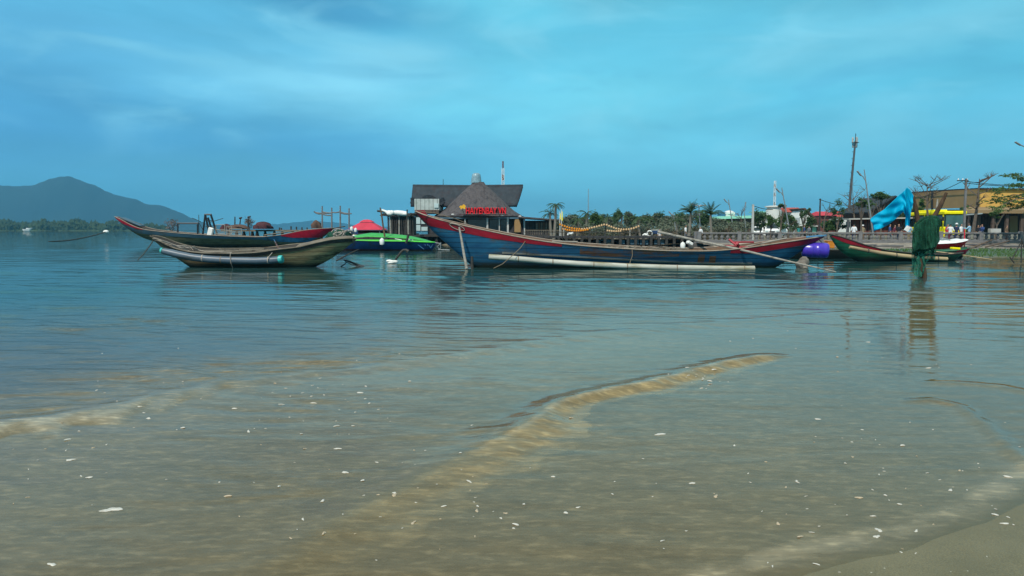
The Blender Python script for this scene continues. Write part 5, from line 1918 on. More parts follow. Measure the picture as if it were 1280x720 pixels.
CD = 110
cm = thing('cell_mast', 'tall dark grey cell mast with a cluster of antennas on top', 'mast', (PX(1058.5, CD), CD, .3))
MB().tube([(PX(1058.7, CD), CD, .3), (PX(1061.4, CD), CD, P(0, 235, CD).z), (PX(1065, CD), CD, P(0, 176, CD).z)], [.20, .17, .12], 10).build('pole', M['mast_grey'], cm, True)
for a in range(3):
    for y0, y1, r in ((171.5, 178, .36), (179, 184.5, .30)):
        an = a * 2.094 + .5
        x = PX(1065, CD) + math.cos(an) * r
        MB().box((x, CD + math.sin(an) * r, (P(0, y0, CD).z + P(0, y1, CD).z) / 2), (.22, .14, P(0, y0, CD).z - P(0, y1, CD).z), (0, 0, an), bev=.03).build('antenna', M['grey_metal'] if y0 > 175 else M['concrete_pale'], cm)
MB().tube([(PX(1065, CD), CD, P(0, 179, CD).z), (PX(1065.2, CD), CD, P(0, 167, CD).z)], .05, 5).build('lightning_rod', M['dark_metal'], cm)
MB().tube([(PX(1065, CD), CD, P(0, 178.6, CD).z), (PX(1065, CD), CD, P(0, 178.2, CD).z)], .5, 12).build('platform', M['dark_metal'], cm)
for i in range(12):
    y = 190 + i * 8.5
    x = PX(1065 - 6.3 * (y - 176) / 115, CD)
    MB().box((x - .3, CD - .2, P(0, y, CD).z), (.2, .08, .06)).build('step', M['dark_metal'], cm)


def street_lamp(label, base, top, arm, D, r=.06, both=False):
    t = thing('street_lamp', label, 'street lamp', P(*base, D))
    a, b_, c_ = P(*base, D), P(*top, D), P(*arm, D)
    MB().tube([a, a.lerp(b_, .5), b_], [r * 1.3, r, r * .7], 7).build('post', M['grey_metal'], t, True)
    q = a.lerp(b_, .82) if not both else a.lerp(b_, .93)
    MB().tube([q, q.lerp(c_, .5) + Vector((0, 0, .12)), c_], r * .6, 6).build('arm', M['grey_metal'], t, True)
    d = (c_ - q).normalized()
    MB().box(c_ + d * .12, (.55, .2, .1), (0, -math.atan2(d.z, abs(d.x)) * (1 if d.x > 0 else -1), 0), bev=.03).build('lamp_head', M['grey_metal'], t)
    if both:
        c2 = c_ + Vector((2 * (q.x - c_.x), 0, 0))
        MB().tube([q, q.lerp(c2, .5) + Vector((0, 0, .12)), c2], r * .6, 6).build('arm', M['grey_metal'], t, True)
        MB().box(c2 + Vector((.1, 0, 0)), (.55, .2, .1), bev=.03).build('lamp_head', M['grey_metal'], t)
    return t


street_lamp('leaning street lamp beside the tall cell mast', (1091.5, 294), (1080.2, 212), (1075, 218), 66, .06)
street_lamp('leaning street lamp above the red tiled roof', (988, 294), (977.2, 234.6), (973.5, 239.2), 72, .06)
street_lamp('faint leaning street lamp above the mint green roof', (918, 294), (910.5, 249.6), (907.5, 252), 90, .06)
street_lamp('leaning street lamp with a bare curved arm beside the concrete utility pole', (933, 294), (929.6, 259.5), (931.5, 257), 85, .05)
street_lamp('double-armed street lamp among the palm trees', (875.5, 294), (873.5, 256), (869.5, 257), 70, .06, True)
street_lamp('tall street lamp reaching in over the ochre building', (1296, 300), (1299, 172), (1274, 180.5), 62, .07)
street_lamp('short leaning street lamp inside the casuarina wood', (846, 296), (841.5, 266.5), (839, 268), 78, .05)


def utility_pole(label, px, ytop, D, w, m, cross=True, lean=0):
    t = thing('utility_pole', label, 'utility pole', (PX(px, D), D, .35))
    zt = P(0, ytop, D).z
    MB().box((PX(px, D) + lean / 2, D, (zt + .3) / 2), (w, w * .8, zt - .3), (0, math.atan2(lean, zt), 0), taper=.75).build('pole', m, t)
    if cross:
        MB().box((PX(px, D) + lean - .3, D, zt - .18), (1.0, .08, .08)).build('crossarm', M['dark_metal'], t)
        for dx in (-.7, -.3, .1):
            MB().lathe((PX(px, D) + lean + dx, D, zt - .14), [(.03, 0), (.06, .05), (.04, .12), (.02, .16)], 8).build('insulator', M['foam'], t)
    return t


utility_pole('pale square concrete utility pole before the brown garden wall', 940.3, 255.5, 66, .21, M['concrete_pale'], False)
utility_pole('dark wooden utility pole between the two red roofs', 1023.8, 248.3, 66, .13, M['dark_wood'], False)
utility_pole('concrete utility pole with a crossarm before the ochre building', 1204.3, 223.3, 68, .20, M['concrete'])
WIRES = [((940, 256.5, 66), (966, 262, 75), .1), ((1024, 249, 66), (1060, 256, 110), .2), ((1204, 226, 68), (1150, 247, 72), .15), ((1204, 226, 68), (1290, 231.5, 68), .15),
         ((1204, 228.5, 68), (1290, 233, 68), .1), ((1204, 226, 68), (1225, 228, 69), .05)]
for i, (a, b_, sg_) in enumerate(WIRES):
    o = MB().tube(lerp_pts(P(*a), P(*b_), 10, sg_), .028, 4).build('power_line', M['rubber'])
    tag(o, ['overhead wire from the pale concrete pole towards the round white rooftop', 'overhead wire from the dark wooden pole to the cell mast', 'overhead wire sloping down left from the crossarm pole', 'upper overhead wire right of the crossarm pole',
            'lower overhead wire right of the crossarm pole', 'short overhead wire from the crossarm to the pruned tree'][i], 'wire')

# ------------------------------------------------------------------ buildings on the right
YD = 88.0
yb_ = thing('ochre_hall', 'large ochre yellow hall with a flat dark roof edge and an open ground floor', 'building', (PX(1225, YD), YD, .4))


def wallx(px0, py0, px1, py1, yb0, yb1, D0, D1, m, name, parent, th=.2):
    """a wall between two plan points, top and bottom read from the picture"""
    a0, a1 = P(px0, py0, D0), P(px1, py1, D1)
    b0_, b1_ = P(px0, yb0, D0), P(px1, yb1, D1)
    return MB().prism([a0, a1, b1_, b0_], (0, th, 0)).build(name, m, parent)


wallx(1225.5, 236, 1310, 237.5, 259.5, 260, YD, YD, M['ochre'], 'front_wall', yb_)
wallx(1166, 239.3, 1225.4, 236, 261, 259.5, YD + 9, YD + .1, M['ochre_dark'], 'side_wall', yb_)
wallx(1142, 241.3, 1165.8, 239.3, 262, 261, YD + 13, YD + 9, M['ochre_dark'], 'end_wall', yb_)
wallx(1225, 234.8, 1310, 236.2, 236.1, 237.6, YD - .3, YD - .3, M['dark_metal'], 'roof_edge', yb_, .5)
wallx(1165, 238, 1225.2, 234.8, 239.5, 236.1, YD + 8.7, YD - .25, M['dark_metal'], 'roof_edge', yb_, .5)
wallx(1141, 240, 1165, 238, 241.5, 239.5, YD + 12.7, YD + 8.7, M['dark_metal'], 'roof_edge', yb_, .5)
wallx(1165, 239.4, 1166.6, 239.3, 290, 290, YD + 8.6, YD + 8.6, M['dark_metal'], 'drain_pipe', yb_, .2)
za = P(0, 260, YD).z
rows = [[(PX(1205 + 105 * j / 8, YD), YD + .3, za + .02) for j in range(9)], [(PX(1205 + 105 * j / 8, YD - 6), YD - 6, P(0, 264, YD - 6).z) for j in range(9)]]
o = MB().sheet(rows).build('awning_roof', M['awning'], yb_)
md = o.modifiers.new('s', 'SOLIDIFY')
md.thickness = .12
wallx(1205, 262.5, 1310, 263, 266.5, 267, YD - 6.05, YD - 6.05, M['awning'], 'fascia', yb_, .08)
wallx(1213, 262, 1310, 262, 293, 293, YD + .4, YD + .4, M['cabin_brown'], 'ground_floor_wall', yb_)
wallx(1120, 262, 1212, 262, 293, 293, YD + 10, YD + 8, M['cabin_dark'], 'dim_interior_wall', yb_)  # dark colour stands in for the dim open interior
for px in (1222, 1240, 1257, 1276, 1294):
    x = PX(px, YD - 5.5)
    MB().box((x, YD - 5.5, (P(0, 266.8, YD - 5.5).z + .3) / 2), (.28, .28, P(0, 266.8, YD - 5.5).z - .3)).build('column', M['cabin_brown'], yb_)
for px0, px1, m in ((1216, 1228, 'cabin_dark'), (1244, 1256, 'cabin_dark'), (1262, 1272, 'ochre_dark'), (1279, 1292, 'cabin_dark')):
    wallx(px0, 270, px1, 270, 291, 291, YD - .1, YD - .1, M[m], 'doorway', yb_, .1)  # dark panels paint in the dimness of the open ground floor
rows = [[P(1206, 265.5, YD - 3), P(1218, 265.2, YD - 3), P(1231, 265.5, YD - 3)], [P(1203, 269.5, YD - 7), P(1217, 268.6, YD - 7), P(1228, 267.6, YD - 7)]]
o = MB().sheet(rows).build('metal_awning', M['galv'], yb_)
md = o.modifiers.new('s', 'SOLIDIFY')
md.thickness = .06
o = MB().box(P(1243, 288.6, 74), (1.0, .5, .42), bev=.03).build('market_box', M['concrete_pale'])
tag(o, 'pale grey box on the promenade under the ochre hall awning', 'box')

LD = 80
lo_ = thing('low_building', 'low red-brown building with a thin white roof edge, left of the cyan tarpaulin', 'building', (PX(1093, LD), LD, .4))
wallx(1064, 274, 1140, 272.5, 294, 294, LD, LD, M['brick_red'], 'wall', lo_)
wallx(1061, 273, 1142, 271.5, 274.6, 273.2, LD - .9, LD - .9, M['concrete_pale'], 'roof_edge', lo_, 5)
for px in (1076, 1089, 1110):
    wallx(px, 277, px + 4, 277, 293, 293, LD - .06, LD - .06, M['cabin_dark'], 'door', lo_, .05)
GD = 98
gh = thing('gabled_house', 'brown gabled roof house behind the low red-brown building', 'house', (PX(1106, GD), GD, .4))
MB().prism([P(1088, 272, GD), P(1087, 263.5, GD), P(1120, 245.5, GD), P(1133, 256, GD), P(1133, 272, GD)], (0, 8, 0)).build('wall', M['roof_brown'], gh)
mb = MB()
mb.prism([P(1084, 265, GD - .5), P(1120, 244.3, GD - .5), P(1120, 246.3, GD - .5), P(1084.5, 267, GD - .5)], (0, 9, 0))
mb.prism([P(1120, 244.3, GD - .5), P(1136, 257, GD - .5), P(1136, 259, GD - .5), P(1120, 246.3, GD - .5)], (0, 9, 0))
mb.build('roof', M['thatch2'], gh)


def house(label, x0, x1, yr, ye, yb, D, roofm, wallm, gable_right=True, hip=.18):
    t = thing('house', label, 'house', (PX((x0 + x1) / 2, D), D, .4))
    w = PX(x1, D) - PX(x0, D)
    zr_, ze_, zb_ = P(0, yr, D).z, P(0, ye, D).z, max(.3, P(0, yb, D).z)
    xm0, xm1 = PX(x0, D), PX(x1, D)
    MB().box(((xm0 + xm1) / 2, D + 4, (ze_ + zb_) / 2), (w * .94, 7, ze_ - zb_)).build('wall', wallm, t)
    a = w * hip
    vs = [(xm0, D, ze_), (xm1, D, ze_), (xm1, D + 8, ze_), (xm0, D + 8, ze_), (xm0 + a, D + 4, zr_), (xm1 - (0 if gable_right else a), D + 4, zr_)]
    mb = MB().add(vs, [(0, 1, 5, 4), (1, 2, 5), (2, 3, 4, 5), (3, 0, 4), (0, 3, 2, 1)])
    mb.build('roof', roofm, t)
    k = max(2, int(w / 3))
    for i in range(k):
        x = xm0 + w * (i + .5) / k
        f = MB().box((x, D + .48, (ze_ + zb_) / 2), (.9, .1, min(1.2, (ze_ - zb_) * .6))).build('window', M['dark_glass'], t)
    return t


house('house with a red tiled hip roof and white gable behind the two vans', 980, 1006, 258.8, 265, 290, 150, M['roof_red'], M['wall_white'])
t = house('house with a crimson metal roof left of the cell mast', 1026, 1047, 263.8, 269.4, 290, 140, M['roof_crimson'], M['brick_red'], False)
t = house('small house with a faded red roof half hidden right of the cell mast', 1044, 1066, 263.5, 271, 290, 165, M['roof_red'], M['wall_white'], False)
GB = 120
t = thing('white_gable', 'white gable end with a dark sloping roof beside the red tiled roof', 'house', (PX(1008, GB), GB, .4))
MB().prism([P(1000, 292, GB), P(1000, 272, GB), P(1006, 262, GB), P(1014, 274, GB), P(1014, 292, GB)], (0, 5, 0)).build('wall', M['wall_white'], t)
MB().prism([P(1003.5, 260.5, GB - .3), P(1006.5, 259.8, GB - .3), P(1019, 271, GB - .3), P(1018, 272.5, GB - .3)], (0, 6, 0)).build('roof', M['roof_brown'], t)

MD = 125
t = thing('market_hall', 'long low hall with a mint green roof edge behind the palms', 'building', (PX(920, MD), MD, .4))
wallx(898, 273.5, 944, 272.5, 294, 294, MD, MD, M['cabin_brown'], 'wall', t)
wallx(896, 270.6, 946, 269.2, 273.8, 272.6, MD - .8, MD - .8, M['mint'], 'roof_edge', t, 6)
MB().box(P(911.5, 268.2, MD + 3), (1.5, 1.5, .8)).build('roof_room', M['wall_white'], t)
MB().lathe(P(911.5, 265.8, MD + 3), [(.95, -.25), (.95, 0), (.6, .25), (.15, .38)], 12).build('roof_cap', M['wall_white'], t, True)
MB().box(P(902.5, 267.5, MD + 3), (1.3, 1.0, .6)).build('water_tank', M['sky_blue'], t)
RT = 150
t = thing('round_rooftop', 'white building with a round flat-topped tower above the trees', 'building', (PX(967, RT), RT, .4))
c = P(967, 266, RT)
MB().lathe((c.x, RT, 0), [(1.5, .4), (1.5, P(0, 262.5, RT).z), (1.35, P(0, 262.3, RT).z), (1.3, P(0, 259.3, RT).z), (1.7, P(0, 259, RT).z), (1.7, P(0, 257.8, RT).z), (.8, P(0, 257.2, RT).z)], 20).build('tower', M['wall_white'], t, True)
MB().box((c.x - .4, RT + 3, (P(0, 265, RT).z + .4) / 2), (4.6, 4, P(0, 265, RT).z - .4)).build('wall', M['wall_white'], t)
MB().box((c.x - .6, RT + 2.9, P(0, 264.8, RT).z), (5.4, 4.6, .18)).build('roof_slab', M['mint'], t)
for dx in (-1.6, -.4, .9):
    MB().box((c.x - .4 + dx, RT + .98, P(0, 270, RT).z), (.6, .1, .8)).build('window', M['dark_glass'], t)
FD = 95
t = thing('mint_stall', 'mint green sided stall behind the people on the promenade', 'stall', (PX(1010, FD), FD, .4))
wallx(1000.5, 282.8, 1021.5, 283.2, 290, 290, FD, FD, M['mint'], 'panel', t, .15)
wallx(999.5, 281.6, 1022.5, 282, 282.9, 283.2, FD - .5, FD - .5, M['wall_white'], 'roof_edge', t, 2.5)
for px in (1001, 1007, 1014, 1021):
    MB().box((PX(px, FD - .1), FD - .1, 1.2), (.12, .12, 1.7)).build('post', M['dark_wood'], t)
o = MB().prism([P(894, 289, 90), P(898, 288.4, 90), P(935, 289, 90), P(935, 292.4, 90), P(894, 292.4, 90)], (0, .2, 0)).build('garden_wall', M['cabin_brown'])
tag(o, 'low brown garden wall behind the palms', 'wall')

# two white vans


def van(label, px, D, scale=1.0, rot=0.0):
    t = thing('minibus', label, 'van', (PX(px, D), D, .36))
    o_ = Vector((PX(px, D), D, .36))
    R = Matrix.Rotation(rot, 3, 'Z')

    def T(mb):
        mb.v = [tuple(R @ (Vector(p) * scale) + o_) for p in mb.v]
        return mb
    L2, W = 2.6, .95
    side = [(-.3, .35), (-.35, 1.0), (-.15, 1.25), (.45, 2.05), (.75, 2.25), (5.1, 2.3), (5.3, 2.1), (5.35, .4)]
    T(MB().prism([(-W, y, z) for y, z in side], (2 * W, 0, 0))).build('body', M['white'], t)
    T(MB().prism([(-W + .12, -.13, 1.30), (W - .12, -.13, 1.30), (W - .2, .36, 1.95), (-W + .2, .36, 1.95)], (0, -.05, .04))).build('windscreen', M['dark_glass'], t)
    for s_ in (-1, 1):
        T(MB().box((s_ * (W + .005), 2.7, 1.62), (.03, 4.2, .55), bev=.01)).build('side_window', M['dark_glass'], t)
        T(MB().box((s_ * .68, -.34, .92), (.34, .06, .2), bev=.02)).build('headlight', M['pale_glass'], t)
        for y in (.6, 4.3):
            w_ = T(MB().tube([(s_ * (W - .2), y, .34), (s_ * (W + .01), y, .34)], .34, 16)).build('wheel', M['rubber'], t, True)
        T(MB().box((s_ * (W + .18), .1, 1.35), (.18, .08, .3), bev=.02)).build('mirror', M['rubber'], t)
    T(MB().box((0, -.37, .5), (1.7, .08, .24), bev=.03)).build('bumper', M['dark_metal'], t)
    T(MB().box((0, -.355, .86), (.7, .05, .16), bev=.02)).build('grille', M['dark_metal'], t)
    return t


van('white minibus parked behind the balustrade, the one nearer the pale pole', 965.5, 104, 1.0, -.5)
van('white minibus parked behind the balustrade, the one further from the pale pole', 977, 112, 1.0, -.35)
van('small white van half hidden by the trees behind the pale pole', 947.5, 118, .75, -.3)

# yellow bus
BX, BDp = PX(1193.5, 72), 72
bus = thing('tour_bus', 'yellow bus parked on the promenade behind the green net', 'bus', (BX, BDp, .42))
org = Vector((BX, BDp, .42))
R = Matrix.Rotation(math.radians(-5), 3, 'Z')


def TB(mb):
    mb.v = [tuple(R @ Vector(p) + org) for p in mb.v]
    return mb


W, H, LN = 1.0, 2.95, 8.4
TB(MB().box((0, LN / 2, .85), (2 * W, LN, 1.0), bev=.08)).build('body', M['yellow'], bus)
TB(MB().box((0, LN / 2 + .04, 1.9), (2 * W - .1, LN - .15, 1.15), bev=.05)).build('window_band', M['dark_glass'], bus)
TB(MB().box((0, LN / 2, H - .28), (2 * W + .04, LN + .06, .34), bev=.13)).build('roof', M['yellow'], bus)
TB(MB().box((0, LN / 2 + 1, H - .02), (1.3, 4.2, .22), bev=.09)).build('roof_unit', M['yellow'], bus)
TB(MB().box((0, -.02, 1.85), (1.8, .05, 1.15), bev=.04)).build('windscreen', mat('bus_windscreen', (.05, .12, .12), .1, .2, 1, spec=.8), bus)
for s_ in (-1, 1):
    for i in range(5):
        TB(MB().box((s_ * (W - .02), .35 + i * (LN - .6) / 4, 1.9), (.06, .12, 1.2))).build('window_pillar', M['yellow'], bus)
    for y in (1.5, 6.6):
        w_ = TB(MB().tube([(s_ * (W - .25), y, .42), (s_ * (W + .02), y, .42)], .42, 18)).build('wheel', M['rubber'], bus, True)
        TB(MB().tube([(s_ * (W + .02), y, .42), (s_ * (W + .03), y, .42)], .2, 12)).build('rim', M['grey_metal'], w_, True)
    TB(MB().box((s_ * .72, -.03, .75), (.3, .05, .18), bev=.02)).build('headlight', M['pale_glass'], bus)
    TB(MB().box((s_ * (W + .2), -.15, 2.1), (.12, .1, .4), bev=.03)).build('mirror', M['rubber'], bus)
TB(MB().box((0, -.05, .5), (1.9, .1, .2), bev=.03)).build('bumper', M['dark_metal'], bus)

# ------------------------------------------------------------------ people
PROTO = {}


def person_mesh(pose):
    """one continuous skinned body; returns (verts, faces)"""
    if pose in PROTO:
        return PROTO[pose]
    J = {}
    E = []

    def j(n, x, y, z, r, p=None):
        J[n] = (len(J), (x, y, z), r)
        if p:
            E.append((J[p][0], J[n][0]))
    j('pelvis', 0, 0, .92, .125)
    if pose == 'sit':
        pass
    j('belly', 0, 0, 1.06, .12, 'pelvis')
    j('chest', 0, .01, 1.25, .145, 'belly')
    j('collar', 0, .01, 1.40, .10, 'chest')
    j('neck', 0, 0, 1.47, .052, 'collar')
    j('jaw', 0, -.015, 1.55, .068, 'neck')
    j('skull', 0, -.01, 1.63, .088, 'jaw')
    j('crown', 0, .0, 1.69, .06, 'skull')
    for s_, n in ((-1, 'l'), (1, 'r')):
        ax = {'stand': .24, 'walk': .22, 'reach': .26}[pose]
        j('sh' + n, s_ * .17, .01, 1.37, .062, 'collar')
        if pose == 'reach' and s_ > 0:
            j('el' + n, s_ * .27, -.12, 1.20, .042, 'sh' + n)
            j('wr' + n, s_ * .20, -.34, 1.26, .03, 'el' + n)
            j('ha' + n, s_ * .18, -.43, 1.28, .028, 'wr' + n)
        else:
            sw = (.12 * s_ if pose == 'walk' else 0)
            j('el' + n, s_ * ax, .03 + sw * .5, 1.10, .042, 'sh' + n)
            j('wr' + n, s_ * (ax + .01), -.03 + sw, .87, .03, 'el' + n)
            j('ha' + n, s_ * (ax + .005), -.05 + sw * 1.1, .78, .030, 'wr' + n)
        st = (-.16 * s_ if pose == 'walk' else 0)
        j('hp' + n, s_ * .085, 0, .86, .095, 'pelvis')
        j('kn' + n, s_ * .095, -.01 + st * .6, .49, .06, 'hp' + n)
        j('an' + n, s_ * .10, .03 + st * 1.2, .09, .04, 'kn' + n)
        j('to' + n, s_ * .115, -.13 + st * 1.2, .03, .033, 'an' + n)
    me = bpy.data.meshes.new('tmp')
    me.from_pydata([v[1] for v in J.values()], E, [])
    o = bpy.data.objects.new('tmp', me)
    COL.objects.link(o)
    md = o.modifiers.new('skin', 'SKIN')
    sv = me.skin_vertices[0].data
    for (i, _, r) in J.values():
        sv[i].radius = (r * (1.15 if i < 4 else 1), r * (.8 if i < 4 else 1))
    sv[0].use_root = True
    o.modifiers.new('sub', 'SUBSURF').levels = 1
    dg = bpy.context.evaluated_depsgraph_get()
    ev = o.evaluated_get(dg)
    m2 = ev.to_mesh()
    vs = [tuple(v.co) for v in m2.vertices]
    ns = [tuple(v.normal) for v in m2.vertices]
    fs = [tuple(p.vertices) for p in m2.polygons]
    ev.to_mesh_clear()
    bpy.data.objects.remove(o)
    PROTO[pose] = (vs, ns, fs)
    return PROTO[pose]


def person(label, px, D, shirt, trousers, pose='stand', rot=0.0, h=1.66, z0=.42, hat=None, hair=True):
    vs, ns, fs = person_mesh(pose)
    t = thing('person', label, 'person', (PX(px, D), D, z0))
    t.rotation_euler = (0, 0, rot)
    k = h / 1.75
    t.scale = (k, k, k)

    def part(name, cond, infl, m):
        keep = [f for f in fs if all(cond(vs[i]) for i in f)]
        idx = {}
        v2, f2 = [], []
        for f in keep:
            q = []
            for i in f:
                if i not in idx:
                    idx[i] = len(v2)
                    v2.append(tuple(a + b_ * infl for a, b_ in zip(vs[i], ns[i])))
                q.append(idx[i])
            f2.append(q)
        if not f2:
            return
        me = bpy.data.meshes.new(name)
        me.from_pydata(v2, [], f2)
        me.polygons.foreach_set('use_smooth', [True] * len(f2))
        me.materials.append(m)
        o = bpy.data.objects.new(name, me)
        COL.objects.link(o)
        o.parent = t
    part('body', lambda p: True, 0, M['skin'])
    part('shirt', lambda p: .90 < p[2] < 1.46 and not (abs(p[0]) > .2 and p[2] < 1.06), .016, CLOTH[shirt])
    part('trousers', lambda p: .10 < p[2] < .97 and abs(p[0]) < .19, .014, CLOTH[trousers])
    part('hair', lambda p: p[2] > 1.56 and (p[1] > -.045 or p[2] > 1.69), .014, M['hair'])
    part('shoe', lambda p: p[2] < .075, .012, CLOTH['black'])
    if hat:
        c = Vector((0, 0, 1.70))
        if hat == 'cone':
            mb = MB().lathe(c, [(.23, -.02), (.235, 0), (.12, .09), (.01, .16)], 16)
        else:
            mb = MB().lathe(c, [(.17, -.02), (.105, 0), (.10, .06), (.06, .09), (.01, .1)], 14)
        o = mb.build('hat', CLOTH['white'] if hat != 'cone' else M['bamboo'], None, True)
        o.parent = t
    return t


PEOPLE = [
    ('person in a white shirt leaning at the balustrade above the green boat bow', 1067, 66, 'white', 'navy', 'stand', 2.6, None, 1.6),
    ('person in dark clothes walking by the mint green stall', 1005, 78, 'dark_blue', 'black', 'walk', 1.2, None, 1.65),
    ('person in teal standing beside the mint green stall', 998, 76, 'teal', 'grey', 'stand', .4, None, 1.6),
    ('person in grey with a light bag beside the mint green stall', 1011, 80, 'grey', 'navy', 'stand', 2.0, None, 1.6),
    ('person in a pale cap between the cell mast and the white shirt person', 1078, 78, 'khaki', 'brown', 'walk', -.6, 'cap', 1.6),
    ('person in maroon behind the balustrade below the cyan tarpaulin', 1118, 70, 'maroon', 'black', 'stand', .8, None, 1.6),
    ('person in black below the cyan tarpaulin', 1123, 68, 'black', 'navy', 'stand', -.5, None, 1.62),
    ('person in blue jeans jacket left of the tarpaulin tail', 1112, 68, 'dark_blue', 'grey', 'walk', .9, None, 1.6),
    ('person in a pale top between the tarpaulin tail and the net', 1136, 68, 'light_blue', 'khaki', 'stand', 2.9, None, 1.6),
    ('person in red leaning by the side of the yellow bus', 1184, 67, 'red', 'grey', 'stand', .3, None, 1.58),
    ('person in white and red at the balustrade in front of the bus', 1187.5, 64, 'white', 'maroon', 'reach', 2.8, None, 1.58),
    ('person with a white cap bending at the balustrade before the bus', 1195, 64.5, 'navy', 'navy', 'reach', 2.2, 'cap', 1.6),
    ('person with a white bag beside the bus windscreen', 1201, 65, 'white', 'black', 'stand', .6, None, 1.6),
    ('person in a loose light blue shirt at the end of the group by the bus', 1211, 64, 'light_blue', 'navy', 'reach', -2.4, None, 1.66),
    ('person in a dark jacket beneath the awning, left of the two under it', 1222, 74, 'black', 'black', 'stand', .2, None, 1.62),
    ('person in blue and red beneath the ochre hall awning', 1227, 72, 'dark_blue', 'navy', 'reach', -1.2, None, 1.68),
    ('person in pink sitting height behind the first awning pair', 1224.5, 76, 'pink', 'grey', 'stand', 1.2, None, 1.6),
    ('person in a white shirt near the pillar where the balustrade begins', 857, 74, 'white', 'grey', 'walk', 1.0, None, 1.6),
    ('person crouching in white among the palms right of the double lamp', 875.5, 67, 'white', 'khaki', 'walk', -1.0, None, 1.35),
    ('person in white at the very start of the dark jetty boats', 824.5, 64, 'white', 'white', 'stand', .1, None, 1.15),
    ('person in dark clothes in the shade far under the awning', 1258, 78, 'brown', 'black', 'stand', .5, None, 1.6),
]
for (lab, px, Dp, sh, tr, po, ro, hat, hh) in PEOPLE:
    person(lab, px, Dp, sh, tr, po, ro, hh, .42 if Dp < 70 else .36, hat)

# parked things on the shore by the pillar
t = thing('tricycle', 'small white and blue covered cart at the end of the dark jetty', 'cart', P(818, 292, 66))
MB().box(P(819, 290.2, 66), (.75, .8, .28), bev=.05).build('body', M['deep_blue'], t)
MB().box(P(820, 287.6, 66), (.8, .85, .05), bev=.01).build('canopy', M['wall_white'], t)
for dx in (-.3, .3):
    MB().tube([P(819, 290.5, 65.5) + Vector((dx, 0, 0)), P(820, 287.6, 65.5) + Vector((dx, 0, 0))], .02, 4).build('post', M['grey_metal'], t)
    MB().tube([P(819, 292.6, 65.6) + Vector((dx, 0, 0)), P(819, 292.6, 65.7) + Vector((dx, 0, 0))], .16, 12).build('wheel', M['rubber'], t)
ring = [P(812, 292, 65.5) + Vector((math.cos(a / 16 * 6.283) * .2, 0, math.sin(a / 16 * 6.283) * .24)) for a in range(17)]
tag(MB().tube(ring, .06, 7, caps=False).build('life_ring', M['foam'], None, True), 'white life ring beside the small covered cart', 'life ring')
heap('white_bundle', 'small white bundle on the deck edge left of the life ring', 806.5, 294, 64, .22, .16, M['foam'], 'bundle', 9)
t = thing('motorbike', 'parked white motorbike seen between the palm trunks and the restaurant', 'motorbike', P(712, 293, 70))
for px in (709.5, 715.5):
    c = P(px, 294.4, 70)
    MB().tube([c + Vector((math.cos(a / 14 * 6.283) * .24, 0, math.sin(a / 14 * 6.283) * .24)) for a in range(15)], .045, 6, caps=False).build('wheel', M['rubber'], t, True)
MB().tube([P(709.5, 294, 70), P(711, 291.4, 70), P(713.5, 292.2, 70), P(716.5, 290.8, 70)], [.08, .14, .1, .12], 8).build('body', M['white'], t, True)
MB().tube([P(709.8, 293.6, 70), P(710.8, 290.2, 70)], .03, 5).build('fork', M['dark_metal'], t)
MB().tube([P(710.2, 290.2, 69.8), P(711.2, 290, 70.2)], .03, 5).build('handlebar', M['dark_metal'], t)

# ------------------------------------------------------------------ lantern strings
def lantern_string(label, pts, n, r, mA, mB_, D):
    t = thing('lantern_string', label, 'lantern string', P(*pts[0], D))
    P3 = [P(x, y, D) for x, y in pts]
    MB().tube(P3, .02, 4).build('cord', M['rubber'], t)
    L_ = [0]
    for a, b_ in zip(P3, P3[1:]):
        L_.append(L_[-1] + (b_ - a).length)
    la = None
    for i in range(n):
        s_ = L_[-1] * (i + .5) / n
        k = max(j for j in range(len(L_)) if L_[j] <= s_)
        k = min(k, len(P3) - 2)
        p = P3[k].lerp(P3[k + 1], (s_ - L_[k]) / (L_[k + 1] - L_[k])) - Vector((0, 0, r * .9))
        if la is None or i == n // 2:
            la = MB().lathe((0, 0, 0), [(r * .4, -r), (r * .9, -r * .6), (r, 0), (r * .9, r * .6), (r * .4, r)], 10).build('lantern', mA if i < n // 2 else mB_, None, True)
            o = la
        else:
            o = la.copy()
            COL.objects.link(o)
        o.parent = t
        o.location = p - WORLD_AT[t.name]
    return t


lantern_string('upper string of orange lanterns from the yellow flag pole', [(698.7, 279), (705, 281.5), (712, 283.6), (720, 285), (728, 285.3), (736, 284.4), (745, 282.4), (756.6, 279.4)], 19, .085, M['lantern'], M['lantern_pale'], 63)
lantern_string('lower string of orange lanterns beside the restaurant', [(702.6, 284.7), (710, 286.6), (719, 287.4), (728, 287), (736, 285.6)], 12, .085, M['lantern'], M['lantern'], 62.4)
lantern_string('string of pale lanterns sagging past the palm trees', [(757, 279.4), (763, 282), (770, 284.6), (778, 286), (786, 285.6), (793, 284), (799.7, 281.2)], 14, .085, M['lantern_pale'], M['lantern_pale'], 63)
lantern_string('short low string of pale lanterns in the middle', [(758, 287), (764, 287.8), (771, 288.2), (777, 287.6)], 7, .08, M['lantern_pale'], M['lantern_pale'], 62.4)
for lab, px, y0, D_ in (('pale lantern post nearest the restaurant', 701.5, 283, 62.6), ('pale lantern post beside the first lantern post', 704.8, 285, 62.2), ('pale lantern post under the middle of the pale lanterns', 787.5, 286.5, 62.6)):
    o = MB().tube([P(px, y0, D_), Vector((PX(px - .6, D_), D_, -.3))], [.06, .09], 7).build('lantern_post', M['pole_grey'], None, True)
    tag(o, lab, 'post')
o = MB().tube([P(756.8, 279, 63.2), Vector((PX(756.8, 63.2), 63.2, .3))], .04, 6).build('lantern_post', M['dark_wood'], None, True)
tag(o, 'thin dark post where the two lantern strings meet', 'post')
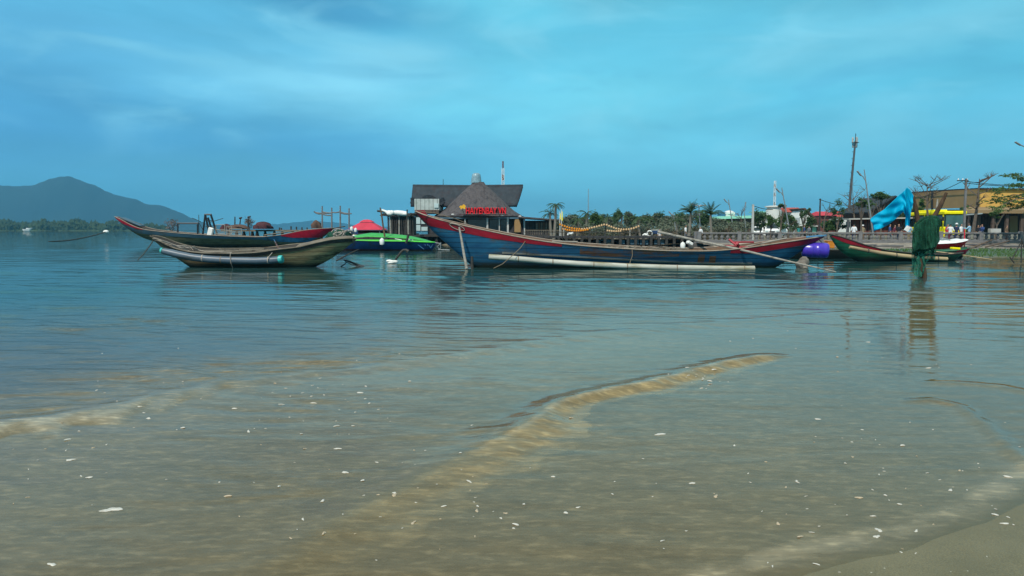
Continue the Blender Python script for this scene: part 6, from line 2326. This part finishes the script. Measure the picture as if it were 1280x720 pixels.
for i, (px, y0, y1) in enumerate(((700.2, 265.5, 274), (702.4, 263, 275.5))):
    t = thing('feather_flag', ['narrow yellow flag, the shorter one beside the restaurant', 'narrow yellow flag, the taller one beside the restaurant'][i], 'flag', P(px, 300, 64))
    MB().tube([P(px - .4, 300, 64), P(px - .4, y0 - 1, 64)], .025, 5).build('pole', M['foam'], t)
    MB().prism([P(px - .4, y0, 64), P(px + .8, y0 + 2, 64), P(px + 1, y1, 64), P(px - .4, y1 + .6, 64)], (0, .03, 0)).build('cloth', M['yellow'], t)

# ------------------------------------------------------------------ trees
def palm(label, px, ytop, D, size, seed, lean=0.0, name='palm_tree', upright=0.0, zb=.3, n=15):
    rng = random.Random(seed)
    top = P(px, ytop, D)
    top.z -= size * (.35 + .25 * upright)
    base = Vector((top.x - lean, D, zb))
    t = thing(name, label, 'palm tree', base)
    q = [base, base.lerp(top, .35) + Vector((lean * .25, 0, 0)), base.lerp(top, .7) + Vector((lean * .2, 0, 0)), top]
    MB().tube(q, [.17, .13, .11, .10], 7).build('trunk', M['bark_pale'], t, True)
    mb = MB()
    for i in range(n):
        az = 2 * math.pi * i / n + rng.uniform(-.2, .2)
        el = rng.uniform(-.1, .9) + upright
        d = Vector((math.cos(az) * math.cos(el), math.sin(az) * math.cos(el), math.sin(el)))
        p = top.copy()
        L_ = size * rng.uniform(.75, 1.1)
        prev = p.copy()
        for k in range(9):
            p = p + d * L_ / 9
            d = (d + Vector((0, 0, -.17 + .06 * upright))).normalized()
            side = d.cross(Vector((0, 0, 1)))
            side = side.normalized() if side.length > .01 else Vector((1, 0, 0))
            wd = size * .17 * math.sin(math.pi * (k + 1.2) / 11)
            for s_ in (-1, 1):
                for u_ in (0, .33, .66):
                    a = prev.lerp(p, u_)
                    tip = a + side * s_ * wd + d * wd * .7 - Vector((0, 0, wd * .45))
                    mb.add([a, a + d * L_ / 9 * .26, tip], [(0, 1, 2)])
            mb.add([prev, p, p + Vector((0, 0, -.04)), prev + Vector((0, 0, -.04))], [(0, 1, 2, 3)])
            prev = p.copy()
    mb.build('crown', M['palm'], t)
    return t


PALMS = [('tall thin palm rising right beside the restaurant wing', 694.8, 251.5, 70, 1.1, .2, 0), ('low bushy palm against the end of the restaurant wing', 687.5, 261.5, 72, 1.3, -.2, 0), ('palm directly beneath the bare thin mast', 733.5, 262, 80, 1.35, .1, 0),
         ('palm with brighter fronds left of the mast palm', 723.5, 269.5, 78, 1.4, .3, 0), ('broad palm behind the meeting point of the lantern strings', 759.5, 266, 80, 1.6, -.2, 0), ('palm with a thin trunk right of the broad palm', 777.5, 264, 82, 1.4, .3, 0),
         ('wide spreading palm above the last pale lanterns', 797.5, 266.2, 78, 1.75, -.4, 0), ('dark palm left of the double street lamp with stiff upright fronds', 863.5, 257.2, 70, 1.35, .2, .55),
         ('dark palm right of the double street lamp with stiff upright fronds', 888.5, 258.8, 68, 1.35, -.2, .55), ('small palm tucked between the lamp and the dark palms', 847, 270, 75, 1.3, .1, .1), ('small drooping palm beside the parked vans', 995, 280, 72, 1.0, .1, .3),
         ('stumpy palm with drooping pale fronds right of the vans', 988.5, 279, 70, 1.1, 0, .1), ('palm half sunk in the wood right of the last lantern', 812, 268, 88, 1.5, 0, 0)]
for i, (lab, px, yt, D_, sz, le, up) in enumerate(PALMS):
    palm(lab, px, yt, D_, sz * (.85 if up < .3 else 1), 50 + i, le, upright=up, n=26 if up > .5 else 15)


def tree(label, px, ytop, ybot, D, wpx, seed, leaf='leaf_b', n=900, size=.28, trunk=.14, name='tree', clumps=12, zb=.3, cat='tree', spread=.38, dpx=None):
    rng = random.Random(seed)
    top, bot = P(px, ytop, D), P(px, ybot, D)
    w = wpx * D / F / 2
    hh = (top.z - bot.z) / 2
    c = Vector((top.x, D, bot.z + hh))
    base = Vector((top.x + rng.uniform(-.3, .3), D, zb))
    t = thing(name, label, cat, base)
    mb = MB()
    fork = base.lerp(c, .55)
    mb.tube([base, base.lerp(fork, .5) + Vector((rng.uniform(-.08, .08), 0, 0)), fork], [trunk, trunk * .8, trunk * .65], 7)
    for i in range(7):
        a = rng.uniform(0, 6.283)
        e = c + Vector((math.cos(a) * w * .75, math.sin(a) * w * .6, rng.uniform(-.3, .7) * hh))
        mid = fork.lerp(e, .5) + Vector((0, 0, .12 * hh))
        mb.tube([fork, mid, e], [trunk * .5, trunk * .3, trunk * .1], 5)
    mb.build('trunk', M['bark_pale' if name == 'casuarina_tree' else 'bark'], t, True)
    MB().leaves(c, (w, w * .9, hh), n, size, rng, clumps, spread, 0, .35).build('crown', M[leaf], t)
    return t


# casuarina wood behind the jetty: each tree its own crown and trunk
rng = random.Random(77)
adj1 = ['feathery', 'dark', 'pale', 'thin', 'bushy', 'ragged', 'dense', 'sparse']
spots = [(700, 272, 96, 18), (712, 268.5, 104, 16), (722, 267, 110, 18), (734, 269, 100, 15), (745, 264.5, 98, 13), (752, 268, 112, 16), (766, 269, 108, 17), (772, 262.5, 100, 9), (785, 262.5, 104, 10), (790, 268, 112, 18), (804, 270, 100, 18),
         (816, 265, 96, 18), (826, 264, 104, 20), (838, 266, 98, 18), (850, 264, 106, 18), (858, 267, 92, 18), (872, 262, 104, 20), (882, 266, 96, 16), (898, 272, 92, 18), (910, 275, 95, 22), (921, 277, 88, 20), (932, 276, 92, 20)]
WOODL = ['feathery casuarina just right of the restaurant wing', 'dark casuarina behind the two yellow flags', 'pale casuarina left of the bare thin mast', 'casuarina right under the bare thin mast', 'pointed casuarina right of the bare thin mast', 'rounded casuarina behind the start of the pale lanterns',
         'casuarina behind the broad palm', 'thin spiky casuarina above the pale lanterns', 'narrow spiky casuarina left of the spreading palm', 'bushy casuarina behind the spreading palm', 'casuarina above the end of the pale lanterns', 'tall dense casuarina above the life ring',
         'tall casuarina above the covered cart', 'brownish casuarina right of the covered cart', 'dense casuarina behind the short leaning lamp', 'dark casuarina left of the stiff dark palm', 'casuarina right behind the double street lamp', 'ragged casuarina between the two stiff palms',
         'low bush-like tree before the mint green roof', 'round tree below the white roof room', 'brown-green tree before the brown hall wall', 'round tree left of the pale concrete pole']
for i, (px, yt, D_, w) in enumerate(spots):
    tree(WOODL[i], px, yt, 286 - (i % 3), D_, w * 1.35, 200 + i, ['leaf_c', 'leaf_c', 'leaf_a', 'leaf_c', 'leaf_b'][i % 5], 1900, .30, .13, 'casuarina_tree', 16, cat='tree')
rng = random.Random(5)
# undergrowth under the wood
mb = MB()
for i in range(46):
    px = 690 + i * 5.2
    D_ = rng.uniform(72, 86)
    c = P(px, 290, D_)
    mb.leaves(Vector((c.x, D_, 1.0)), (.9, 1.0, .85), 170, .26, rng, 7, .4, 0, .2)
tag(mb.build('undergrowth', [M['leaf_d']]), 'dry brown and green scrub under the shore trees', None, None, 'stuff')
mb = MB()
for i in range(40):
    px = 690 + i * 6
    D_ = rng.uniform(74, 90)
    c = P(px, 290, D_)
    mb.leaves(Vector((c.x, D_, 1.45)), (1.4, 1.2, .95), 260, .28, rng, 9, .45, 0, .2)
tag(mb.build('shore_shrubbery', [M['leaf_c']]), 'mixed green scrub behind the dark jetty', None, None, 'stuff')

TREES = [('dense dark tree right of the pale concrete pole', 952, 262, 290, 92, 24, 'leaf_a', 1400, .30), ('green tree with arching branches before the round rooftop', 964, 268, 286, 88, 20, 'leaf_b', 900, .28), ('large olive tree below the red tiled roof', 985, 265, 290, 84, 30, 'leaf_b', 1700, .28),
         ('layered tree with flat tufts above the red tiled roof', 978, 254.5, 262, 80, 14, 'leaf_a', 240, .26), ('layered tree with flat tufts above the white gable', 1006, 256, 276, 78, 16, 'leaf_a', 420, .26), ('dark bushy tree between the white gable and the dark wooden pole', 1014, 270, 290, 86, 20, 'leaf_a', 1200, .28),
         ('tall airy tree left of the cell mast', 1048, 250, 284, 78, 24, 'leaf_a', 620, .24), ('dark shrub-like tree at the foot of the cell mast', 1046, 272, 291, 84, 26, 'leaf_b', 1300, .27), ('neat round tree on a thin trunk right of the cell mast', 1076.5, 245.5, 262, 72, 17, 'leaf_a', 700, .24),
         ('flat-topped tree above the brown gabled roof', 1101, 237.5, 252, 76, 27, 'leaf_a', 900, .24), ('leafy tree beside the leaning lamp and the gabled house', 1090, 250, 262, 80, 16, 'leaf_b', 400, .24), ('small dark tree behind the cyan tarpaulin', 1130, 262, 286, 80, 18, 'leaf_a', 700, .26),
         ('bushy green tree hiding the bus corner before the ochre wall', 1150, 246, 268, 84, 20, 'leaf_b', 700, .26), ('green tree before the brown ochre side wall', 1208, 256, 268, 84, 16, 'leaf_b', 500, .24), ('bright low bush hanging under the ochre hall awning', 1247, 264, 273, 78, 22, 'leaf_b', 500, .22),
         ('low hedge-like tree right of the mint stall', 1033, 276, 291, 88, 18, 'leaf_a', 800, .26), ('brown dry tree between the vans and the mint stall', 992, 274, 291, 90, 16, 'leaf_d', 700, .26)]
for i, (lab, px, yt, yb2, D_, w, lf, n, sz) in enumerate(TREES):
    tree(lab, px, yt, yb2, D_, w, 400 + i, lf, n, sz, .11, clumps=10 if n > 500 else 7, spread=.32 if n > 700 else .26)


def bare_tree(label, base, top, D, seed, n=10, spread=1.0, r=.10, name='bare_tree', leaves=None):
    rng = random.Random(seed)
    a, b_ = P(*base, D), P(*top, D)
    t = thing(name, label, 'tree', a)
    mb = MB()
    mid = a.lerp(b_, .5) + Vector((rng.uniform(-.1, .1), 0, 0))
    mb.tube([a, mid, b_], [r, r * .7, r * .25], 7)
    h_ = (b_ - a).length
    tips = []
    for i in range(n):
        f = rng.uniform(.45, .98)
        p = a.lerp(b_, f)
        az = rng.uniform(0, 6.283)
        d = Vector((math.cos(az), math.sin(az) * .6, rng.uniform(.25, 1.1))).normalized()
        L_ = h_ * rng.uniform(.18, .36) * spread
        q = p + d * L_
        q2 = q + (d + Vector((rng.uniform(-.5, .5), 0, rng.uniform(-.1, .6)))).normalized() * L_ * .6
        mb.tube([p, q, q2], [r * .35, r * .22, r * .08], 5)
        tips += [q, q2]
        for _ in range(5):
            e = q + Vector((rng.uniform(-1, 1), rng.uniform(-.5, .5), rng.uniform(0, 1))).normalized() * L_ * .5
            mb.tube([q, e], [r * .15, r * .06], 4)
            tips.append(e)
    mb.build('trunk', M['bark'], t, True)
    if leaves:
        lb_ = MB()
        for p in tips:
            lb_.leaves(p, (.3, .3, .14), leaves, .16, rng, 3, .5)
        lb_.build('crown', M['leaf_b'], t)
    return t


bare_tree('leafless tree rising between the tarpaulin and the leaning stick', (1161, 292), (1159, 229), 74, 1, 14, .9, .13)
bare_tree('pruned leafless tree with short stubs before the ochre hall', (1216, 292), (1224.5, 224), 70, 2, 9, .7, .17)
bare_tree('thin leafless tree behind the cell mast', (1070, 292), (1066, 243), 80, 3, 12, 1.1, .10)
bare_tree('small bare branched tree among the tufted trees by the dark wooden pole', (1029, 292), (1033, 262), 84, 4, 10, 1.1, .09)
bare_tree('leafless thin tree left of the pale concrete pole', (925, 292), (927, 264), 90, 5, 9, 1, .08)
# hazy round twiggy trees far behind the long boat
for i, (px, yt, yb2, w, lab) in enumerate(((213, 271.5, 292, 22, 'round brownish twiggy tree standing in the water behind the long boat'), (312, 271, 284, 13, 'faint twiggy tree behind the cross-headed pole'))):
    tree(lab, px, yt, yb2, 160, w, 600 + i, 'twig', 420, .34, .16, 'twiggy_tree', 12, zb=-.5, spread=.5)
# leafy branches of the tree at the picture's edge
HT = 57.0
rng = random.Random(88)
t = thing('shade_tree', 'leafy shade tree with drooping sprays in front of the ochre hall', 'tree', P(1312, 300, HT))
mb = MB()
fork = P(1306, 246, HT)
mb.tube([Vector((PX(1313, HT), HT, .4)), P(1309, 270, HT), fork], [.22, .18, .14], 9)
ends = [(1247, 238), (1240, 262), (1262, 216), (1270, 232), (1256, 250), (1275, 258), (1235, 252), (1282, 224), (1290, 240), (1262, 262), (1300, 214), (1325, 225), (1340, 245), (1290, 268)]
sub = []
for x, y in ends:
    e = P(x, y, HT + rng.uniform(-1.6, 1.6))
    mid = fork.lerp(e, .55) + Vector((0, 0, .35))
    mb.tube([fork, mid, e], [.07, .045, .015], 6)
    sub += [(e, .42), (mid.lerp(e, .4), .42), (mid.lerp(e, .75), .4)]
mb.build('trunk', M['bark'], t, True)
lb_ = MB()
for p, r_ in sub:
    for k in range(3):
        c = p + Vector((rng.gauss(0, .25), rng.gauss(0, .3), rng.gauss(0, .12)))
        lb_.leaves(c, (r_ * 1.1, r_, .13), 34, .17, rng, 4, .6, .1)
lb_.build('crown', M['leaf_b'], t)

# ------------------------------------------------------------------ cyan sheet and green net on their stake
SD = 23.6
st = thing('branched_stake', 'forked dark tree stake standing in the water under the green net', 'stake', P(1154, 349, SD))
MB().tube([P(1154.5, 354, SD), P(1154, 340, SD), P(1151, 325, SD), P(1155, 308, SD), P(1152, 295, SD), P(1148, 280, SD), P(1145, 262, SD), P(1141, 245, SD)], [.115, .10, .085, .10, .085, .075, .065, .05], 10).build('main_stem', M['stake_wood'], st, True)
MB().tube([P(1154, 306, SD), P(1159, 290, SD), P(1167, 272, SD), P(1176, 256, SD), P(1183, 241, SD)], [.06, .07, .07, .065, .045], 9).build('side_stem', M['stake_wood'], st, True)
MB().tube([P(1170, 266, SD + .1), P(1171.5, 256, SD + .1), P(1172, 249, SD + .1)], [.035, .03, .02], 6).build('twig', M['pole_grey'], st, True)


def cloth(name, label, cols, D, m, seed, cat, amp=.10, th=.012, parent=None, folds=3.0, nj=26, ni=30):
    """cols: list of (top pixel, bottom pixel) pairs swept left to right into a folded sheet"""
    rng = random.Random(seed)
    ph = [rng.uniform(0, 6) for _ in range(5)]
    rows = []
    for i in range(ni):
        f = i / (ni - 1) * (len(cols) - 1)
        k = min(int(f), len(cols) - 2)
        u = f - k
        tx = cols[k][0][0] * (1 - u) + cols[k + 1][0][0] * u
        ty = cols[k][0][1] * (1 - u) + cols[k + 1][0][1] * u
        bx = cols[k][1][0] * (1 - u) + cols[k + 1][1][0] * u
        by = cols[k][1][1] * (1 - u) + cols[k + 1][1][1] * u
        row = []
        for j in range(nj):
            g = j / (nj - 1)
            s_ = i / (ni - 1)
            d = amp * (math.sin(s_ * folds * 6.28 + ph[0] + g * 2.2) + .6 * math.sin(s_ * folds * 13 + ph[1] - g * 7) * math.sin(g * 5 + ph[3]) + .5 * math.sin(g * 9 + ph[2] + s_ * 6) * g)
            row.append(P(tx + (bx - tx) * g + .6 * math.sin(g * 8 + ph[3]), ty + (by - ty) * g + .5 * math.sin(s_ * 15 + ph[4]), D + d * (.35 + .65 * g)))
        rows.append(row)
    o = MB().sheet(rows).build(name, m, parent, True)
    md = o.modifiers.new('s', 'SOLIDIFY')
    md.thickness = th
    if label:
        tag(o, label, cat)
    return o


cloth('cyan_tarpaulin', 'bright cyan plastic sheet blowing from the forked stake', [((1088.5, 274), (1093, 289.5)), ((1097, 267), (1102, 286)), ((1106, 261), (1112, 280)), ((1116, 252), (1121, 273)), ((1126, 243), (1130, 265)), ((1131, 238), (1133, 270)), ((1134, 234), (1132.5, 284)), ((1138, 238), (1137, 283)), ((1142, 245), (1139, 262))], SD - .12, M['cyan_tarp'], 3, 'tarpaulin', .13, folds=2.2, ni=80, nj=34)
o = MB().tube([P(1130, 288, SD - .1), P(1134, 284.5, SD - .1), P(1138, 287, SD - .1)], [.02, .06, .02], 6).box(P(1134, 286, SD - .12), (.12, .06, .16), (0, .6, 0)).build('white_rag', M['foam'], None, True)
tag(o, 'small white rag tied to the tail of the cyan sheet', 'rag')
net = thing('fishing_net', 'dark green fishing net draped over the forked stake', 'net', P(1158, 300, SD - .2))
for a, (cols, dd, sd) in enumerate((([((1142, 288), (1140.5, 318)), ((1144, 280), (1147, 322)), ((1150, 274), (1151, 314)), ((1157, 271), (1157, 319)), ((1164, 269), (1162, 312)), ((1170, 269), (1167, 316)), ((1174, 272), (1170, 300)), ((1176, 276), (1173.5, 290))], -.16, 5),
                                    ([((1140, 290), (1141, 316)), ((1147, 280), (1148, 312)), ((1156, 274), (1156, 312)), ((1164, 272), (1163, 311)), ((1171, 273), (1170, 308)), ((1175, 278), (1174, 302))], -.32, 7),
                                    )):
    cloth('net_fold', None, cols, SD + dd, M['net_green'], sd, None, .05, parent=net, folds=1.7, ni=50)
cloth('net_skirt', None, [((1140, 314), (1139.5, 338)), ((1143, 314), (1143, 344)), ((1147, 314), (1148, 347)), ((1151, 314), (1152.5, 346)), ((1155, 314), (1156, 340)), ((1159, 314), (1158, 328)), ((1163, 314), (1162, 325)), ((1168, 312), (1169, 326))], SD - .1, M['net_thin'], 11, None, .06, .004, parent=net, folds=4, ni=50)
rng = random.Random(14)
for i in range(5):
    x = 1143 + i * 7
    MB().tube([P(x, 274 + abs(x - 1160) * .35, SD - .3), P(x + rng.uniform(-1, 1), 290, SD - .42), P(x + rng.uniform(-2, 2), 306 + rng.uniform(0, 10), SD - .3)], [.012, .022, .008], 5).build('net_strand', M['net_green'], net, True)

# thin sticks of a fishing frame at the right edge
t = thing('stick_frame', 'thin crossed sticks of a fishing frame standing in the shallows by the grass bank', 'frame', P(1272, 328, 33))
for a, b_ in (((1276.5, 329), (1277, 298)), ((1264, 326), (1276, 303)), ((1262, 321), (1268, 329)), ((1277, 299), (1286, 328))):
    MB().tube([P(*a, 33), P(*b_, 33)], .025, 6).build('stick', M['dark_wood'], t)
o = MB().tube([P(1207, 314, 50), P(1222, 307, 54), P(1240, 300, 59)], .06, 6).build('leaning_pole', M['brown_wood'], None, True)
tag(o, 'brown pole lying up the stone slope, the nearer to the bus', 'pole')
o = MB().tube([P(1232, 309, 51), P(1262, 301, 59)], .05, 6).build('leaning_pole', M['brown_wood'], None, True)
tag(o, 'brown pole lying up the stone slope under the market box', 'pole')
heap('rubble_heap', 'dark clump of weed in the shallows at the end of the green boat', 1204, 326.8, 35, .3, .07, M['dark_wood'], 'weed', 12)

# grass on the far bank
rng = random.Random(15)
mb = MB()
for i in range(5200):
    x, y = rng.uniform(17, 60), rng.uniform(41.3, 50.5)
    b = (y - 39.5) / 11 * .22 - .02
    h_ = rng.uniform(.05, .16)
    dx = rng.uniform(-.05, .05)
    w_ = rng.uniform(.02, .05)
    mb.add([(x - w_, y, b), (x + w_, y, b), (x + dx, y + rng.uniform(-.03, .03), b + h_)], [(0, 1, 2)])
tag(mb.build('grass', M['leaf_b']), 'short green grass on the bank below the sea wall', None, None, 'stuff')

# ------------------------------------------------------------------ shells on the sand and in the swash
rng = random.Random(19)


def shell_mesh(seed, L_, W_, T_):
    rg = random.Random(seed)
    mb = MB()
    rows = []
    for i in range(6):
        a = math.pi / 2 * i / 5
        row = []
        for j in range(21):
            b = 2 * math.pi * (j % 20) / 20
            r_ = math.cos(a) * (1 + .20 * math.sin(2 * b + seed) + .20 * math.sin(3 * b + seed * 2) + .14 * math.sin(5 * b + seed * 3))
            row.append((math.cos(b) * r_ * L_, math.sin(b) * r_ * W_, math.sin(a) * T_))
        rows.append(row)
    mb.sheet(rows)
    return mb


def land_z(x, y):
    z, s_ = sand_z(np.array([[x]]), np.array([[y]]))
    wz, _ = water_fun(np.array([[x]]), np.array([[y]]))
    return max(float(z[0, 0]), float(wz[0, 0]))


BIG = [((140, 637), .055, .030, 'largest pale shell, long and ragged, alone on the wet sand'), ((825, 543), .045, .022, 'long white shell beside a smaller white one, just beyond the brown wavelet'), ((88, 575), .030, .018, 'oval white shell near the tan ripples'),
       ((112, 597), .024, .010, 'thin white shell below the oval one near the tan ripples'), ((422, 561), .026, .014, 'white shell by itself in the smooth water behind the brown wavelet'), ((1188, 613), .022, .010, 'flat white shell inside the curved edge of the swash'),
       ((1256, 655), .026, .008, 'thin white shell on the bare wet sand'), ((65, 706), .026, .012, 'pale shell near the bottom of the beach, darker one alongside'), ((1022, 524), .030, .014, 'white shell in the flat water, two smaller ones beyond it'),
       ((293, 510), .030, .014, 'white shell in the smooth water between the two wavelets'), ((450, 491), .040, .018, 'pale blurred shell near the far edge of the smooth water')]
for (q, L_, W_, lab) in BIG:
    x, y = G(*q)
    o = shell_mesh(int(q[0]), L_ * .85, W_, .004).build('shell', M['shell'], None, True)
    o.location = (x, y, land_z(x, y) + .001)
    o.rotation_euler = (0, 0, rng.uniform(-.5, .8))
    tag(o, lab, 'shell')
protos = [shell_mesh(i, 1, .55, .35) for i in range(5)]
pm = []
for i, mbp in enumerate(protos):
    me = bpy.data.meshes.new('shell')
    me.from_pydata(mbp.v, [], mbp.f)
    me.materials.append(M['shell'] if i != 3 else M['shell_tan'])
    me.polygons.foreach_set('use_smooth', [True] * len(mbp.f))
    pm.append(me)
hot = [(880, 630, 230, 60, 'shell fragment on the flat wet sand right of the brown wavelet'), (430, 490, 60, 40, 'shell fragment in the smooth water by the pale blurred shell'), (1190, 600, 70, 50, 'shell fragment inside the curve of the swash edge'),
       (1100, 560, 120, 60, 'shell fragment in the shallow film beneath the curved dark ripple'), (280, 570, 170, 60, 'shell fragment in the murky water left of the brown wavelet'), (600, 640, 160, 60, 'shell fragment below the foot of the brown wavelet'),
       (1060, 660, 120, 50, 'shell fragment near the sandy edge of the swash'), (330, 510, 90, 30, 'shell fragment between the tan ripples and the brown wavelet'), (80, 560, 60, 40, 'shell fragment by the tan ripples'),
       (880, 474, 22, 5, 'foam-white fragment caught on the crest of the brown wavelet'), (560, 610, 70, 30, 'fragment standing in for sparkle in the golden stirred-up water'), (1100, 430, 110, 30, 'pale fragment floating in the rippled water before the forked stake')]  # crest and golden-water fragments are shells put in for foam sparkle
n_ = 0
while n_ < 285:
    hx, hy, sx_, sy_, lab_ = hot[rng.randrange(len(hot))]
    px, py = hx + rng.gauss(0, sx_), hy + rng.gauss(0, sy_)
    if py > 735 or py < 400 or px < -60 or px > 1340:
        continue
    x, y = G(px, py)
    o = bpy.data.objects.new('shell', pm[rng.randrange(5)])
    COL.objects.link(o)
    k = rng.choice([.004, .005, .005, .006, .007, .009, .011, .016]) * (1 + .08 * y)
    o.scale = (k, k * rng.uniform(.6, 1.1), k * rng.uniform(.5, 1))
    o.location = (x, y, land_z(x, y) + .0005)
    o.rotation_euler = (rng.uniform(-.2, .2), rng.uniform(-.2, .2), rng.uniform(0, 6.28))
    tag(o, 'tiny ' + lab_, 'shell', lab_.replace('fragment', 'fragments', 1))
    n_ += 1

# ------------------------------------------------------------------ far shore
FD_ = 780
rng = random.Random(23)
mb = MB()
for i in range(1500):
    px = rng.uniform(-160, 205)
    hmax = 12.5 if px < 60 else 13.5 if px < 120 else 10.5 if px < 160 else 7.5
    hgt = hmax * (.55 + .45 * (.5 + .5 * math.sin(px * .21) * math.sin(px * .07 + 1)))
    D_ = FD_ + rng.uniform(0, 60)
    x = PX(px, D_)
    for k in range(7):
        z = rng.uniform(-.5, hgt * rng.uniform(.6, 1))
        w_ = rng.uniform(1.2, 2.6)
        a = rng.uniform(0, 3.14)
        p = Vector((x + rng.uniform(-3, 3), D_ + rng.uniform(-3, 3), z))
        d = Vector((math.cos(a), math.sin(a) * .5, 0)) * w_
        u_ = Vector((rng.uniform(-.4, .4), 0, rng.uniform(.6, 1.3))) * w_ * 1.1
        mb.add([p - d, p - u_ * .5, p + d, p + u_], [(0, 1, 2, 3)])
tag(mb.build('far_woods', M['far_leaf']), 'dark wooded shore far across the lagoon', None, None, 'stuff')
rows = []
for i in range(40):
    px = -200 + i * 10.6
    rows.append([(PX(px, FD_ - 4), FD_ - 4, -1), (PX(px, FD_ + 5), FD_ + 5, 1.5 if px < 195 else .2), (PX(px, FD_ + 90), FD_ + 90, 1.5)])
tag(MB().sheet(rows).build('far_shore', M['far_leaf'], None, True), None, None, None, 'structure')

HD_ = 3000.0
ridge = [(-420, 262), (-300, 245), (-200, 236), (-110, 231), (-40, 229.5), (0, 230.6), (25, 231.4), (50, 230), (66, 223), (80, 219.8), (92, 220.2), (105, 226), (120, 230), (133, 238), (150, 243.5), (168, 246.5), (185, 254), (205, 256.5), (222, 264), (240, 273), (262, 281), (285, 286), (330, 290)]
rows = []
rngn = np.random.RandomState(3)
nx, ny = 260, 26
for i in range(nx):
    px = -420 + 750 * i / (nx - 1)
    yr = np.interp(px, [r_[0] for r_ in ridge], [r_[1] for r_ in ridge])
    zr_ = P(px, yr, HD_).z + 5 * float(fbm(np.array(px * .09), np.array(.5), 4, 33))
    row = []
    for j in range(ny):
        f = j / (ny - 1)
        y = HD_ - 160 + 320 * f
        prof_ = math.sin(math.pi * min(1, max(0, f))) ** 1.3
        sp_ = float(fbm(np.array(px * .035), np.array(f * 5.0), 4, 12))
        z = zr_ * prof_ + 26 * sp_ * prof_ * (1 - prof_) * 2 + 2.5 * float(fbm(np.array(px * .35), np.array(f * 30.0), 2, 15)) * prof_ - 3
        row.append((PX(px, HD_), y, z))
    rows.append(row)
tag(MB().sheet(rows).build('hills', M['hill'], None, True), None, None, None, 'structure')
rows = []
for i in range(120):
    px = 250 + 420 * i / 119
    z = P(px, 282.5 - 5.5 * math.exp(-((px - 380) / 60) ** 2) - 1.4 * math.sin(px * .05), 5200).z
    rows.append([(PX(px, 5200) , 4700, -3), (PX(px, 5200), 5200, z + 6 * float(fbm(np.array(px * .2), np.array(1.0), 3, 2))), (PX(px, 5200), 5900, -3)])
tag(MB().sheet(rows).build('far_hills', M['hill'], None, True), None, None, None, 'structure')

# ------------------------------------------------------------------ haze
hz = MB().box((0, 3300, 118.0), (15000, 7000, 242)).build('haze', [])
hm = bpy.data.materials.new('haze')
hm.use_nodes = True
hm.node_tree.nodes.clear()
ho = N(hm.node_tree, 'ShaderNodeOutputMaterial')
hv = N(hm.node_tree, 'ShaderNodeVolumePrincipled')
hv.inputs['Color'].default_value = (.17, .62, .97, 1)
hv.inputs['Density'].default_value = HAZE
hv.inputs['Anisotropy'].default_value = 0.2
hm.node_tree.links.new(hv.outputs[0], ho.inputs['Volume'])
hz.data.materials.clear()
hz.data.materials.append(hm)
tag(hz, 'thin bluish air over the lagoon', None, None, 'stuff')
